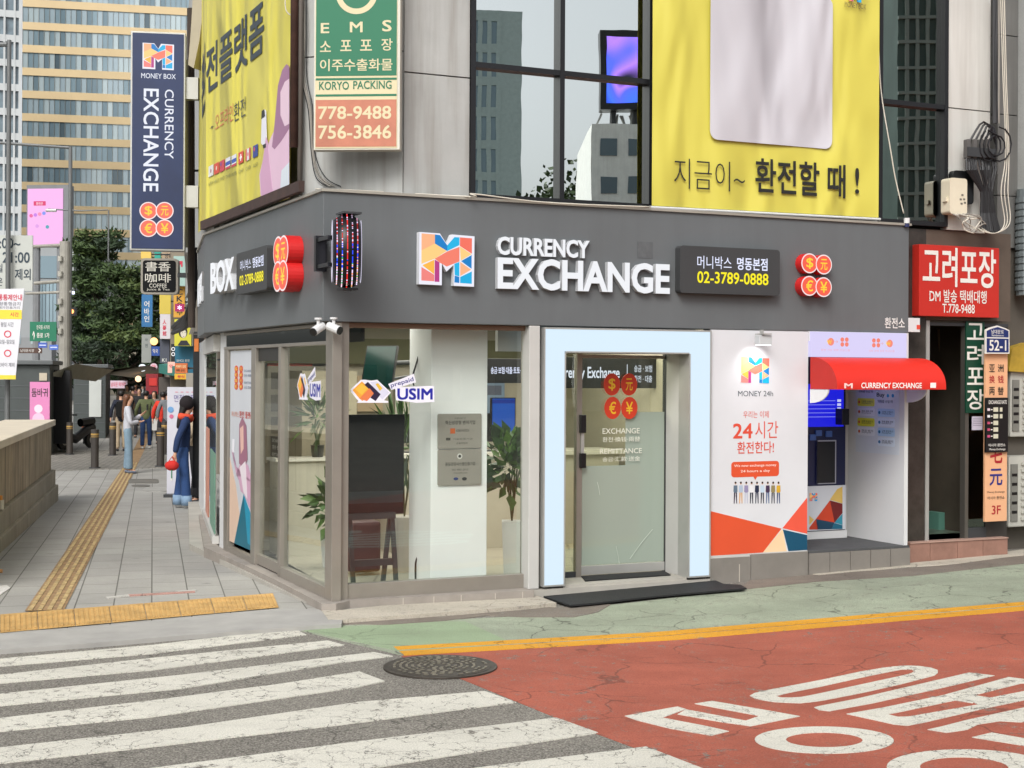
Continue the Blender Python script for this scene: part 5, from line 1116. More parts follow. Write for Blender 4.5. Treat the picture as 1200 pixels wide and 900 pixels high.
# plaques on the column front
pk = PL(0, .375); PQ = pm('plaque_metal', 'a9a59c', .35, metal=.3, var=.04); TXT = P('4a4842')
def plaque(y0, y1, label, rows):
    a0, c0, a1, c1 = inner(pk, 512.5, y0, 563.5, y1); t = thing('plaque', label, 'plaque', pk.pt(a0, c0), 'metal plaques on the white column', ANG); mb = MB(); mb.slab(pk, rrect(a0, c0, a1, c1, .012), -.0, .012, PQ); mb.build('plate', t, bevel=.003); mb = MB()
    for s_, x0, yy0, x1, yy1, bo in rows: mb.text(s_, pk, *pk.RB(x0, yy1, x1, yy0), .014, TXT, bo)
    return t, mb
t, mb = plaque(485, 525, 'grey metal plaque with a small orange logo, upper of the two on the white column', [('중소벤처기업부 지정', 532, 489, 545, 491, 0), ('혁신성장형 벤처기업', 521, 492.5, 556, 497.5, .02), ('KOREA FINTECH', 534, 503, 549, 506, 0), ('기술보증기금', 530, 513, 553, 515.5, 0), ('금융위원회', 534, 518, 547, 520.5, .01)])
mb.on(pk, *inner(pk, 527, 502, 532.5, 508), .013, .0145, P('c8622e')); mb.on(pk, *inner(pk, 522, 513, 527, 516), .013, .0145, TXT); mb.build('lettering', t)
t, mb = plaque(527, 567.5, 'grey metal plaque with a round emblem, lower of the two on the white column', [('품질경영시스템인증기업', 521, 541, 556, 546, .01), ('ISO 9001:2015', 529, 549, 548, 551.5, 0), ('Certificate', 531, 553, 547, 555, 0)])
mb.disc(pk, *pk.px(538, 534.5), .024, .013, .0145, P('e0ded8')); mb.disc(pk, *pk.px(538, 534.5), .013, .0146, .016, P('3a3a3a')); mb.disc(pk, *pk.px(533.5, 561), .022, .013, .0145, P('2a3a78'), ry=.012); mb.disc(pk, *pk.px(543.5, 561), .022, .013, .0145, P('2c2c30'), ry=.014); mb.build('lettering', t)
# USIM stickers
def usim(pl, q, label):
    t = thing('window_sticker', label, 'sticker', pl.pt(*q(460, 470)), 'prepaid USIM stickers', ANG); n = .0
    mb = MB(); W = P('e9e7f2', .4)
    poly = lambda pts, nn, c: mb.slab(pl, [q(x, y) for x, y in pts], nn, nn+.0006, c)
    poly([(411, 456), (423, 445), (428, 445), (435, 446), (442, 445), (458, 460), (450, 469), (455, 470), (455, 472), (418, 472), (420, 470), (411, 459)], n, W)
    poly([(413, 457), (424, 447), (433, 455), (425, 470), (421, 467)], n+.0008, P('e8a03a')); poly([(421, 467), (433, 455), (438, 461), (430, 470)], n+.0016, P('e07b4a'))
    poly([(427, 451), (431, 447.5), (446, 462), (440, 470), (434, 466), (438, 461)], n+.0012, P('271a38')); poly([(434, 447.5), (442, 447), (456, 460), (448, 468), (440, 460)], n+.001, P('d4d4e6')); poly([(440, 450), (443, 449), (448, 455), (445, 458)], n+.002, P('e6b93a')); poly([(416, 456), (424, 449.5), (431, 455), (424, 463)], n+.0022, P('ebb944'))
    poly([(456, 451), (483, 440), (487, 446), (488, 449), (459, 456)], n, W) if False else poly([(455, 450), (485, 438), (487.5, 448), (458.5, 457)], n, W)
    poly([(463, 454), (508.5, 452), (509, 471), (488, 472), (464, 469)], n+.0003, W)
    tw = Plane(pl.pt(*q(457.5, 455.5)), pl.pt(*q(486, 447))-pl.pt(*q(457.5, 455.5))); u_ = (pl.pt(*q(455.8, 449.5))-pl.pt(*q(457.5, 455.5))); tw.u = (Z-tw.r*Z.dot(tw.r)).normalized(); tw.n = tw.r.cross(tw.u)
    L_ = (pl.pt(*q(486, 447))-pl.pt(*q(457.5, 455.5))).length; mb.text('prepaid', tw, L_*.04, -.003, L_*.97, .042, .002, P('1f2a86'), .015)
    a, b = q(465.5, 468.5); c, d = q(507, 455); mb.text('USIM', pl, a, b, c, d, .0016, P('18209a'), .05); mb.build('print', t)
sg = PL(0, .1235); usim(sg, lambda x, y: sg.px(x, y), 'prepaid USIM sticker with three sim cards on the front window glass')
sl_ = SL(.122); A0, C0 = sl_.px(348.5, 468); A1 = sl_.px(376, 470)[0]
def lq_(x, y): return (A0+(x-411)/98*(A1-A0), C0+(472-y)/30*.25)
usim(sl_, lq_, 'smaller prepaid USIM sticker on the side window glass facing the pavement')
# LED boards
LT = em('dfe3ff', 1.3); pb = PL(0, 2.3)
a0, c0, a1, c1 = inner(pb, 660, 418, 776, 455); t = thing('led_board', 'black LED board with white Currency Exchange text above the counter inside the doorway', 'LED board', pb.pt(a0, c0), 'LED boards inside the shop', ANG)
mb = MB(); mb.on(pb, a0-.35, c0, a1, c1, -.06, 0, M_BLACK); mb.build('panel', t, bevel=.003); mb = MB(); mb.text('Currency Exchange', pb, *pb.RB(645, 447, 726, 430), .003, LT, .03); mb.text('송금 · 보험', pb, *pb.RB(743, 436, 764, 428), .003, LT, .01); mb.text('환전 · 대출', pb, *pb.RB(743, 448, 764, 440), .003, LT, .01); mb.on(pb, *pb.RB(734.5, 443, 735.2, 427), .002, .004, LT); mb.build('lettering', t)
a0, c0, a1, c1 = inner(pb, 567, 420, 618, 449); t = thing('led_board', 'black LED board with a row of white Korean words, seen right of the white column', 'LED board', pb.pt(a0, c0), 'LED boards inside the shop', ANG)
mb = MB(); mb.on(pb, a0, c0, a1, c1, -.06, 0, M_BLACK); mb.build('panel', t, bevel=.003); mb = MB(); mb.text('송금·보험·대출·토토·환', pb, *pb.RB(575, 438, 614, 430), .003, LT, .02); mb.build('lettering', t)
pd = PL(0, 2.6); a0, c0, a1, c1 = inner(pd, 576, 466, 604, 512); mb = MB(); mb.on(pd, a0, c0, a1, c1, -.04, 0, M_BLACK); mb.on(pd, a0+.01, c0+.01, a1-.01, c1-.01, .0, .004, em('1558c0', .75)); mb.on(pd, a0+.01, c1-.06, a1-.01, c1-.02, .004, .006, em('1238a0', .7)); tag(mb.build('blue_screen'), 'blue lit screen behind the plants, right of the white column', 'screen')
# shelves and counter
mb = MB(); ct = PL(0, 2.75); mb.slab(HP, [(1.6, 2.75), (4.2, 2.75), (4.2, 3.3), (1.6, 3.3)], ZP, 1.02, pm('counter_white', 'b9b4a4', .5)); mb.slab(HP, [(1.55, 2.7), (4.25, 2.7), (4.25, 3.32), (1.55, 3.32)], 1.02, 1.06, pm('counter_top', 'd2cec2', .3)); tag(mb.build('counter'), 'long pale service counter at the back of the exchange shop', 'counter')
mb = MB(); mb.slab(HP, [(.9, 3.6), (1.5, 3.6), (1.5, 4.3), (.9, 4.3)], ZP, 1.9, pm('cabinet_beige', '9a927c', .6)); tag(mb.build('cabinet'), 'tall beige cabinet against the back wall of the exchange shop', 'cabinet')
mb = MB(); mb.on(PL(0, RD1-.06), .6, 1.98, 3.9, 2.26, -.02, .12, pm('olive_bulkhead', '5a5a3e', .7)); mb.build('bulkhead', B)
# plants
LEAF = [pm('leaf_'+c, c, .5, var=.2, scale=20) for c in ('2f4a22', '40602c', '54752f', '223a1c')]
def leafy(mb, c, r, n, L, rg, dirz=.3, hang=0, wf=.28, sc=(1, 1, 1)):
    for i in range(n):
        d = Vector((rg.gauss(0, 1), rg.gauss(0, 1), rg.gauss(dirz, 1))).normalized(); p = Vector(c)+Vector((d.x*sc[0], d.y*sc[1], d.z*sc[2]))*r*rg.random()**.5
        ax = (d+Vector((rg.uniform(-.5, .5), rg.uniform(-.5, .5), rg.uniform(-.5, .5)-hang))).normalized(); s_ = ax.orthogonal().normalized(); s_ = (Matrix.Rotation(rg.random()*6.28, 3, ax)@s_); l = L*rg.uniform(.6, 1.2); w_ = l*wf
        dr = ax.cross(s_)*l*.12
        mb.add([p, p+ax*l*.4+s_*w_, p+ax*l+dr, p+ax*l*.4-s_*w_], [(0, 1, 2, 3)], LEAF[rg.randrange(4)])
def plant(name, label, base, hpot, rpot, crown, r, n, L, potc='d0d0ca', wf=.28, hang=0, sq=False):
    t = thing(name, label, 'plant', base, 'potted plants inside the shop'); mb = MB()
    pm_ = pm('pot_'+potc, potc, .4); hh = Z*hpot
    mb.tube([base, base+hh], rpot*.8, pm_, 4 if sq else 16, r1=rpot); mb.build('pot', t); mb = MB()
    for i in range(5): mb.tube([base+hh, base+hh*1.1+(crown-base-hh)*.5+Vector((rng.uniform(-.05, .05), rng.uniform(-.05, .05), 0)), crown+Vector((rng.uniform(-r, r), rng.uniform(-r, r), rng.uniform(-r, r)))*.5], .008, pm('stem_green', '4a4f2a', .6), 5)
    mb.build('stem', t); mb = MB(); leafy(mb, crown, r, n, L, rng, hang=hang, wf=wf, sc=(1, 1, 1.25)); mb.build('foliage', t)
def base_at(x, d, y=600): p = PL(0, d); return p.pt(p.px(x, y)[0], ZP)
b_ = base_at(600, .95); plant('potted_plant', 'large leafy plant in a tall white planter, right of the white column', b_, .48, .13, b_+Z*.98+U*-.02, .24, 170, .16, wf=.34, sq=True)
b_ = base_at(474, 1.5); plant('potted_plant', 'dark spiky plant between the black display and the white column', b_, .5, .13, b_+Z*1.15, .26, 150, .30, potc='c4c2b8', wf=.06)
b_ = HP.pt(1.7, 1.6, ZP); plant('potted_plant', 'low green plant on the floor, seen through the side window', HP.pt(.75, 2.0, ZP), .3, .14, HP.pt(.75, 2.0, .62), .22, 120, .16)
cb = HP.pt(.9, 3.0, ZP); mb = MB(); mb.slab(HP, [(.45, 2.9), (1.35, 2.9), (1.35, 3.2), (.45, 3.2)], ZP, 1.0, MATS['counter_white']); mb.slab(HP, [(.42, 2.87), (1.38, 2.87), (1.38, 3.22), (.42, 3.22)], 1.0, 1.03, MATS['counter_top']); tag(mb.build('ledge_counter'), 'waist high pale ledge seen through the side window', 'counter')
plant('potted_plant', 'dark spiky plant on the pale ledge, seen through the side window', HP.pt(.9, 3.05, 1.03), .12, .07, HP.pt(.9, 3.05, 1.42), .17, 90, .22, potc='2a2c2c', wf=.08)
# poster in the side bay
a0, c0 = lg.px(269, 640); a1, c1 = lg.px(297.5, 408.5)
qz = lambda fx, fz: (a0+(a1-a0)*fx, c0+(c1-c0)*fz)
c0 = lg.px(297, 650)[1]+.03; c1 = lg.px(297.5, 410)[1]; qz = lambda fx, fz: (a0+(a1-a0)*fx, c0+(c1-c0)*fz)
t = thing('poster', 'tall pale poster with a woman in pink filling the side window bay', 'poster', lg.pt(a0, c0), None, ANG)
mb = MB(); mb.on(lg, a0, c0, a1, c1, -.03, 0, P('c8ccd2', .35)); mb.build('sheet', t)
mb = MB(); sp_ = lambda pts, n, c: mb.slab(lg, [qz(*p) for p in pts], n, n+.001, c)
sp_([(.0, .44), (.28, .30), (.62, .0), (0, 0)], .001, P('d9bda8')); sp_([(.62, .27), (.99, .14), (.99, .0), (.22, .0)], .002, P('11677c')); sp_([(.62, .27), (.99, .16), (.99, .02), (.8, .03)], .003, P('1b8fae'))
sp_([(.1, .47), (.3, .40), (.5, .28), (.65, .27), (.99, .18), (.99, .34), (.8, .42), (.55, .45), (.3, .36), (.12, .49)], .0035, P('c9a0b8')); sp_([(.42, .62), (.55, .66), (.72, .62), (.78, .45), (.65, .40), (.42, .42)], .004, P('9a6a7e')); sp_([(.46, .60), (.6, .62), (.62, .50), (.5, .47)], .005, P('dcb4a8')); sp_([(.45, .4), (.7, .44), (.78, .25), (.62, .28)], .0045, P('e0d6dc')); sp_([(.12, .54), (.22, .54), (.22, .47), (.12, .47)], .004, P('e8e8ee'))
for i, (fx, fz) in enumerate(((.27, .905), (.48, .905), (.27, .875), (.48, .875), (.27, .845), (.48, .845), (.27, .815), (.48, .815))): mb.disc(lg, *qz(fx, fz), .075, .001+.0006*(i % 2), .002+.0006*(i % 2), P('d8532f'), 16, ry=.035); mb.text('$元€¥'[i % 4], lg, *qz(fx-.06, fz-.009), *qz(fx+.06, fz+.009), .004, P('efc24a'), .02)
for s_, f0, z0, f1, z1, m_ in (('EXCHANGE', .62, .89, .95, .902, P('8a93a5')), ('환전 換錢', .62, .865, .9, .88, P('8a93a5')), ('REMITTANCE', .62, .83, .97, .842, P('8a93a5')), ('송금 送金', .62, .805, .9, .82, P('8a93a5')), ('머니박스', .08, .655, .4, .685, P('d9a08f')), ('환전 플랫폼', .42, .655, .98, .69, P('c8402f'))): mb.text(s_, lg, *qz(f0, z0), *qz(f1, z1), .003, m_, .02)
mb.build('print', t)
# board sign behind the sliding door
q = SL(.5); a, b_ = q.px(319, 574), q.px(332, 512); a0_, a1_ = q.px(317, 540)[0], q.px(331, 540)[0]; z0_, z1_ = q.px(325, 580)[1], q.px(325, 512)[1]
t = thing('standing_sign', 'small black standing sign with USIM lettering behind the sliding door', 'sign board', q.pt(a0_, ZP), None, ANG); mb = MB(); mb.on(q, a0_, z0_, a1_, z1_, -.03, 0, M_BLACK); mb.on(q, (a0_+a1_)/2-.02, ZP, (a0_+a1_)/2+.02, z0_, -.02, 0, M_DG); mb.on(q, a0_+.04, ZP, a1_-.04, ZP+.02, -.15, .15, M_DG); mb.build('board', t)
mb = MB(); dz = z1_-z0_
for s_, f0, f1, m_ in (('EXCHANGE', .90, .96, WT), ('환전', .78, .85, WT), ('REMITTANCE', .66, .72, WT), ('USIM', .12, .34, P('2a3ac0'))):
    if s_ == 'USIM': mb.on(q, a0_+.05, z0_+dz*.08, a1_-.05, z0_+dz*.5, .001, .002, WT)
    mb.text(s_, q, a0_+.07, z0_+dz*f0, a1_-.07, z0_+dz*f1, .003, m_, .02)
mb.build('lettering', t)
# red and blue poster + light strip inside, seen through the sliding door
q = PL(0, RD1-.07)
mb = MB(); a, z = q.px(313, 480)[0], 1.35; mb.on(q, a, z, a+.5, z+.8, 0, .02, P('c9563a')); mb.slab(q, [(a+.2, z), (a+.5, z), (a+.5, z+.6), (a+.3, z+.4)], .02, .022, P('5a9fb5')); mb.slab(q, [(a, z+.3), (a+.2, z+.8), (a+.3, z+.4)], .02, .022, P('e0b27a')); tag(mb.build('wall_poster'), 'orange and blue poster on the back wall seen through the sliding door', 'poster')
mb = MB(); p_ = HP.pt(.62, 3.4, 0); mb.box(p_+Z*.95, U*.03, V*.03, Z*1.35, em('ffe9c4', 1.6)); tag(mb.build('light_strip'), 'bright vertical warm light strip glowing behind the sliding door', 'light strip')
# door decals
dq = PL(0, .388); t = thing('door_decal', 'four red currency coin discs and EXCHANGE REMITTANCE lettering on the glass door', 'decal', dq.pt(*dq.px(728, 540)), None, ANG)
mb = MB(); coins(mb, dq, [dq.px(x, y) for x, y in ((717, 450.5), (737, 450.5), (717.5, 478), (737, 478))], .084, .001, ringw=.0, face='c93a20', sym='e8b92a', ry=.10)
mb.build('coin_disc', t); mb = MB(); WD_ = P('d9d9cc')
for s_, x0, y0, x1, y1, bo in (('EXCHANGE', 706, 501.5, 749.5, 508.5, .01), ('환전·換钱·兩替', 706, 511.5, 750, 518, 0), ('REMITTANCE', 703, 525, 752, 532, .01), ('송금·汇款·送金', 706, 534.5, 750, 541, 0)): mb.text(s_, dq, *dq.RB(x0, y1, x1, y0), .002, WD_, bo)
mb.build('lettering', t)
# mats
M_RUB = pm('rubber_mat', '1b1c1d', .8, var=.2, scale=15, bump=.6, bscale=200)
def mat_poly(pts, label, h=.012, z=None):
    mb = MB(); 
    if z is None: v = [gp(x, y, .02) for x, y in pts]
    else: v = [HP.pt(*hz(x, y, z), z) for x, y in pts]
    k = len(v); tp_ = [q+Z*h for q in v]; mb.add(v+tp_, [tuple(range(k, 2*k))]+[(i, (i+1) % k, k+(i+1) % k, k+i) for i in range(k)], M_RUB); return tag(mb.build('door_mat'), label, 'door mat')
mat_poly([(633, 699), (668, 711), (700, 708), (770, 700), (875, 691), (868, 687), (848, 686), (832, 679), (780, 682), (700, 688), (660, 692)], 'long black rubber mat lying crooked on the pavement before the lit doorway', .014)
mat_poly([(681, 676), (686, 681.5), (786, 674.5), (778, 670)], 'small black mat on the threshold just inside the lit portal', .01, zo+.002)

for x, l_ in ((1.9, 'black monitor on the back service counter, left one'), (2.7, 'black monitor on the back service counter, right one')):
    q = PL(0, 2.95); t = thing('monitor', l_, 'monitor', q.pt(x, 1.06), 'monitors on the service counter', ANG); mb = MB(); mb.on(q, x-.25, 1.16, x+.25, 1.46, -.03, 0, M_BLACK); mb.build('screen', t); mb = MB(); mb.on(q, x-.03, 1.06, x+.03, 1.2, -.06, -.03, M_DG); mb.on(q, x-.1, 1.06, x+.1, 1.07, -.12, .05, M_DG); mb.build('stand', t)
q = PL(0, RD1-.052)
for i, (x, z, w_, h_, c_) in enumerate(((2.2, 1.35, .5, .4, 'c8c4b8'), (3.1, 1.3, .45, .55, '7a8fa5'), (1.75, 1.45, .3, .4, 'b8a080'))):
    mb = MB(); mb.on(q, x, z, x+w_, z+h_, 0, .02, P(c_)); mb.on(q, x+.04, z+h_*.6, x+w_-.04, z+h_*.8, .021, .022, P('5a6070')); tag(mb.build('wall_poster'), ['pale framed notice on the back wall behind the service counter', 'blue grey poster on the back wall behind the service counter', 'small tan notice on the back wall behind the service counter'][i], 'poster')
mb = MB(); mb.on(q, .7, .9, 1.6, 1.95, 0, .12, pm('shelf_beige', '8f8a7a', .6))
for k in range(4): mb.on(q, .74, .98+k*.24, 1.56, 1.16+k*.24, .121, .13, pm('shelf_dark', '5c584e', .7))
tag(mb.build('wall_shelf'), 'beige shelf unit with dark openings on the back wall', 'shelf')
# ---------- the street to the left
def vp(x, y, D, tilt=0):     # upright plane through a point, facing the camera side, turned by tilt degrees
    o = at(x, y, D); return Plane((o.x, o.y, 0), (math.cos(R(tilt)), math.sin(R(tilt)), 0))
def zof(p, x, y): return p.px(x, y)[1]
# beige tower
tp_ = vp(25, 300, 240, 12); x0 = tp_.px(25, 300)[0]; x1 = x0+42
TB = pm('tower_beige', 'd0b98f', .6, var=.06, scale=.2, bump=0); PANES = [pm('tower_pane_'+c, c, .15, var=.05, scale=.3, metal=.2) for c in ('8196a0', '9cadb5', '6f838d', 'adbcc0', '56666e')]; MUL = pm('tower_mullion', '8f9088', .5, var=0)  # band and pane colours lightened in place of distance haze
t = thing('office_tower', 'tall office tower with beige bands and blue glass strips far down the street', 'building', tp_.pt(x0, -.3))
fl_ = 3.78; yb = zof(tp_, 30, 25.5); n0 = int(yb//fl_)+1; mb = MB(); mb.on(tp_, x0, -.3, x1, yb+fl_*4, -20, -.3, pm('tower_core', '77756c', .7))
for k in range(-n0, 5):
    z = yb+k*fl_; mb.on(tp_, x0, z-1.25, x1, z, -.3, 0, TB)
mb.build('wall', t)
for k in range(-n0+5, 5):
    z = yb+k*fl_; mb = MB(); i = 0; a = x0
    while a < x1-.1:
        mb.on(tp_, a+.03, z, min(a+.82, x1), z+fl_-1.25, -.28, -.2, PANES[rng.choice((0, 0, 1, 1, 2, 3, 3)) if rng.random() > .03 else 4]); a += .85
    b_ = 0; a = x0
    while a < x1-.1: mb.on(tp_, a-.02, z, a+.02, z+fl_-1.25, -.2, -.05, MUL); a += .85
    mb.build('window_band', t)
# white tower at the far left
wp = vp(24, 300, 190, 19); t = thing('office_tower', 'pale gridded office tower at the far left edge of the view', 'building', wp.pt(-20, -.3)); mb = MB(); WT_ = pm('tower_white', 'b9bdbe', .6, var=.05, scale=.3)
mb.on(wp, -30, -.3, 0, 75, -15, -.4, pm('tower_glass2', '6d7c85', .2, var=.3, scale=.6)); 
for k in range(24): mb.on(wp, -30, k*3.2, 0, k*3.2+.9, -.4, 0, WT_)
for k in range(11): mb.on(wp, -1.0-k*1.25, 0, -.75-k*1.25, 75, -.4, .05, WT_)
mb.on(wp, -.35, 0, 0, 75, -.4, .06, WT_); mb.build('wall', t)
# grey office below the billboard
gp2 = vp(60, 400, 120, 0); a0, b1 = gp2.px(20, 287); a1, b0 = gp2.px(86, 437); t = thing('office_building', 'grey low office block with tall glass strips beneath the pink billboard', 'building', gp2.pt(a0, -.3)); mb = MB(); mb.on(gp2, a0, -.3, a1, b1, -12, 0, pm('block_grey', '8c9092', .6, var=.06, scale=.4)); mb.build('wall', t)
mb = MB(); q_ = gp2.R(41, 300, 68, 326); mb.on(gp2, *q_, .01, .1, PANES[2]); mb.build('window', t)
for i in range(7): mb = MB(); mb.on(gp2, *gp2.R(42+i*4.2, 330, 45+i*4.2, 420), .01, .1, PANES[rng.choice((2, 4, 0))]); mb.build('window', t)
# pink LED billboard
bb = vp(53, 250, 95, -6); q = bb.RB(32.5, 287, 74, 221); t = thing('led_billboard', 'glowing pink LED billboard standing above the street at the left', 'billboard', bb.pt(q[0], q[1]))
mb = MB(); mb.on(bb, q[0]-.1, q[1]-.1, q[2]+.35, q[3]+.25, -.9, -.02, pm('board_frame', '6f7274', .5)); mb.build('frame', t); mb = MB(); mb.on(bb, *q, 0, .05, em('f0b2e8', 1.0)); mb.build('screen', t)
mb = MB(); mb.on(bb, *bb.R(40, 236, 54, 241), .06, .07, em('d8306a', 1)); mb.text('환전은', bb, *bb.RB(43, 240.5, 51, 237), .08, em('f5dbe8', 1), .02)
for x, y, c in ((37, 253, 'e0609a'), (42, 252, 'c27ae0'), (47, 251, 'f08ab0'), (52, 250, '7a90e8'), (56, 266, '4aa0b0'), (44, 265, 'd89adf')): mb.disc(bb, *bb.px(x, y), .12, .06, .08, em(c, 1), 10)
mb.build('screen_graphics', t); mb = MB()
for x in (40, 68): p0 = bb.pt(bb.px(x, 290)[0], -.3, -.4); mb.tube([p0, p0+Z*(q[1]+.5)], .25, pm('post_grey', '76787a', .6), 8)
mb.build('support_post', t)
# poles
PG = pm('pole_grey', '6a6c6c', .55, metal=.3, var=.1); PC = pm('pole_concrete', '98958c', .8, var=.15, scale=4)
def pole(x, y0, D, r, mat, name, label, arms=(), r1=None, cat='pole'):
    b_ = at(x, 500, D); z0 = gz(b_); b_.z = z0; tpz = at(x, y0, D).z; t = thing(name, label, cat, b_); mb = MB(); mb.tube([b_, Vector((b_.x, b_.y, tpz))], r, mat, 12, r1=r1 or r*.8); mb.build('pole', t)
    for i, (xa, ya, xb, yb_, rr) in enumerate(arms): mb = MB(); mb.tube([at(xa, ya, D), at(xb, yb_, D)], rr, mat, 8); mb.build('arm', t)
    return t
t = pole(8.5, 47, 30, .055, PG, 'sign_pole', 'dark grey pole at the far left edge carrying a white parking time sign', [(8.5, 52, -14, 53, .05)])
t = pole(81, 172, 44, .07, PG, 'street_lamp', 'slender grey street lamp with a long arm reaching left over the kiosks', [(81, 173, -20, 166, .045)], cat='street lamp')
mb = MB(); mb.tube([at(-22, 166, 44), at(-6, 167, 44)], .12, PG, 8); mb.build('lamp_head', t)
t = pole(75, 283, 43, .17, PC, 'utility_pole', 'thick pale concrete utility pole behind the kiosks at the left', [(38, 289, 78, 287, .05), (40, 332, 80, 329, .05), (30, 344, 84, 342, .04)], r1=.15, cat='utility pole')
mb = MB(); 
for y in (300, 318, 350, 370, 385): mb.tube([at(70.5, y, 42.8), at(70.5, y+6, 42.8)], .07, pm('insulator', 'a9a69c', .4), 8)
mb.build('fitting', t)
t = pole(126, 246, 62, .04, PG, 'street_lamp', 'thin street lamp with a double arm rising in front of the pines', [(95, 247, 126, 246, .03), (56, 245, 95, 247, .03)], cat='street lamp')
mb = MB(); mb.tube([at(54, 246.5, 62), at(66, 246.5, 62)], .07, pm('lamp_pale', 'b9bab6', .4), 8); mb.build('lamp_head', t)
# signs on pole at far left
def board(name, label, cat, pl, rect, col, rows, thick=.03, extra=None, loc=None):
    a0, c0, a1, c1 = rect; t = thing(name, label, cat, pl.pt(a0, c0)); mb = MB(); mb.on(pl, a0, c0, a1, c1, -thick, 0, col); mb.build('board', t); mb = MB()
    for s_, x0, y0, x1, y1, m_, bo in rows: mb.text(s_, pl, *pl.RB(x0, y1, x1, y0), .006, m_, bo)
    if extra: extra(mb, pl)
    if mb.v: mb.build('lettering', t)
    return t
sp2 = vp(10, 300, 30.15); board('road_sign', 'white rectangular parking sign with black times on the pole at the left edge', 'road sign', sp2, sp2.R(-26, 275.5, 38, 341), P('b5b8b2', .5), [('8:00~', -8, 279, 24, 291, INK, .02), ('21:00', 3, 295.5, 35, 308, INK, .03), ('제외', 17.5, 315, 36, 328, INK, .03), ('토요일', -20, 309, 3, 319, INK, .02), ('공휴일은', -24, 325, 3, 335, INK, .02)])
sp3 = vp(10, 390, 29.6, 2)
def bx_(mb, pl):
    mb.on(pl, *pl.R(-9, 363, 25.5, 374), .001, .003, P('e2c83c')); mb.on(pl, *pl.R(-9, 439.5, 18.5, 444.5), .001, .003, P('e2c83c'))
    for y in (391.5, 414): mb.ring(pl, *pl.px(9, y), .052, .075, .004, P('c8304a'), 16)
rk = P('c8304a'); gk = P('77777f')
t = thing('street_banner', 'white vertical notice banner with red circles and yellow stripes at the left edge', 'banner', sp3.pt(sp3.px(5, 445)[0], zof(sp3, 5, 445))); mb = MB(); mb.slab(sp3, [sp3.px(x, y) for x, y in ((-14, 339), (28.5, 338), (25, 375), (18, 444.5), (-14, 445))], -.02, 0, P('d3d3d8', .6)); mb.build('cloth', t)
mb = MB(); bx_(mb, sp3)
for s_, x0, y0, x1, y1, m_, bo in (('교통통제안내', -8, 345, 26, 352, rk, .03), ('차량통행금지', -6, 354, 24, 358, gk, 0), ('보행자전용거리', -6, 359, 23, 362, gk, 0), ('시간', 12, 366, 22, 371, rk, .03), ('평일 시간', 1, 377.5, 16, 383, gk, .01), ('토요일~일요일', -4, 398, 17, 403, gk, .01), ('오토바이 제외', -6, 425, 17, 430, gk, .01)): mb.text(s_, sp3, *sp3.RB(x0, y1, x1, y0), .005, m_, bo)
mb.build('print', t)
gs = vp(50, 388, 58); board('road_sign', 'green road direction sign with white arrow behind the kiosks', 'road sign', gs, gs.R(35, 377, 66, 400), P('0f6b4e', .4), [('안국동 사거리', 43, 381, 58, 386, WT, .01), ('종로 1가', 43, 390, 58, 396, WT, .02), ('↑', 38, 388, 41, 398, WT, .05)], .05)
bs_ = vp(36, 410, 50); board('direction_sign', 'small brown direction sign with a white arrow above the first kiosk', 'road sign', bs_, bs_.R(22, 407.5, 49, 414), P('4a332a', .4), [('남대문시장', 24, 409, 40, 412.5, WT, 0), ('›', 45, 408.5, 48, 413, WT, .03)], .04)
for x, y, c, lab in ((50, 404.5, '3a55a8', 'small blue street sign below the green direction sign, left one'), (63, 407, '4a68b8', 'small blue street sign below the green direction sign, right one')):
    p_ = vp(x, y, 57); mb = MB(); mb.on(p_, *p_.R(x-5, y-3, x+5, y+3), -.04, 0, P(c)); mb.on(p_, *p_.R(x-4, y-.6, x+4, y+.6), .002, .004, P('c8d0e8')); tag(mb.build('street_sign'), lab, 'road sign')
t = thing('traffic_light', 'lit orange and white signal lamps beside the concrete utility pole', 'traffic light', at(84, 372, 50)); mb = MB(); p_ = vp(84, 365, 50); mb.on(p_, *p_.R(80.5, 360, 88, 370), -.2, 0, M_BLACK); mb.build('housing', t); mb = MB(); mb.disc(p_, *p_.px(84, 365), .08, .001, .02, em('ff9a55', 3), 14); mb.build('signal_lens', t)
mb = MB(); mb.tube([at(79, 343, 46), at(87, 343, 46)], .05, em('d6dcff', 2.5), 8); tag(mb.build('small_lamp'), 'small bluish white lamp on the arm of the concrete utility pole', 'lamp')
# kiosks
KG = pm('kiosk_grey', '3f4544', .55, var=.08, scale=2); KG2 = pm('kiosk_light', '55595a', .5)
def kiosk(x0, x1, ytop, D, depth, label, yb):
    p = vp(x0, 480, D, 0); a0 = p.px(x0, 480)[0]; a1 = p.px(x1, 480)[0]; zb_ = gz(p.pt(a0, 0)); z1 = zof(p, x0, ytop); t = thing('kiosk', label, 'kiosk', p.pt((a0+a1)/2, zb_), 'grey street kiosks'); mb = MB()
    k = Plane(p.o, (1, 0, 0)); dv = Vector((-.24, .97, 0))*depth
    mb.box(p.pt(a0, zb_), p.r*(a1-a0), dv, Z*(z1-zb_), KG); mb.build('body', t, bevel=.02); mb = MB(); mb.box(p.pt(a0-.12, z1, .15), p.r*(a1-a0+.24), dv*1.08, Z*.12, KG2); mb.build('roof', t, bevel=.02); mb = MB()
    for i in range(6): z_ = zb_+.25+i*(z1-zb_-.5)/6; mb.on(p, a0+.05, z_, a1-.05, z_+.02, .001, .012, KG2)
    mb.build('shutter', t); return p, t, a0, a1, zb_, z1
p, t, a0, a1, zb_, z1 = kiosk(-30, 58.5, 427, 38, 4, 'nearest dark grey street kiosk with a pink poster on its end', 530)
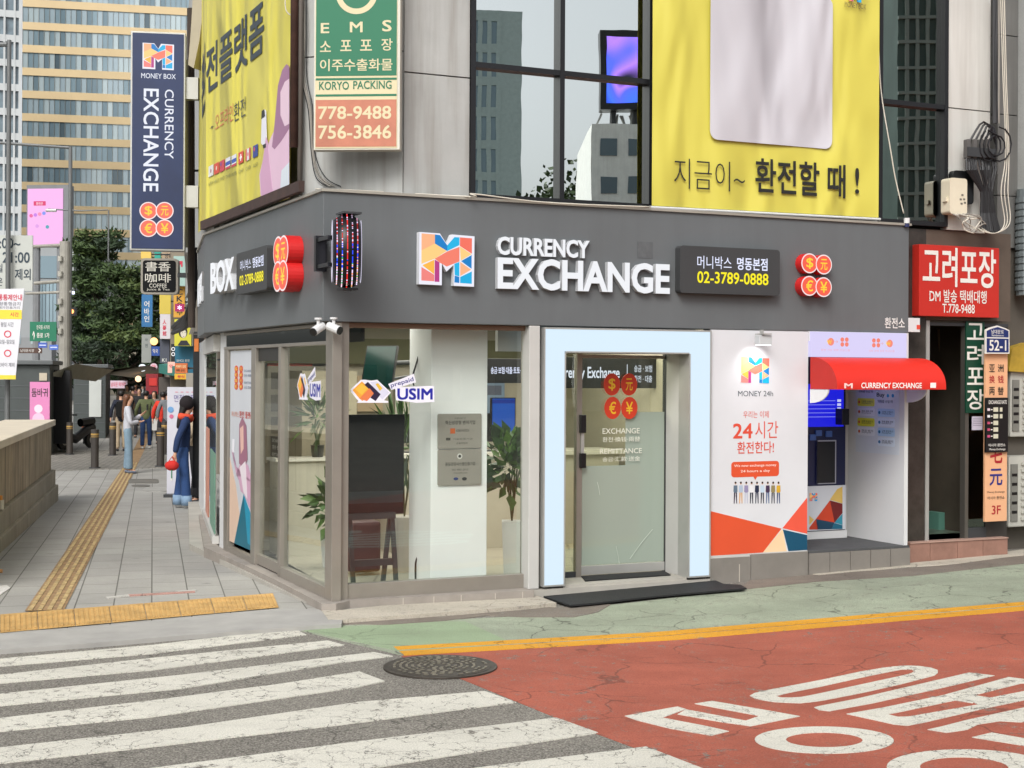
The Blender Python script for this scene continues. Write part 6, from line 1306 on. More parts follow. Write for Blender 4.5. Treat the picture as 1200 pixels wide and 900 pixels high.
board('poster', 'pink poster with black brush lettering on the end of the nearest kiosk', 'poster', p.off(.05), p.off(.05).R(35, 447.5, 58, 497), P('cf7fae', .5), [('둠바귀', 37, 455, 56, 465, BK, .02)], .02, lambda mb, pl: (mb.disc(pl, *pl.px(45, 479), .11, .002, .003, P('e6cfdc'), 14), mb.disc(pl, *pl.px(45, 491), .16, .002, .003, P('e0b8d0'), 14)))
mb = MB(); q_ = p.off(.03).R(46, 437, 55, 446); mb.on(p.off(.03), *q_, -.02, 0, P('b5ab98')); tag(mb.build('wall_box'), 'small beige box on the kiosk wall above the pink poster', 'box')
p2 = vp(70, 480, 39.5); mb = MB(); mb.box(p2.pt(*p2.px(60, 520)), U*0+Vector((.5, 0, 0)), Vector((-.3, 1.2, 0)), Z*2.0, pm('stall_dark', '1c1c1e', .7)); tag(mb.build('stall_counter'), 'dark open stall bay at the end of the nearest kiosk', 'stall')
mb = MB(); a_, b_ = at(62, 441, 38.5), at(112, 447, 44); mb.add([a_+Z*.1, a_, b_, b_+Z*.1, a_+Vector((0, 2, .35)), b_+Vector((0, 2, .35))], [(0, 1, 2, 3), (0, 3, 5, 4), (1, 4, 5, 2), (0, 4, 1), (3, 2, 5)], pm('canvas_grey', '8d8a7d', .8, var=.12)); tag(mb.build('stall_awning'), 'sagging grey canvas awning stretched from the nearest kiosk', 'awning')
p, t, a0, a1, zb_, z1 = kiosk(86, 124, 431, 47, 5, 'second dark grey kiosk with a white panel, farther down the pavement', 500)
mb = MB(); mb.on(p, *p.R(105, 445, 119, 488.5), .02, .05, P('b9bdb9', .5)); mb.build('white_panel', t)
mb = MB(); mb.on(p, *p.R(66, 458, 82, 520), -2, -1.9, M_BLACK) if False else None
p3 = vp(138, 450, 55); board('stall_sign', 'pale pink stall sign hanging over the crowd beside the second kiosk', 'sign', p3, p3.R(128, 446, 149, 455), P('c9b3c0', .5), [('남대문 먹거리', 130, 448, 147, 453, rk, .01)], .05)
mb = MB(); a_, b_ = at(122, 438, 50), at(160, 443, 60); mb.add([a_, b_, b_+Z*.12, a_+Z*.12, a_+Vector((1, 2, .3)), b_+Vector((1, 2, .3))], [(0, 1, 2, 3), (3, 2, 5, 4), (0, 4, 5, 1)], pm('canvas_pale', 'b5ad98', .8)); tag(mb.build('stall_awning'), 'pale canvas awning over the food stall beyond the second kiosk', 'awning')
mb = MB(); mb.ball(at(162, 444, 56), .12, em('ffc89a', 2.5)); tag(mb.build('stall_lamp'), 'warm glowing bulb at the tip of the pale stall awning', 'lamp')
# granite parapet of the underpass
w0, w1 = gp(-60, 702), gp(65, 588.5); wd_ = (w1-w0); wd_.z = 0; WL = wd_.length; wd_.normalize(); wn_ = wd_.cross(Z)   # towards the street side
GRW = pm('stained_granite', 'a3957c', .85, var=.18, scale=2.5, bump=.5, streak=.75, dirt='4a4035'); GRC = pm('granite_cap', 'cfc4b0', .75, var=.08, bump=.2); GRB = pm('granite_base', '97907f', .85, var=.14, scale=3, bump=.4, streak=.4)
WP = Plane(Vector((w0.x, w0.y, 0)), wd_); t = thing('granite_parapet', 'stained granite parapet wall with a pale cap along the left pavement', 'wall', w0)
hp2 = Plane(WP.o, WP.r, -WP.n) 
def wbox(mb, a0, a1, z0, z1, n0, n1, m): mb.on(WP, a0, z0, a1, z1, n0, n1, m)
mb = MB(); wbox(mb, 0, WL+.0, -.4, .34, -.75, 0, GRB); wbox(mb, 0, WL+.05, -.4, .10, -.78, .04, GRB); mb.build('base_course', t, bevel=.015)
mb = MB(); k = 0; a = 0
for L_ in (1.9, 1.3, 2.0, 1.2, 1.8, 1.5, 1.4, 1.6):
    if a >= WL-.12: break
    e_ = min(a+L_, WL-.1); wbox(mb, a+.008, e_-.008, .34, 1.03, -.70, -.06, GRW); a = e_
mb.build('face_slabs', t, bevel=.006); mb = MB(); wbox(mb, 0, WL-.05, 1.03, 1.12, -.76, .0, GRC); mb.build('cap', t, bevel=.01)
mb = MB(); c_ = WP.pt(WP.px(3, 610)[0], .36, -.02); mb.tube([c_, c_+Z*.10], .035, P('c9c2ae'), 10); mb.tube([c_+Z*.1, c_+Z*.15], .02, P('d08a3a'), 10); tag(mb.build('small_bottle'), 'small orange topped bottle on the ledge of the granite parapet', 'bottle')
# bollards
BL = pm('bollard_dark', '3c3733', .55, var=.1); GD = pm('bollard_band', 'b08d4a', .45)
def bollard(x, y, ytop, label, first=[None]):
    b_ = gp(x, y, .03)
    if first[0] is None:
        t = thing('bollard', label, 'bollard', b_, 'dark bollards across the pavement'); h = .86; mb = MB(); mb.tube([b_, b_+Z*(h-.02), b_+Z*h], .085, BL, 16); mb.build('post', t); mb = MB(); mb.tube([b_+Z*(h-.13), b_+Z*(h-.09)], .088, GD, 16); mb.tube([b_+Z*(h-.17), b_+Z*(h-.155)], .088, GD, 16); mb.build('band', t); mb = MB(); mb.tube([b_, b_+Z*.03], .125, M_DG, 16); mb.build('foot', t); first[0] = t
    else: t = dup(first[0], b_, 0, label)
for x, y, l_ in ((111, 549, 'dark gold banded bollard left of the long haired woman, nearest to the parapet'), (81.5, 533, 'dark gold banded bollard beside the parked scooter'), (132, 534, 'dark gold banded bollard just left of the long haired woman'), (188, 547, 'dark gold banded bollard in front of the person in red'), (193, 533, 'dark bollard half hidden behind the nearer bollard by the person in red')): bollard(x, y, 0, l_)
# scooter
b_ = gp(91, 526, .03); t = thing('scooter', 'dark delivery scooter parked beside the kiosk behind the bollards', 'scooter', b_)
SX = Vector((.45, .89, 0)); 
for k, n_ in ((-.55, 'front_wheel'), (.55, 'rear_wheel')): c_ = b_+SX*k+Z*.24; wx = Plane(c_, SX); mb = MB(); mb.disc(wx, 0, 0, .24, -.05, .05, M_BLACK, 20); mb.disc(wx, 0, 0, .12, -.055, .055, M_STEEL, 12); mb.build(n_, t)
mb = MB(); mb.tube([b_+SX*-.55+Z*.3, b_+SX*-.38+Z*.95], .05, pm('scooter_body', '2c2b2d', .3), 10); mb.tube([b_+SX*-.45+Z*.4, b_+SX*-.1+Z*.28, b_+SX*.3+Z*.5, b_+SX*.6+Z*.62], .13, MATS['scooter_body'], 12); mb.build('body', t, smooth=True)
mb = MB(); mb.tube([b_+SX*.1+Z*.74, b_+SX*.6+Z*.78], .12, M_BLACK, 10); mb.build('seat', t); sd_ = SX.cross(Z); mb = MB(); mb.tube([b_+SX*-.38+Z*.98-sd_*.32, b_+SX*-.38+Z*.98+sd_*.32], .02, M_BLACK, 8); mb.build('handlebar', t); mb = MB(); mb.ball(b_+SX*-.48+Z*.85, .08, em('e8e2d0', .6)); mb.build('headlight', t)
mb = MB(); c_ = gp(101, 520, .03); mb.box(c_+Z*.35-Vector((.14, 0, 0)), Vector((.3, 0, 0)), Vector((-.05, .3, 0)), Z*.28, P('b86a45', .6)); mb.box(c_+Z*.0-Vector((.1, 0, 0)), Vector((.22, 0, 0)), Vector((-.03, .2, 0)), Z*.35, M_DG); tag(mb.build('delivery_crate'), 'orange crate on a dark base beside the scooter', 'crate')
mb = MB()
for k in range(6): mb.tube([at(60+k*.6, 442, 39)+Vector((0, .0, 0)), at(62+k*3.2, 444+k*.6, 39+k*.5)], .012, M_DG, 5) if False else None
# pines
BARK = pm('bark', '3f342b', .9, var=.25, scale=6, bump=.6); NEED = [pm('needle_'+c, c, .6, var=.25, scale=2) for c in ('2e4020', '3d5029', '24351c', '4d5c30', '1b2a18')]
def pine(x, ytop, ybase, D, width, label, seed, trunkx=None, nclump=46):
    rg = random.Random(seed); b_ = at(x, 500, D); b_.z = gz(b_); ht = at(x, ytop, D).z-b_.z; wr = width*D/FPX/2; t = thing('pine_tree', label, 'tree', b_, 'pines at the end of the street')
    tx = (trunkx-x)*D/FPX if trunkx else 0; mb = MB(); pts = [b_+Vector((tx, 0, 0)), b_+Vector((tx*.6+.1, 0, ht*.35)), b_+Vector((tx*.2-.1, .1, ht*.65)), b_+Vector((0, 0, ht*.95))]; mb.tube(pts, .22, BARK, 10, r1=.05)
    cl = []
    for i in range(nclump):
        f = .22+.78*rg.random()**.85; rad = wr*(1.1-.65*f)*rg.uniform(.35, 1.0); a = rg.random()*6.28; c = b_+Vector((math.cos(a)*rad, math.sin(a)*rad, ht*f*.98)); cl.append((c, wr*rg.uniform(.22, .4)))
    for c, r in cl[::3]: s_ = b_+Vector((0, 0, max(.25*ht, c.z-b_.z-.6))); mb.tube([s_, (s_+c)/2+Z*.1, c], .06, BARK, 5, r1=.02)
    mb.build('trunk', t); mb = MB()
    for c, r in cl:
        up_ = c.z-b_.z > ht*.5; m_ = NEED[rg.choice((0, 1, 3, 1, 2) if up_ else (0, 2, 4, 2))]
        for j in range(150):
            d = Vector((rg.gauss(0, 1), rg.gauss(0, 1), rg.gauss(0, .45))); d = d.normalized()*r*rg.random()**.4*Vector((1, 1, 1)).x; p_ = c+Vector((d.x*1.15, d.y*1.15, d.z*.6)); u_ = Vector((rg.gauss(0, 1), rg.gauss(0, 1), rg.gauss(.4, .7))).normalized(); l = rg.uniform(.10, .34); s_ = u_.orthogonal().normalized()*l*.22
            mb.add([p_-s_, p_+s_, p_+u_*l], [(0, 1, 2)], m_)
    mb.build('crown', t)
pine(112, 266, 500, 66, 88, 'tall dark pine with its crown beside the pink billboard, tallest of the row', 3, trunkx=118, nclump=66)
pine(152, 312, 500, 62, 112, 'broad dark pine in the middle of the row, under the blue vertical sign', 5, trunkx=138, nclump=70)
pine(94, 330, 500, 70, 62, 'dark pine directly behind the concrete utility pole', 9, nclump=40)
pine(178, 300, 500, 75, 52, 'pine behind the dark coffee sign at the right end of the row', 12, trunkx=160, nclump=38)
for x in (141, 149, 157): mb = MB(); b_ = at(x, 500, 64); b_.z = gz(b_); mb.tube([b_, at(x+rng.uniform(-2, 2), 415, 64)], .14, BARK, 8, r1=.1); tag(mb.build('tree_trunk'), ['bare dark tree trunk below the pines, leftmost of three', 'bare dark tree trunk below the pines, middle of three', 'bare dark tree trunk below the pines, rightmost of three'][(x-141)//8], 'tree', 'bare trunks below the pines')
# distant street backdrop buildings
for i, (x0, x1, yt, D, c) in enumerate(((-60, 60, 395, 100, '85888a'), (60, 130, 392, 150, '9a9a94'), (128, 172, 385, 130, 'b3ab98'), (165, 240, 330, 90, '8a857c'))):
    p = vp(x0, 437, D); q_ = p.R(x0, yt, x1, 500); t = thing('far_building', ['low grey building behind the first kiosk', 'pale low building seen between the pine trunks', 'beige building closing the end of the shopping street', 'grey brown building rising behind the hanging shop signs'][i], 'building', p.pt(q_[0], -.4)); mb = MB(); mb.on(p, q_[0], -.4, q_[2], q_[3], -8, 0, pm('far_'+c, c, .7, var=.1, scale=.3)); mb.build('wall', t)
    w_ = q_[2]-q_[0]; n_ = max(3, int(w_/1.6)); 
    for j in range(int((q_[3]-1)//2.8)+1):
        mb = MB()
        for k in range(n_): mb.on(p, q_[0]+w_*(k+.2)/n_, .9+j*2.8, q_[0]+w_*(k+.8)/n_, 2.4+j*2.8, .01, .05, PANES[rng.randrange(5)])
        mb.build('window_row', t)
# shop row on the right side of the street with blade signs
ROW = Plane(HP.pt(.14, D1, 0), -WD)
for i, (s0_, s1_, h_, c) in enumerate(((14.2, 24, 9, '7a7266'), (24.1, 36, 8, '8a8070'), (36.1, 60, 10, '6f6a66'))):
    t = thing('shop_house', ['shop building behind the tall blade sign on the right of the street', 'second shop building along the right of the street', 'farthest shop building along the right of the street'][i], 'building', ROW.pt(-s1_, -.3)); mb = MB(); o_ = ROW.pt(-s0_, -.4, .2 if i else -.2); mb.box(o_, -ROW.r*(s1_-s0_), -ROW.n*6, Z*h_, pm('row_'+c, c, .75, var=.15, scale=1)); mb.build('wall', t)
    mb = MB()
    for k in range(4): mb.box(ROW.pt(-s0_-1-k*2.4, 3.6, (.2 if i else -.2)+.0), -ROW.r*1.5, ROW.n*.03, Z*1.3, PANES[rng.randrange(5)])
    mb.build('window_row', t)
def blade(x0, y0, x1, y1, D, col, rows, label, name='blade_sign', cat='sign', lit=0, extra=None, vert=False):
    p = vp((x0+x1)/2, (y0+y1)/2, D, 8); t = board(name, label, cat, p, p.R(x0, y0, x1, y1), em(col, lit) if lit else P(col, .5), rows, .15, extra)
    # short bracket back to the shop row
    mb = MB(); b_ = at(x1, (y0+y1)/2, D); mb.tube([b_+Vector((-.1, .1, 0)), b_+Vector((.5, .1, 0))], .02, M_DG, 6); mb.build('bracket', t); return t
def col_rows(s, x0, y0, x1, y1, m, bo=.02):
    n = len(s); h = (y1-y0)/n; return [(c, x0, y0+i*h+h*.08, x1, y0+(i+1)*h-h*.08, m, bo) for i, c in enumerate(s)]
blade(166, 345, 178.5, 383, 46, '2a6a9c', col_rows('어바인', 169, 352, 175, 378, WT), 'blue vertical sign with white Korean letters in front of the pines')
blade(165, 292.5, 177, 303, 40, 'd8b85a', [], 'yellow sign just below the big blade sign, behind the coffee sign')
blade(181, 292.5, 188, 304, 42, '2a9a8a', [], 'teal sign just below the big blade sign')
blade(190, 294, 205, 306, 41, 'a8937a', [('양복', 193, 297, 202, 303, BK, .02)], 'brown sign peeking above the coffee sign')
blade(187, 338, 200, 368, 38, 'c9b24a', [], 'yellow vertical banner below the coffee sign')
blade(203.5, 300, 217, 335, 34, '9fbcb4', [('↗', 206, 306, 214, 314, rk, .05)], 'pale teal vertical sign with a red mark beside the utility pole')
blade(203.5, 335.5, 216.5, 372, 34.2, 'd09a35', col_rows('CK운주', 207, 338, 214, 370, BK, .03), 'orange yellow vertical sign with black letters, right of the coffee sign')
blade(205, 356, 215.5, 365, 33, 'c02a6a', [('✽', 208, 358, 213, 363, em('ffd0ff', 2), .03)], 'small glowing magenta sign on the orange vertical sign', lit=.8)
blade(187.5, 368, 199.5, 397, 40, 'c9c4c9', col_rows('人蔘館', 190.5, 374, 195, 394, rk, .03), 'white vertical sign with red Chinese characters')
blade(187.5, 397.5, 198.5, 425.5, 40.2, '474b58', [('K1', 190, 420, 195, 424, WT, .02)], 'dark slate vertical sign below the white Chinese character sign')
blade(166, 392, 177, 425, 52, '8f938f', [('사', 170, 396, 173, 400, INK, .02), ('진', 170, 403, 173, 407, INK, .02)], 'grey vertical sign at the end of the street beside the round lamp')
blade(177.5, 406, 187, 417, 50, '2a4f9a', [('약국', 179, 409, 185, 414, WT, .02)], 'small blue sign under the round orange lamp')
mb = MB(); mb.ball(at(180.5, 400, 49), .13, em('ffb878', 2.6)); tag(mb.build('round_lamp'), 'round glowing orange lamp above the small blue sign', 'lamp')
def face_(mb, pl):
    mb.disc(pl, *pl.px(214.5, 389), .085, .002, .003, P('1c1a18'), 20, ry=.115); mb.disc(pl, *pl.px(215, 391), .055, .004, .005, P('cfc9b8'), 18, ry=.08); mb.disc(pl, *pl.px(213.5, 389.5), .008, .006, .007, BK, 8); mb.disc(pl, *pl.px(217, 389.5), .008, .006, .007, BK, 8); mb.disc(pl, *pl.px(215.3, 394.5), .015, .006, .007, P('9a5a4a'), 8, ry=.006)
    mb.slab(pl, [pl.px(x, y) for x, y in ((208, 405), (212, 399), (219, 399), (223, 405))], .002, .003, P('24222a'))
blade(204.5, 374, 224, 405.5, 28, 'c9c43a', [], 'yellow sign with a dark haired portrait beside the dark cables', extra=face_)
blade(205, 405.5, 228.5, 437, 28.3, '1b5f78', [('SINCE 환전', 207, 421, 222, 424, WT, 0)], 'large teal sign below the portrait sign')
def rings_(mb, pl):
    for y in (409, 415): mb.ring(pl, *pl.px(203, y), .025, .04, .004, em('f2f2f2', 1.2), 14)
blade(200.5, 403, 205.5, 424, 30, '15171a', [], 'narrow black sign with two white rings', extra=rings_)
blade(196.5, 424, 204.5, 437, 32, 'e8b8a8', [('약', 198.5, 427, 202.5, 432, rk, .03)], 'small glowing pinkish white sign beside the narrow black sign', lit=1.2)
blade(205, 425.5, 219.5, 437.5, 27.5, 'c26a3a', [('떡볶이 김밥', 206.5, 428, 218, 431, P('f0e0b0'), .02), ('어묵 순대', 206.5, 432.5, 216, 435.5, BK, .02)], 'orange food menu sign below the teal sign')
blade(204.5, 438, 220, 444.5, 27.3, 'd8a52a', [('분식', 208, 439.5, 216, 443, rk, .03)], 'bright yellow strip sign below the orange menu sign')
for x, y, ch, l_ in ((166.5, 431, '면', 'round white lit sign at the far end of the street, left one'), (180, 430, '약', 'round pale sign with a red character at the far end of the street')):
    p = vp(x, y, 55); t = thing('round_sign', l_, 'sign', p.pt(*p.px(x, y))); mb = MB(); mb.disc(p, *p.px(x, y), .14, -.08, 0, em('e4ecf2', 1.4) if x < 170 else P('c9aebb'), 20); mb.build('disc', t); mb = MB(); mb.text(ch, p, *p.RB(x-2.2, y+2.4, x+2.2, y-2.4), .004, rk, .02); mb.build('lettering', t)
mb = MB(); a_, b_ = at(186, 437, 42), at(206, 441, 30); mb.add([a_, b_, b_+Z*.2, a_+Z*.25, a_+Vector((.9, .5, .35)), b_+Vector((.9, .5, .3))], [(0, 1, 2, 3), (3, 2, 5, 4), (1, 5, 2), (0, 3, 4)], P('2a7f72', .6)); tag(mb.build('shop_awning'), 'dark green shop awning low over the crowd on the right', 'awning')
mb = MB(); p = vp(180, 450, 48); mb.on(p, *p.R(171, 438, 185, 462), -.6, 0, P('8a2028', .6)); mb.on(p, *p.R(175, 443, 184, 452), .01, .03, P('c8302a')); tag(mb.build('market_stall'), 'small dark red market stall front behind the crowd', 'stall')
mb = MB(); p = vp(192, 450, 40); mb.on(p, *p.R(186, 442, 204, 500), -.3, 0, pm('shop_inside', '4a4440', .7, var=.3, scale=3)); tag(mb.build('dim_stall'), 'dim stall front under the green awning', 'stall')
mb = MB(); p = vp(215, 500, 25); mb.on(p, *p.R(218, 437, 226, 500), -.2, 0, pm('pale_wall', '8f8a80', .7)); tag(mb.build('wall_pier'), 'pale narrow wall pier beneath the yellow strip sign', 'pier')
mb = MB(); p = vp(230, 480, 21.5); mb.on(p, *p.R(226.5, 392, 233.5, 572), -.3, 0, M_BLACK); mb.on(p, *p.R(228, 397, 233, 412), .001, .02, P('c8702a')); tag(mb.build('shop_doorpost'), 'black shop doorpost with a small orange plate just beyond the white pilaster', 'doorpost')
# standing banner
p = vp(212, 500, 23.6, 4); q_ = p.R(196, 453.5, 232, 582); t = thing('standing_banner', 'tall white standing banner with purple Korean letters behind the woman in denim', 'banner', p.pt(q_[0], q_[1])); mb = MB(); mb.on(p, q_[0], q_[1]+.05, q_[2], q_[3], -.01, 0, P('c6c6cf', .5)); mb.build('cloth', t)
mb = MB(); mb.text('면절리집', p, *p.RB(204, 471, 228, 462.5), .004, P('6a5f95'), .0); mb.text('● ● ● ●', p, *p.RB(205, 460, 228, 459), .004, P('cf8a9a')); mb.disc(p, *p.px(200, 480), .05, .004, .006, P('6a9ac8'), 12); mb.disc(p, *p.px(201, 488), .035, .004, .006, P('c86a8a'), 12); mb.build('print', t); mb = MB(); mb.on(p, q_[0]-.02, q_[1]-.05, q_[2]+.02, q_[1]+.05, -.25, .2, M_DG); mb.build('base', t)
# big blade sign with brackets and its pole
p = vp(185, 165, 17.3, 9); q = p.RB(154, 291, 215.5, 40.5); t = thing('blade_sign', 'tall navy blade sign reading CURRENCY EXCHANGE with a coloured M and four coins', 'sign', p.pt((q[0]+q[2])/2, q[1]))
NAV = pm('navy_face', '17264c', .35, var=.3, scale=1.2, emit='1c2f5e', es=.15)
mb = MB(); mb.on(p, q[0]-.02, q[1]-.02, q[2]+.02, q[3]+.02, -.22, -.006, M_STEEL); mb.build('frame', t, bevel=.005); mb = MB(); mb.on(p, *q, -.006, .002, NAV); mb.build('face', t)
mb = MB(); logo(mb, p, *p.RB(167, 81, 204, 51.5), .003, glow=.95); mb.build('logo', t)
vt = Plane(p.o, -Z, p.r); vt.n = vt.r.cross(vt.u); LE = em('e2e6f2', 1.0)
def vtext(mb, s_, x0, y0, x1, y1, m_, bo):     # text running downwards; x0..x1 is letter height (bottom to top = left to right)
    za = p.px((x0+x1)/2, y0)[1]; zb2 = p.px((x0+x1)/2, y1)[1]; ha = p.px(x0, (y0+y1)/2)[0]; hb = p.px(x1, (y0+y1)/2)[0]; mb.text(s_, vt, -za, ha, -zb2, hb, .004, m_, bo)
mb = MB(); vtext(mb, 'CURRENCY', 193, 105, 203.5, 186, LE, .01); vtext(mb, 'EXCHANGE', 168, 104, 186, 224.5, LE, .025); mb.text('MONEY BOX', p, *p.RB(165.5, 91.5, 206, 87), .004, LE, .01); mb.build('lettering', t)
mb = MB(); coins(mb, p, [p.px(x, y) for x, y in ((174, 247), (193, 247), (174, 267.5), (193, 267.5))], .105, .004, glow=.95, face='f2705a'); mb.build('coin_disc', t)
mb = MB()
for y in (104, 231): a_ = at(217, y, 17.4); mb.box(a_-Z*.12, Vector((.15, .02, 0)), Vector((0, .12, 0)), Z*.26, M_STEEL)
mb.build('bracket', t)
mb = MB(); mb.tube([at(223.5, 10, 17.9), at(224.5, 384, 17.9)], .045, pm('dark_wood_pole', '3a3029', .8, var=.2, scale=6), 10); t = thing('mounting_pole', 'dark brown steel post fixed to the wall behind the big navy blade sign', 'post', at(224.5, 384, 17.9)); mb.build('post', t); mb = MB()
for y in (60, 200, 340): mb.tube([at(224, y, 17.9), at(234, y, 17.95)], .015, M_DG, 6)
mb.build('bracket', t)
mb = MB(); mb.tube([at(218.5, 70, 17.8), at(218.5, 290, 17.8)], .022, PC, 8); tag(mb.build('conduit_pipe'), 'thin pale conduit pipe between the blade sign and the dark pole', 'pipe')
p = vp(185, 323, 19, 4); q = p.R(165, 302.5, 208.5, 345); t = thing('coffee_sign', 'square black coffee sign with rounded frame and Chinese characters under the blade sign', 'sign', p.pt(q[0], q[1])); mb = MB(); mb.slab(p, rrect(*q, .05), -.16, 0, pm('coffee_frame', '8f8a80', .4, metal=.3)); mb.build('frame', t, bevel=.004); mb = MB(); i_ = .028; mb.slab(p, rrect(q[0]+i_, q[1]+i_, q[2]-i_, q[3]-i_, .035), .001, .006, pm('coffee_face', '07080b', .6, spec=.2)); mb.build('face', t)
SV = P('c9c6bc'); mb = MB()
for s_, x0, y0, x1, y1, bo in (('書香', 170.5, 307, 200, 318, .012), ('咖啡', 170, 320.5, 200.5, 331, .012), ('COFFEE', 175, 332.5, 195.5, 337, .01), ('Juice & Tea', 172, 338, 199, 341, 0)): mb.text(s_, p, *p.RB(x0, y1, x1, y0), .008, SV, bo)
mb.build('lettering', t); mb = MB(); a_ = at(208, 325, 19); mb.box(a_, Vector((.25, .02, 0)), Vector((0, .08, 0)), Z*.06, M_DG); mb.build('bracket', t)
# dark cable bundle drooping from the pole
for i in range(7): cable([at(226+rng.uniform(-3, 3), 290, 18.4), at(227+rng.uniform(-3, 2), 340, 18.5), at(222+rng.uniform(-4, 4), 362+i, 18.6), at(213+i*.8, 374+i*1.5, 19), at(204+rng.uniform(-2, 3), 383+i*1.2, 20)], .03, 'thick black cable drooping from the dark pole beside the side fascia', BC, group='black cables below the dark pole')
for i in range(3): cable([at(216.5+i*1.5, 296, 18.4), at(220+i*2, 330, 18.3), at(226+i, 372, 18.3), at(222+i*2, 392, 18.3)], .01, 'thin cable looping past the end of the side fascia', GC, group='thin cables by the end of the side fascia')
p = vp(230, 30, 16.8, -20); mb = MB(); mb.slab(p, [p.px(x, y) for x, y in ((227, -25), (243, -25), (233.5, 48), (227, 80), (220.5, 76), (224, 30))], -1.2, 0, pm('overhang_beige', 'a39a86', .6, var=.08)); t = tag(mb.build('roof_overhang'), 'beige overhanging roof edge at the top beside the left yellow banner', 'roof edge')
# ---------- people
SKIN = pm('skin', 'c99b80', .55, var=.03); HAIRB = pm('hair_brown', '5f3a22', .5, var=.2, scale=30); HAIRK = pm('hair_black', '1a1614', .5, var=.2, scale=30); SHOEW = pm('shoe_white', 'cfcfcd', .6); SHOEK = pm('shoe_black', '1b1b1c', .5)
def rm(a): return Matrix.Rotation(a, 3, 'Z')
def person(loc, facing, h, label, top, legs, hair=None, hairlen=.25, shoes=None, arms=((-.27, 0, .86, -.25, -.05, 1.12), (.27, 0, .86, .25, -.05, 1.12)), wide=0, stride=.08, coat=.0, hood=None, hat=None, lean=0, group=None, cuff=None, lowpoly=False, name='person'):
    """local: x right, y forward; arms = (handx, handy, handz, elbowx, elbowy, elbowz) for left, right"""
    sc = h/1.66; t = thing(name, label, 'person', loc, group); M3 = rm(facing)
    def W(p): return Vector(loc)+M3@(Vector(p)*sc)
    L = 1
    def lz(p): return Vector((p[0], p[1]+lean*max(0, p[2]-.9), p[2]))
    hip, ch, nk, hd = (0, 0, .92), (0, .0, 1.24), (0, -.01, 1.40), (0, .02, 1.55)
    J = [(hip, .12, .09), ((0, 0, 1.05), .105, .08), (ch, .13, .09), (nk, .045, .045), ((0, .015, 1.47), .058, .062), (hd, .075, .09), ((0, .0, 1.62), .06, .065), ((0, .105, 1.535), .014, .016)]
    E = [(0, 1), (1, 2), (2, 3), (3, 4), (4, 5), (5, 6), (5, 7)]
    for sd, a in ((-1, arms[0]), (1, arms[1])):
        k = len(J); J += [((sd*.16, 0, 1.36), .045, .045), ((a[3], a[4], a[5]), .034, .034), (((a[0]*.85+a[3]*.15), (a[1]*.85+a[4]*.15), (a[2]*.85+a[5]*.15)), .024, .024), ((a[0], a[1], a[2]), .036, .022)]
        E += [(2, k), (k, k+1), (k+1, k+2), (k+2, k+3)]
        d = Vector(a[:3])-Vector(a[3:]); d.normalize(); s_ = d.cross(Vector((0, 0, 1)) if abs(d.z) < .8 else Vector((1, 0, 0))).normalized()
        if not lowpoly:
            for f in range(4): q = Vector(a[:3])+d*(.035)+s_*(-.024+f*.016); J += [(tuple(q), .009, .009), (tuple(q+d*(.05-.006*abs(f-1.3))+s_.cross(d)*.015), .007, .007)]; n = len(J); E += [(k+3, n-2), (n-2, n-1)]
            q = Vector(a[:3])+s_*.035; J += [(tuple(q), .010, .010), (tuple(q+d*.035), .008, .008)]; n = len(J); E += [(k+3, n-2), (n-2, n-1)]
    for sd in (-1, 1):
        k = len(J); J += [((sd*.085, 0, .84), .07, .07), ((sd*.09, sd*stride*.4+.01, .47), .05, .05), ((sd*.09, sd*stride, .09), .034, .034), ((sd*.09, sd*stride+.13, .035), .03, .022)]; E += [(0, k), (k, k+1), (k+1, k+2), (k+2, k+3)]
    vs, fs = skin([(lz(p), a, b) for p, a, b in J], E, 1); mb = MB(); mb.add([W(v) for v in vs], fs, SKIN)
    mb.build('body', t, smooth=True)
    # trousers
    J = [((0, 0, 1.04), .12, .09), ((0, 0, .88), .14, .105)]; E = [(0, 1)]
    for sd in (-1, 1): k = len(J); J += [((sd*.085, 0, .80), .085+wide*.3, .09+wide*.3), ((sd*.09, sd*stride*.4+.01, .47), .068+wide*.6, .07+wide*.6), ((sd*.092, sd*stride, .12), .058+wide, .062+wide), ((sd*.092, sd*stride, .09), .058+wide, .062+wide)]; E += [(1, k), (k, k+1), (k+1, k+2), (k+2, k+3)]
    vs, fs = skin([(lz(p), a, b) for p, a, b in J], E, 1); mb = MB(); mb.add([W(v) for v in vs], fs, legs)
    mb.build('trousers', t, smooth=True)
    if cuff:
        mb = MB()
        for sd in (-1, 1): c0, c1 = Vector((sd*.092, sd*stride, .05)), Vector((sd*.092, sd*stride, .20)); mb.tube([W(c0), W(c1)], (.062+wide*.8)*sc, cuff, 18)
        mb.build('trouser_cuff', t, smooth=True)
    # jacket
    J = [((0, 0, .80-coat), .155+coat*.1, .12+coat*.1), ((0, 0, 1.08), .135, .105), ((0, 0, 1.27), .155, .115), ((0, -.01, 1.385), .075, .065)]; E = [(0, 1), (1, 2), (2, 3)]
    for sd, a in ((-1, arms[0]), (1, arms[1])):
        k = len(J); w_ = Vector(a[3:])*.2+Vector(a[:3])*.8; J += [((sd*.165, 0, 1.345), .068, .068), ((a[3], a[4], a[5]), .056, .056), (tuple(w_), .046, .046)]; E += [(2, k), (k, k+1), (k+1, k+2)]
    vs, fs = skin([(lz(p), a, b) for p, a, b in J], E, 1); mb = MB(); mb.add([W(v) for v in vs], fs, top); mb.build('jacket', t, smooth=True)
    # hair
    hm = hair or HAIRK; J = [((0, -.005, 1.64), .085, .09), ((0, -.03, 1.57), .10, .095), ((0, -.06, 1.49), .085, .055)]; E = [(0, 1), (1, 2)]
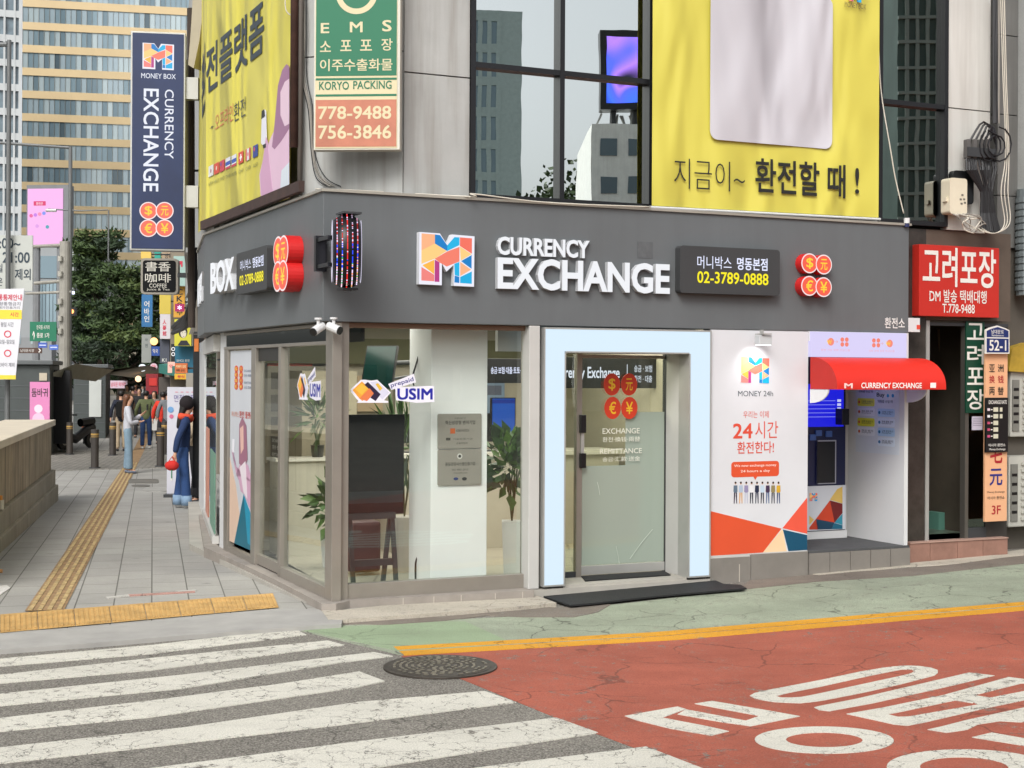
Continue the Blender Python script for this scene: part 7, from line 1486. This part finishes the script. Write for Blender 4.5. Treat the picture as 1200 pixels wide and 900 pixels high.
    if hairlen > .1: J += [((0, -.085, 1.50-hairlen*.5), .095, .05), ((0, -.095, 1.50-hairlen), .08, .035)]; E += [(2, 3), (3, 4)]
    vs, fs = skin([(lz(p), a, b) for p, a, b in J], E, 1); mb = MB(); mb.add([W(v) for v in vs], fs, hm); mb.build('hair', t, smooth=True)
    if hat: mb = MB(); mb.ball(W(lz((0, -.01, 1.60))), .115*sc, hat, sc=(1, 1, 1.05)); mb.build('hat', t, smooth=True)
    if hood: J = [((-.11, .05, 1.40), .035, .04), ((0, .09, 1.34), .045, .07), ((.11, .05, 1.40), .035, .04), ((.09, -.09, 1.40), .045, .06), ((-.09, -.09, 1.40), .045, .06)]; vs, fs = skin([(lz(p), a, b) for p, a, b in J], [(0, 1), (1, 2), (2, 3), (3, 4), (4, 0)], 1); mb = MB(); mb.add([W(v) for v in vs], fs, hood); mb.build('scarf', t, smooth=True)
    # shoes
    for sd in (-1, 1):
        vs, fs = skin([(((sd*.09), sd*stride-.05, .045), .042, .042), ((sd*.09, sd*stride+.06, .042), .045, .036), ((sd*.09, sd*stride+.15, .032), .035, .026)], [(0, 1), (1, 2)], 1); mb = MB(); mb.add([W(v) for v in vs], fs, shoes or SHOEK); mb.build('shoe', t, smooth=True)
    return t, W, lz
def fab(n, c, **k): return pm('cloth_'+n, c, .85, var=.12, scale=14, bump=.15, **k)
RIGHT = R(-90)
# woman in denim with orange scarf
t, W, lz = person(gp(213.5, 595.5, .03), R(-75), 1.60, 'woman in blue denim with a dark hat and orange scarf standing by the white pilaster', fab('denim', '1c3158'), fab('denim2', '2a4878'), hairlen=.3, shoes=SHOEW, wide=.022, stride=.06, hat=pm('hat_black', '1c1518', .9, var=.2, scale=20), hood=fab('orange', 'cf4a2c'), lean=.10, cuff=fab('light_denim', '7f99b3'),
  arms=((-.24, .05, .78, -.25, -.04, 1.06), (.26, -.12, .80, .27, -.10, 1.06)))
c_ = gp(213.5, 596.5, .03); hb = W((.27, -.13, .73))+Vector((.03, .03, 0)); t2 = thing('handbag', 'small bright red handbag with a hanging charm held by the woman in denim', 'bag', hb-Z*.12); mb = MB(); mb.ball(hb-Z*.06+Vector((-.06, -.05, 0)), .095, fab('redbag', 'c0261f'), sc=(1.1, .7, .8)); mb.build('bag_body', t2, smooth=True); mb = MB(); mb.tube([hb+Vector((-.12, -.05, -.02)), hb+Vector((-.06, -.04, .07)), hb+Vector((.0, -.05, -.02))], .008, fab('redbag', 'c0261f'), 6); mb.build('handle', t2); mb = MB(); mb.tube([hb+Vector((-.05, -.1, -.12)), hb+Vector((-.05, -.1, -.24))], .01, P('3f7a5a'), 6); mb.tube([hb+Vector((-.05, -.1, -.24)), hb+Vector((-.05, -.1, -.27))], .018, P('d8d8d0'), 6); mb.build('charm', t2)
person(gp(229.5, 590, .03), R(80), 1.58, 'person in a beige coat with red front standing behind the woman in denim', fab('beige', 'b5a48c'), fab('black', '1a1a1d'), hairlen=.2, coat=.1, hood=fab('red3', 'b83224'), arms=((-.20, .20, 1.0, -.25, .0, 1.08), (.20, .2, 1.0, .25, 0, 1.08)))
person(gp(150, 555, .03), R(-78), 1.66, 'woman with long brown hair, pale grey hoodie and light jeans looking at her phone', fab('pale_grey', 'b3b4bb'), fab('light_jeans', '6f8594'), hair=HAIRB, hairlen=.42, wide=.02, stride=.03, shoes=pm('shoe_grey', '5f6675', .6), arms=((-.10, .30, 1.24, -.23, .08, 1.08), (.08, .26, 1.08, .24, .05, 1.05)))
b_ = gp(150, 555, .03); mb = MB(); ph = b_+rm(R(-78))@Vector((-.10, .36, 1.30)); mb.box(ph, Vector((.02, .0, 0)), Vector((0, .075, 0)), Z*.13, M_BLACK); tag(mb.build('phone'), 'dark phone held up by the long haired woman', 'phone')
person(gp(171, 526, .03), R(10), 1.66, 'person in an olive green jacket, blue jeans and white shoes walking away', fab('olive', '5a6140'), fab('blue_jeans', '223a63'), hairlen=.05, shoes=SHOEW, stride=.12, coat=.02, arms=((-.27, .06, .86, -.27, -.05, 1.10), (.27, -.02, .86, .28, -.06, 1.10)))
t3 = gp(180.5, 521, .03); mb = MB(); mb.box(t3+Vector((-.12, 0, .42)), Vector((.24, 0, 0)), Vector((0, .12, 0)), Z*.34, P('c4c2bf', .6)); mb.tube([t3+Vector((-.06, .06, .76)), t3+Vector((0, .06, .98)), t3+Vector((.06, .06, .76))], .01, P('8a8a86'), 6); tag(mb.build('shopping_bag', bevel=.01), 'white paper shopping bag carried beside the person in olive green', 'bag')
person(gp(191, 531, .03), R(5), 1.64, 'person in a bright red jacket and black trousers seen from behind', fab('red', 'c8321f'), fab('black2', '202024'), hairlen=.05, stride=.08, coat=.03)
person(gp(141.5, 529, .03), R(20), 1.68, 'person in dark navy with a black backpack and beige trousers behind the bollard', fab('navy', '1b2030'), fab('beige_tr', 'a3927a'), hairlen=.03, stride=.06, coat=.04)
bk = gp(141.5, 529, .03); mb = MB(); mb.slab(Plane(bk+rm(R(20))@Vector((0, -.13, 0)), rm(R(20))@Vector((1, 0, 0))), rrect(-.15, .95, .15, 1.38, .07), -.02, .14, M_BLACK); tag(mb.build('backpack', bevel=.03), 'black backpack on the person in dark navy', 'backpack')
# crowd farther away: each an individual copy-free figure with its own colours
cols = [('patterned grey coat', '6d6660', '2a2a2e'), ('black coat', '1f1f22', '1f2126'), ('dark coat and pale mask', '24262c', '33333a'), ('brown jacket', '5b4636', '2b2d33'), ('cream sweater', 'b3a78f', '3a3f4d'), ('dark green coat', '2c3a30', '22252a'), ('dusty pink jacket', 'a87b80', '2a2a33'), ('white shirt', 'bdbdbb', '2c3340'), ('navy jacket', '232c48', '26262b'), ('grey hoodie', '6b6e72', '2f3136')]
spots = [(180.5, 43, 0), (163, 47, 0), (171, 50, 1), (155.5, 49, 1), (148.5, 52, 0), (186, 52, 1), (159, 56, 0), (167, 60, 1), (176, 58, 0), (197, 38, 1)]
for i, ((x, D, f), (n_, c1, c2)) in enumerate(zip(spots, cols)):
    b_ = at(x, 500, D); b_.z = gz(b_)+.03
    person(b_, R(180 if f == 0 else 5), 1.6+.02*(i % 5), 'distant pedestrian in a %s in the crowd down the street' % n_, fab('c%d' % i, c1), fab('d%d' % i, c2), hairlen=.05 if i % 2 else .25, stride=.1, coat=.06*(i % 3), group='crowd down the street', lowpoly=True)
# ---------- what the upper windows reflect: buildings across the road
def refl(px_, py_, dist):     # point seen mirrored in the upper window plane
    P0 = PL(0, .19); r = ray(px_, py_); t_ = (P0.o-EYE).dot(P0.n)/r.dot(P0.n); h_ = EYE+r*t_; rd = r-P0.n*2*r.dot(P0.n); return h_+rd*(dist/rd.xy.length)
def rplane(xa, xb, dist):
    A_, B_ = refl(xa, 150, dist), refl(xb, 150, dist); A_.z = B_.z = 0; r = (A_-B_).normalized()   # seen from the shop the order flips
    return Plane(B_, r), (A_-B_).length
def rz(x, y, dist): return refl(x, y, dist).z
PLN, W_ = rplane(553, 611, 150); t = thing('office_tower', 'gridded grey office tower across the road, mirrored in the upper window', 'building', PLN.o); mb = MB(); zt3 = rz(580, 76, 150)
mb.on(PLN, W_*.42, -.3, W_, zt3+6, -10, -.2, PANES[0]); mb.on(PLN, 0, -.3, W_*.42, zt3+6, -10, 0, pm('refl_wall', 'a9bab8', .6))
for k in range(14): mb.on(PLN, W_*.42, zt3+6-k*3.6-1, W_, zt3+6-k*3.6, -.2, 0, MATS['refl_wall'])
for k in range(4): mb.on(PLN, W_*(.42+k*.19), -.3, W_*(.42+k*.19)+.5, zt3+6, -.2, .05, MATS['refl_wall'])
mb.build('wall', t)
PLN, W_ = rplane(693, 790, 55); zt4, zb4 = rz(700, 145, 55), -.3; t = thing('rooftop_block', 'white block with small windows across the road, mirrored in the upper window', 'building', PLN.o); mb = MB(); mb.on(PLN, 0, zb4, W_, zt4, -10, 0, pm('refl_white', 'e6e8e4', .6, streak=.2)); mb.build('wall', t)
for xx in (704, 736, 768):
    for yy in (163, 207): mb = MB(); a_ = refl(xx, yy, 55); b2_ = refl(xx+19, yy+20, 55); ra = (a_-PLN.o).dot(PLN.r); rb = (b2_-PLN.o).dot(PLN.r); mb.on(PLN, min(ra, rb), b2_.z, max(ra, rb), a_.z, .01, .05, PANES[4]); mb.build('window', t)
mb = MB()
for i in range(16): a = W_*(.05+.9*rng.random()); mb.tube([PLN.pt(a, zt4, -1), PLN.pt(a+rng.uniform(-.3, .3), zt4+rng.uniform(.3, 1.1), -1)], .06, M_STEEL, 5)
mb.build('roof_rail', t)
zs0, zs1 = rz(720, 128, 55), rz(720, 35, 55); a_ = (refl(703, 100, 55)-PLN.o).dot(PLN.r); t = thing('led_screen', 'blue LED screen on the roof across the road, mirrored in the upper window', 'LED screen', PLN.pt(0, zs0)); mb = MB(); mb.on(PLN, 0, zs0, a_, zs1, -1, 0, M_BLACK); mb.build('housing', t)
m_, nt_, b__ = newmat('screen_art'); v_ = coords(nt_, kind='World'); c__ = ramp(nt_, noise(nt_, v_, .28, 2, .5, .8), [(.34, '101838'), (.42, '1d3aa8'), (.5, '3a63e8'), (.60, '4a5af0'), (.67, 'a070e8'), (.74, '15152a')]); nt_.links.new(c__, b__.inputs['Emission Color']); b__.inputs['Emission Strength'].default_value = 1.6; b__.inputs['Base Color'].default_value = (.02, .02, .03, 1)
mb = MB(); mb.on(PLN, .3, zs0+.3, a_-.3, zs1-.3, .0, .05, m_); mb.build('screen', t); mb = MB()
for k in (.2, .5, .8): mb.tube([PLN.pt(a_*k, zt4-.1, -.6), PLN.pt(a_*k, zs0+.1, -.6)], .15, M_DG, 6)
mb.build('support_post', t)
def hill(px_, dist, rx, rzz, label, seed):
    c = refl(px_, 220, dist); c.z = -.3; rg = random.Random(seed); mb = MB()
    t = thing('broadleaf_tree', label, 'tree', c, 'trees across the road'); mb.tube([c, c+Z*rzz*.7], .3, BARK, 8, r1=.12); mb.build('trunk', t); mb = MB()
    for j in range(5000):
        d = Vector((rg.gauss(0, 1), rg.gauss(0, 1), rg.gauss(0, 1))).normalized(); f = .55+.45*rg.random(); lump = 1+.18*math.sin(d.x*7+seed)+.15*math.sin(d.z*9+d.y*5); p_ = c+Z*rzz*.62+Vector((d.x*rx, d.y*rx, d.z*rzz*.42))*f*lump; u_ = Vector((rg.gauss(0, 1), rg.gauss(0, 1), rg.gauss(0, 1))).normalized(); s_ = u_.orthogonal().normalized(); l = rg.uniform(.3, .75); mb.add([p_, p_+u_*l*.5+s_*l*.3, p_+u_*l, p_+u_*l*.5-s_*l*.3], [(0, 1, 2, 3)], NEED[rg.choice((0, 1, 1, 3))])
    mb.build('crown', t)
hill(640, 85, 4.5, 13, 'broad green tree across the road, mirrored in the upper window, nearer the tower', 1); hill(672, 90, 5, 15.5, 'broad green tree across the road, mirrored beside the white block', 2); hill(610, 95, 4, 10.5, 'lower green tree across the road, mirrored below the tower', 3)
# long low row of shops across the road so the shop glass has a street to reflect
for i, (x0_, w_, h_, c) in enumerate(((-34, 12, 7, '8b8478'), (-21, 10, 9, '9c978c'), (16, 14, 8, '857d72'), (31, 16, 10, 'a09a90'))):
    o_ = Vector((x0_, -24-(i % 2), -.3)); t = thing('roadside_building', ['tan shop block across the road, leftmost behind the camera', 'grey beige shop block across the road behind the camera', 'brown shop block across the road right of the camera', 'pale shop block across the road, farthest right of the camera'][i], 'building', o_)
    pl = Plane(o_, (1, 0, 0), Z); pl = Plane(o_+Vector((w_, 0, 0)), (-1, 0, 0)); mb = MB(); mb.on(pl, 0, 0, w_, h_, -6, 0, pm('road_'+c, c, .7, var=.1, scale=.6)); mb.build('wall', t)
    for j in range(int(h_//3)):
        for k in range(int(w_//2.4)): mb = MB(); mb.on(pl, .5+k*2.4, .9+j*3, 2.3+k*2.4, 2.5+j*3, .01, .06, PANES[rng.randrange(5)]); mb.build('window', t)

PLN, W_ = rplane(1052, 1125, 45); t = thing('glass_block', 'greenish glass block across the road, mirrored in the right upper window', 'building', PLN.o); mb = MB(); mb.on(PLN, 0, -.3, W_, 26, -8, 0, pm('refl_green', '5f736c', .5, var=.2, scale=.5))
for k in range(26): mb.on(PLN, 0, k*1.0, W_, k*1.0+.12, 0, .15, pm('refl_slab', 'a3b0a8', .5))
for k in range(6): mb.on(PLN, W_*k/6, 0, W_*k/6+.15, 26, 0, .12, MATS['refl_slab'])
mb.build('wall', t)
# ---------- world, sun, camera
w = bpy.data.worlds.new('World'); scene.world = w; w.use_nodes = True; nt = w.node_tree
bg = nt.nodes['Background']; sky = nt.nodes.new('ShaderNodeTexSky'); sky.sky_type = 'NISHITA'; sky.sun_disc = False
SE, SA = R(42), R(195)      # azimuth clockwise from +Y
sky.sun_elevation = SE; sky.sun_rotation = SA; sky.air_density = 1.0; sky.dust_density = 4; sky.ozone_density = 1
hs = nt.nodes.new('ShaderNodeHueSaturation'); hs.inputs['Saturation'].default_value = .22
nt.links.new(sky.outputs[0], hs.inputs['Color']); nt.links.new(hs.outputs[0], bg.inputs[0]); bg.inputs[1].default_value = .15
sl = bpy.data.lights.new('sun', 'SUN'); sl.energy = 1.5; sl.angle = R(25); sl.color = (1, .98, .95)
so = bpy.data.objects.new('sun', sl); COL.objects.link(so)
sd = Vector((math.sin(SA)*math.cos(SE), math.cos(SA)*math.cos(SE), math.sin(SE)))
so.rotation_euler = sd.to_track_quat('Z', 'Y').to_euler(); so.location = (0, -5, 20); so['kind'] = 'structure'
cam = bpy.data.cameras.new('camera'); co = bpy.data.objects.new('camera', cam); COL.objects.link(co); scene.camera = co
cam.sensor_width = 36; cam.lens = FPX/1200*36; cam.shift_y = (CY-450)/1200*1.0; cam.clip_end = 1500; cam.clip_start = .1
co.matrix_world = Matrix.Translation(EYE) @ Matrix.Rotation(R(90), 4, 'X') @ Matrix.Rotation(ROLL, 4, 'Z')
vs = scene.view_settings; vs.view_transform = 'Standard'; vs.look = 'None'; vs.exposure = EXPO; vs.gamma = 1; vs.use_curve_mapping = False
scene.render.engine = 'CYCLES'; scene.cycles.use_denoising = True; scene.cycles.max_bounces = 8; scene.cycles.transparent_max_bounces = 16
scene.cycles.sample_clamp_indirect = 5; scene.cycles.caustics_reflective = False; scene.cycles.caustics_refractive = False
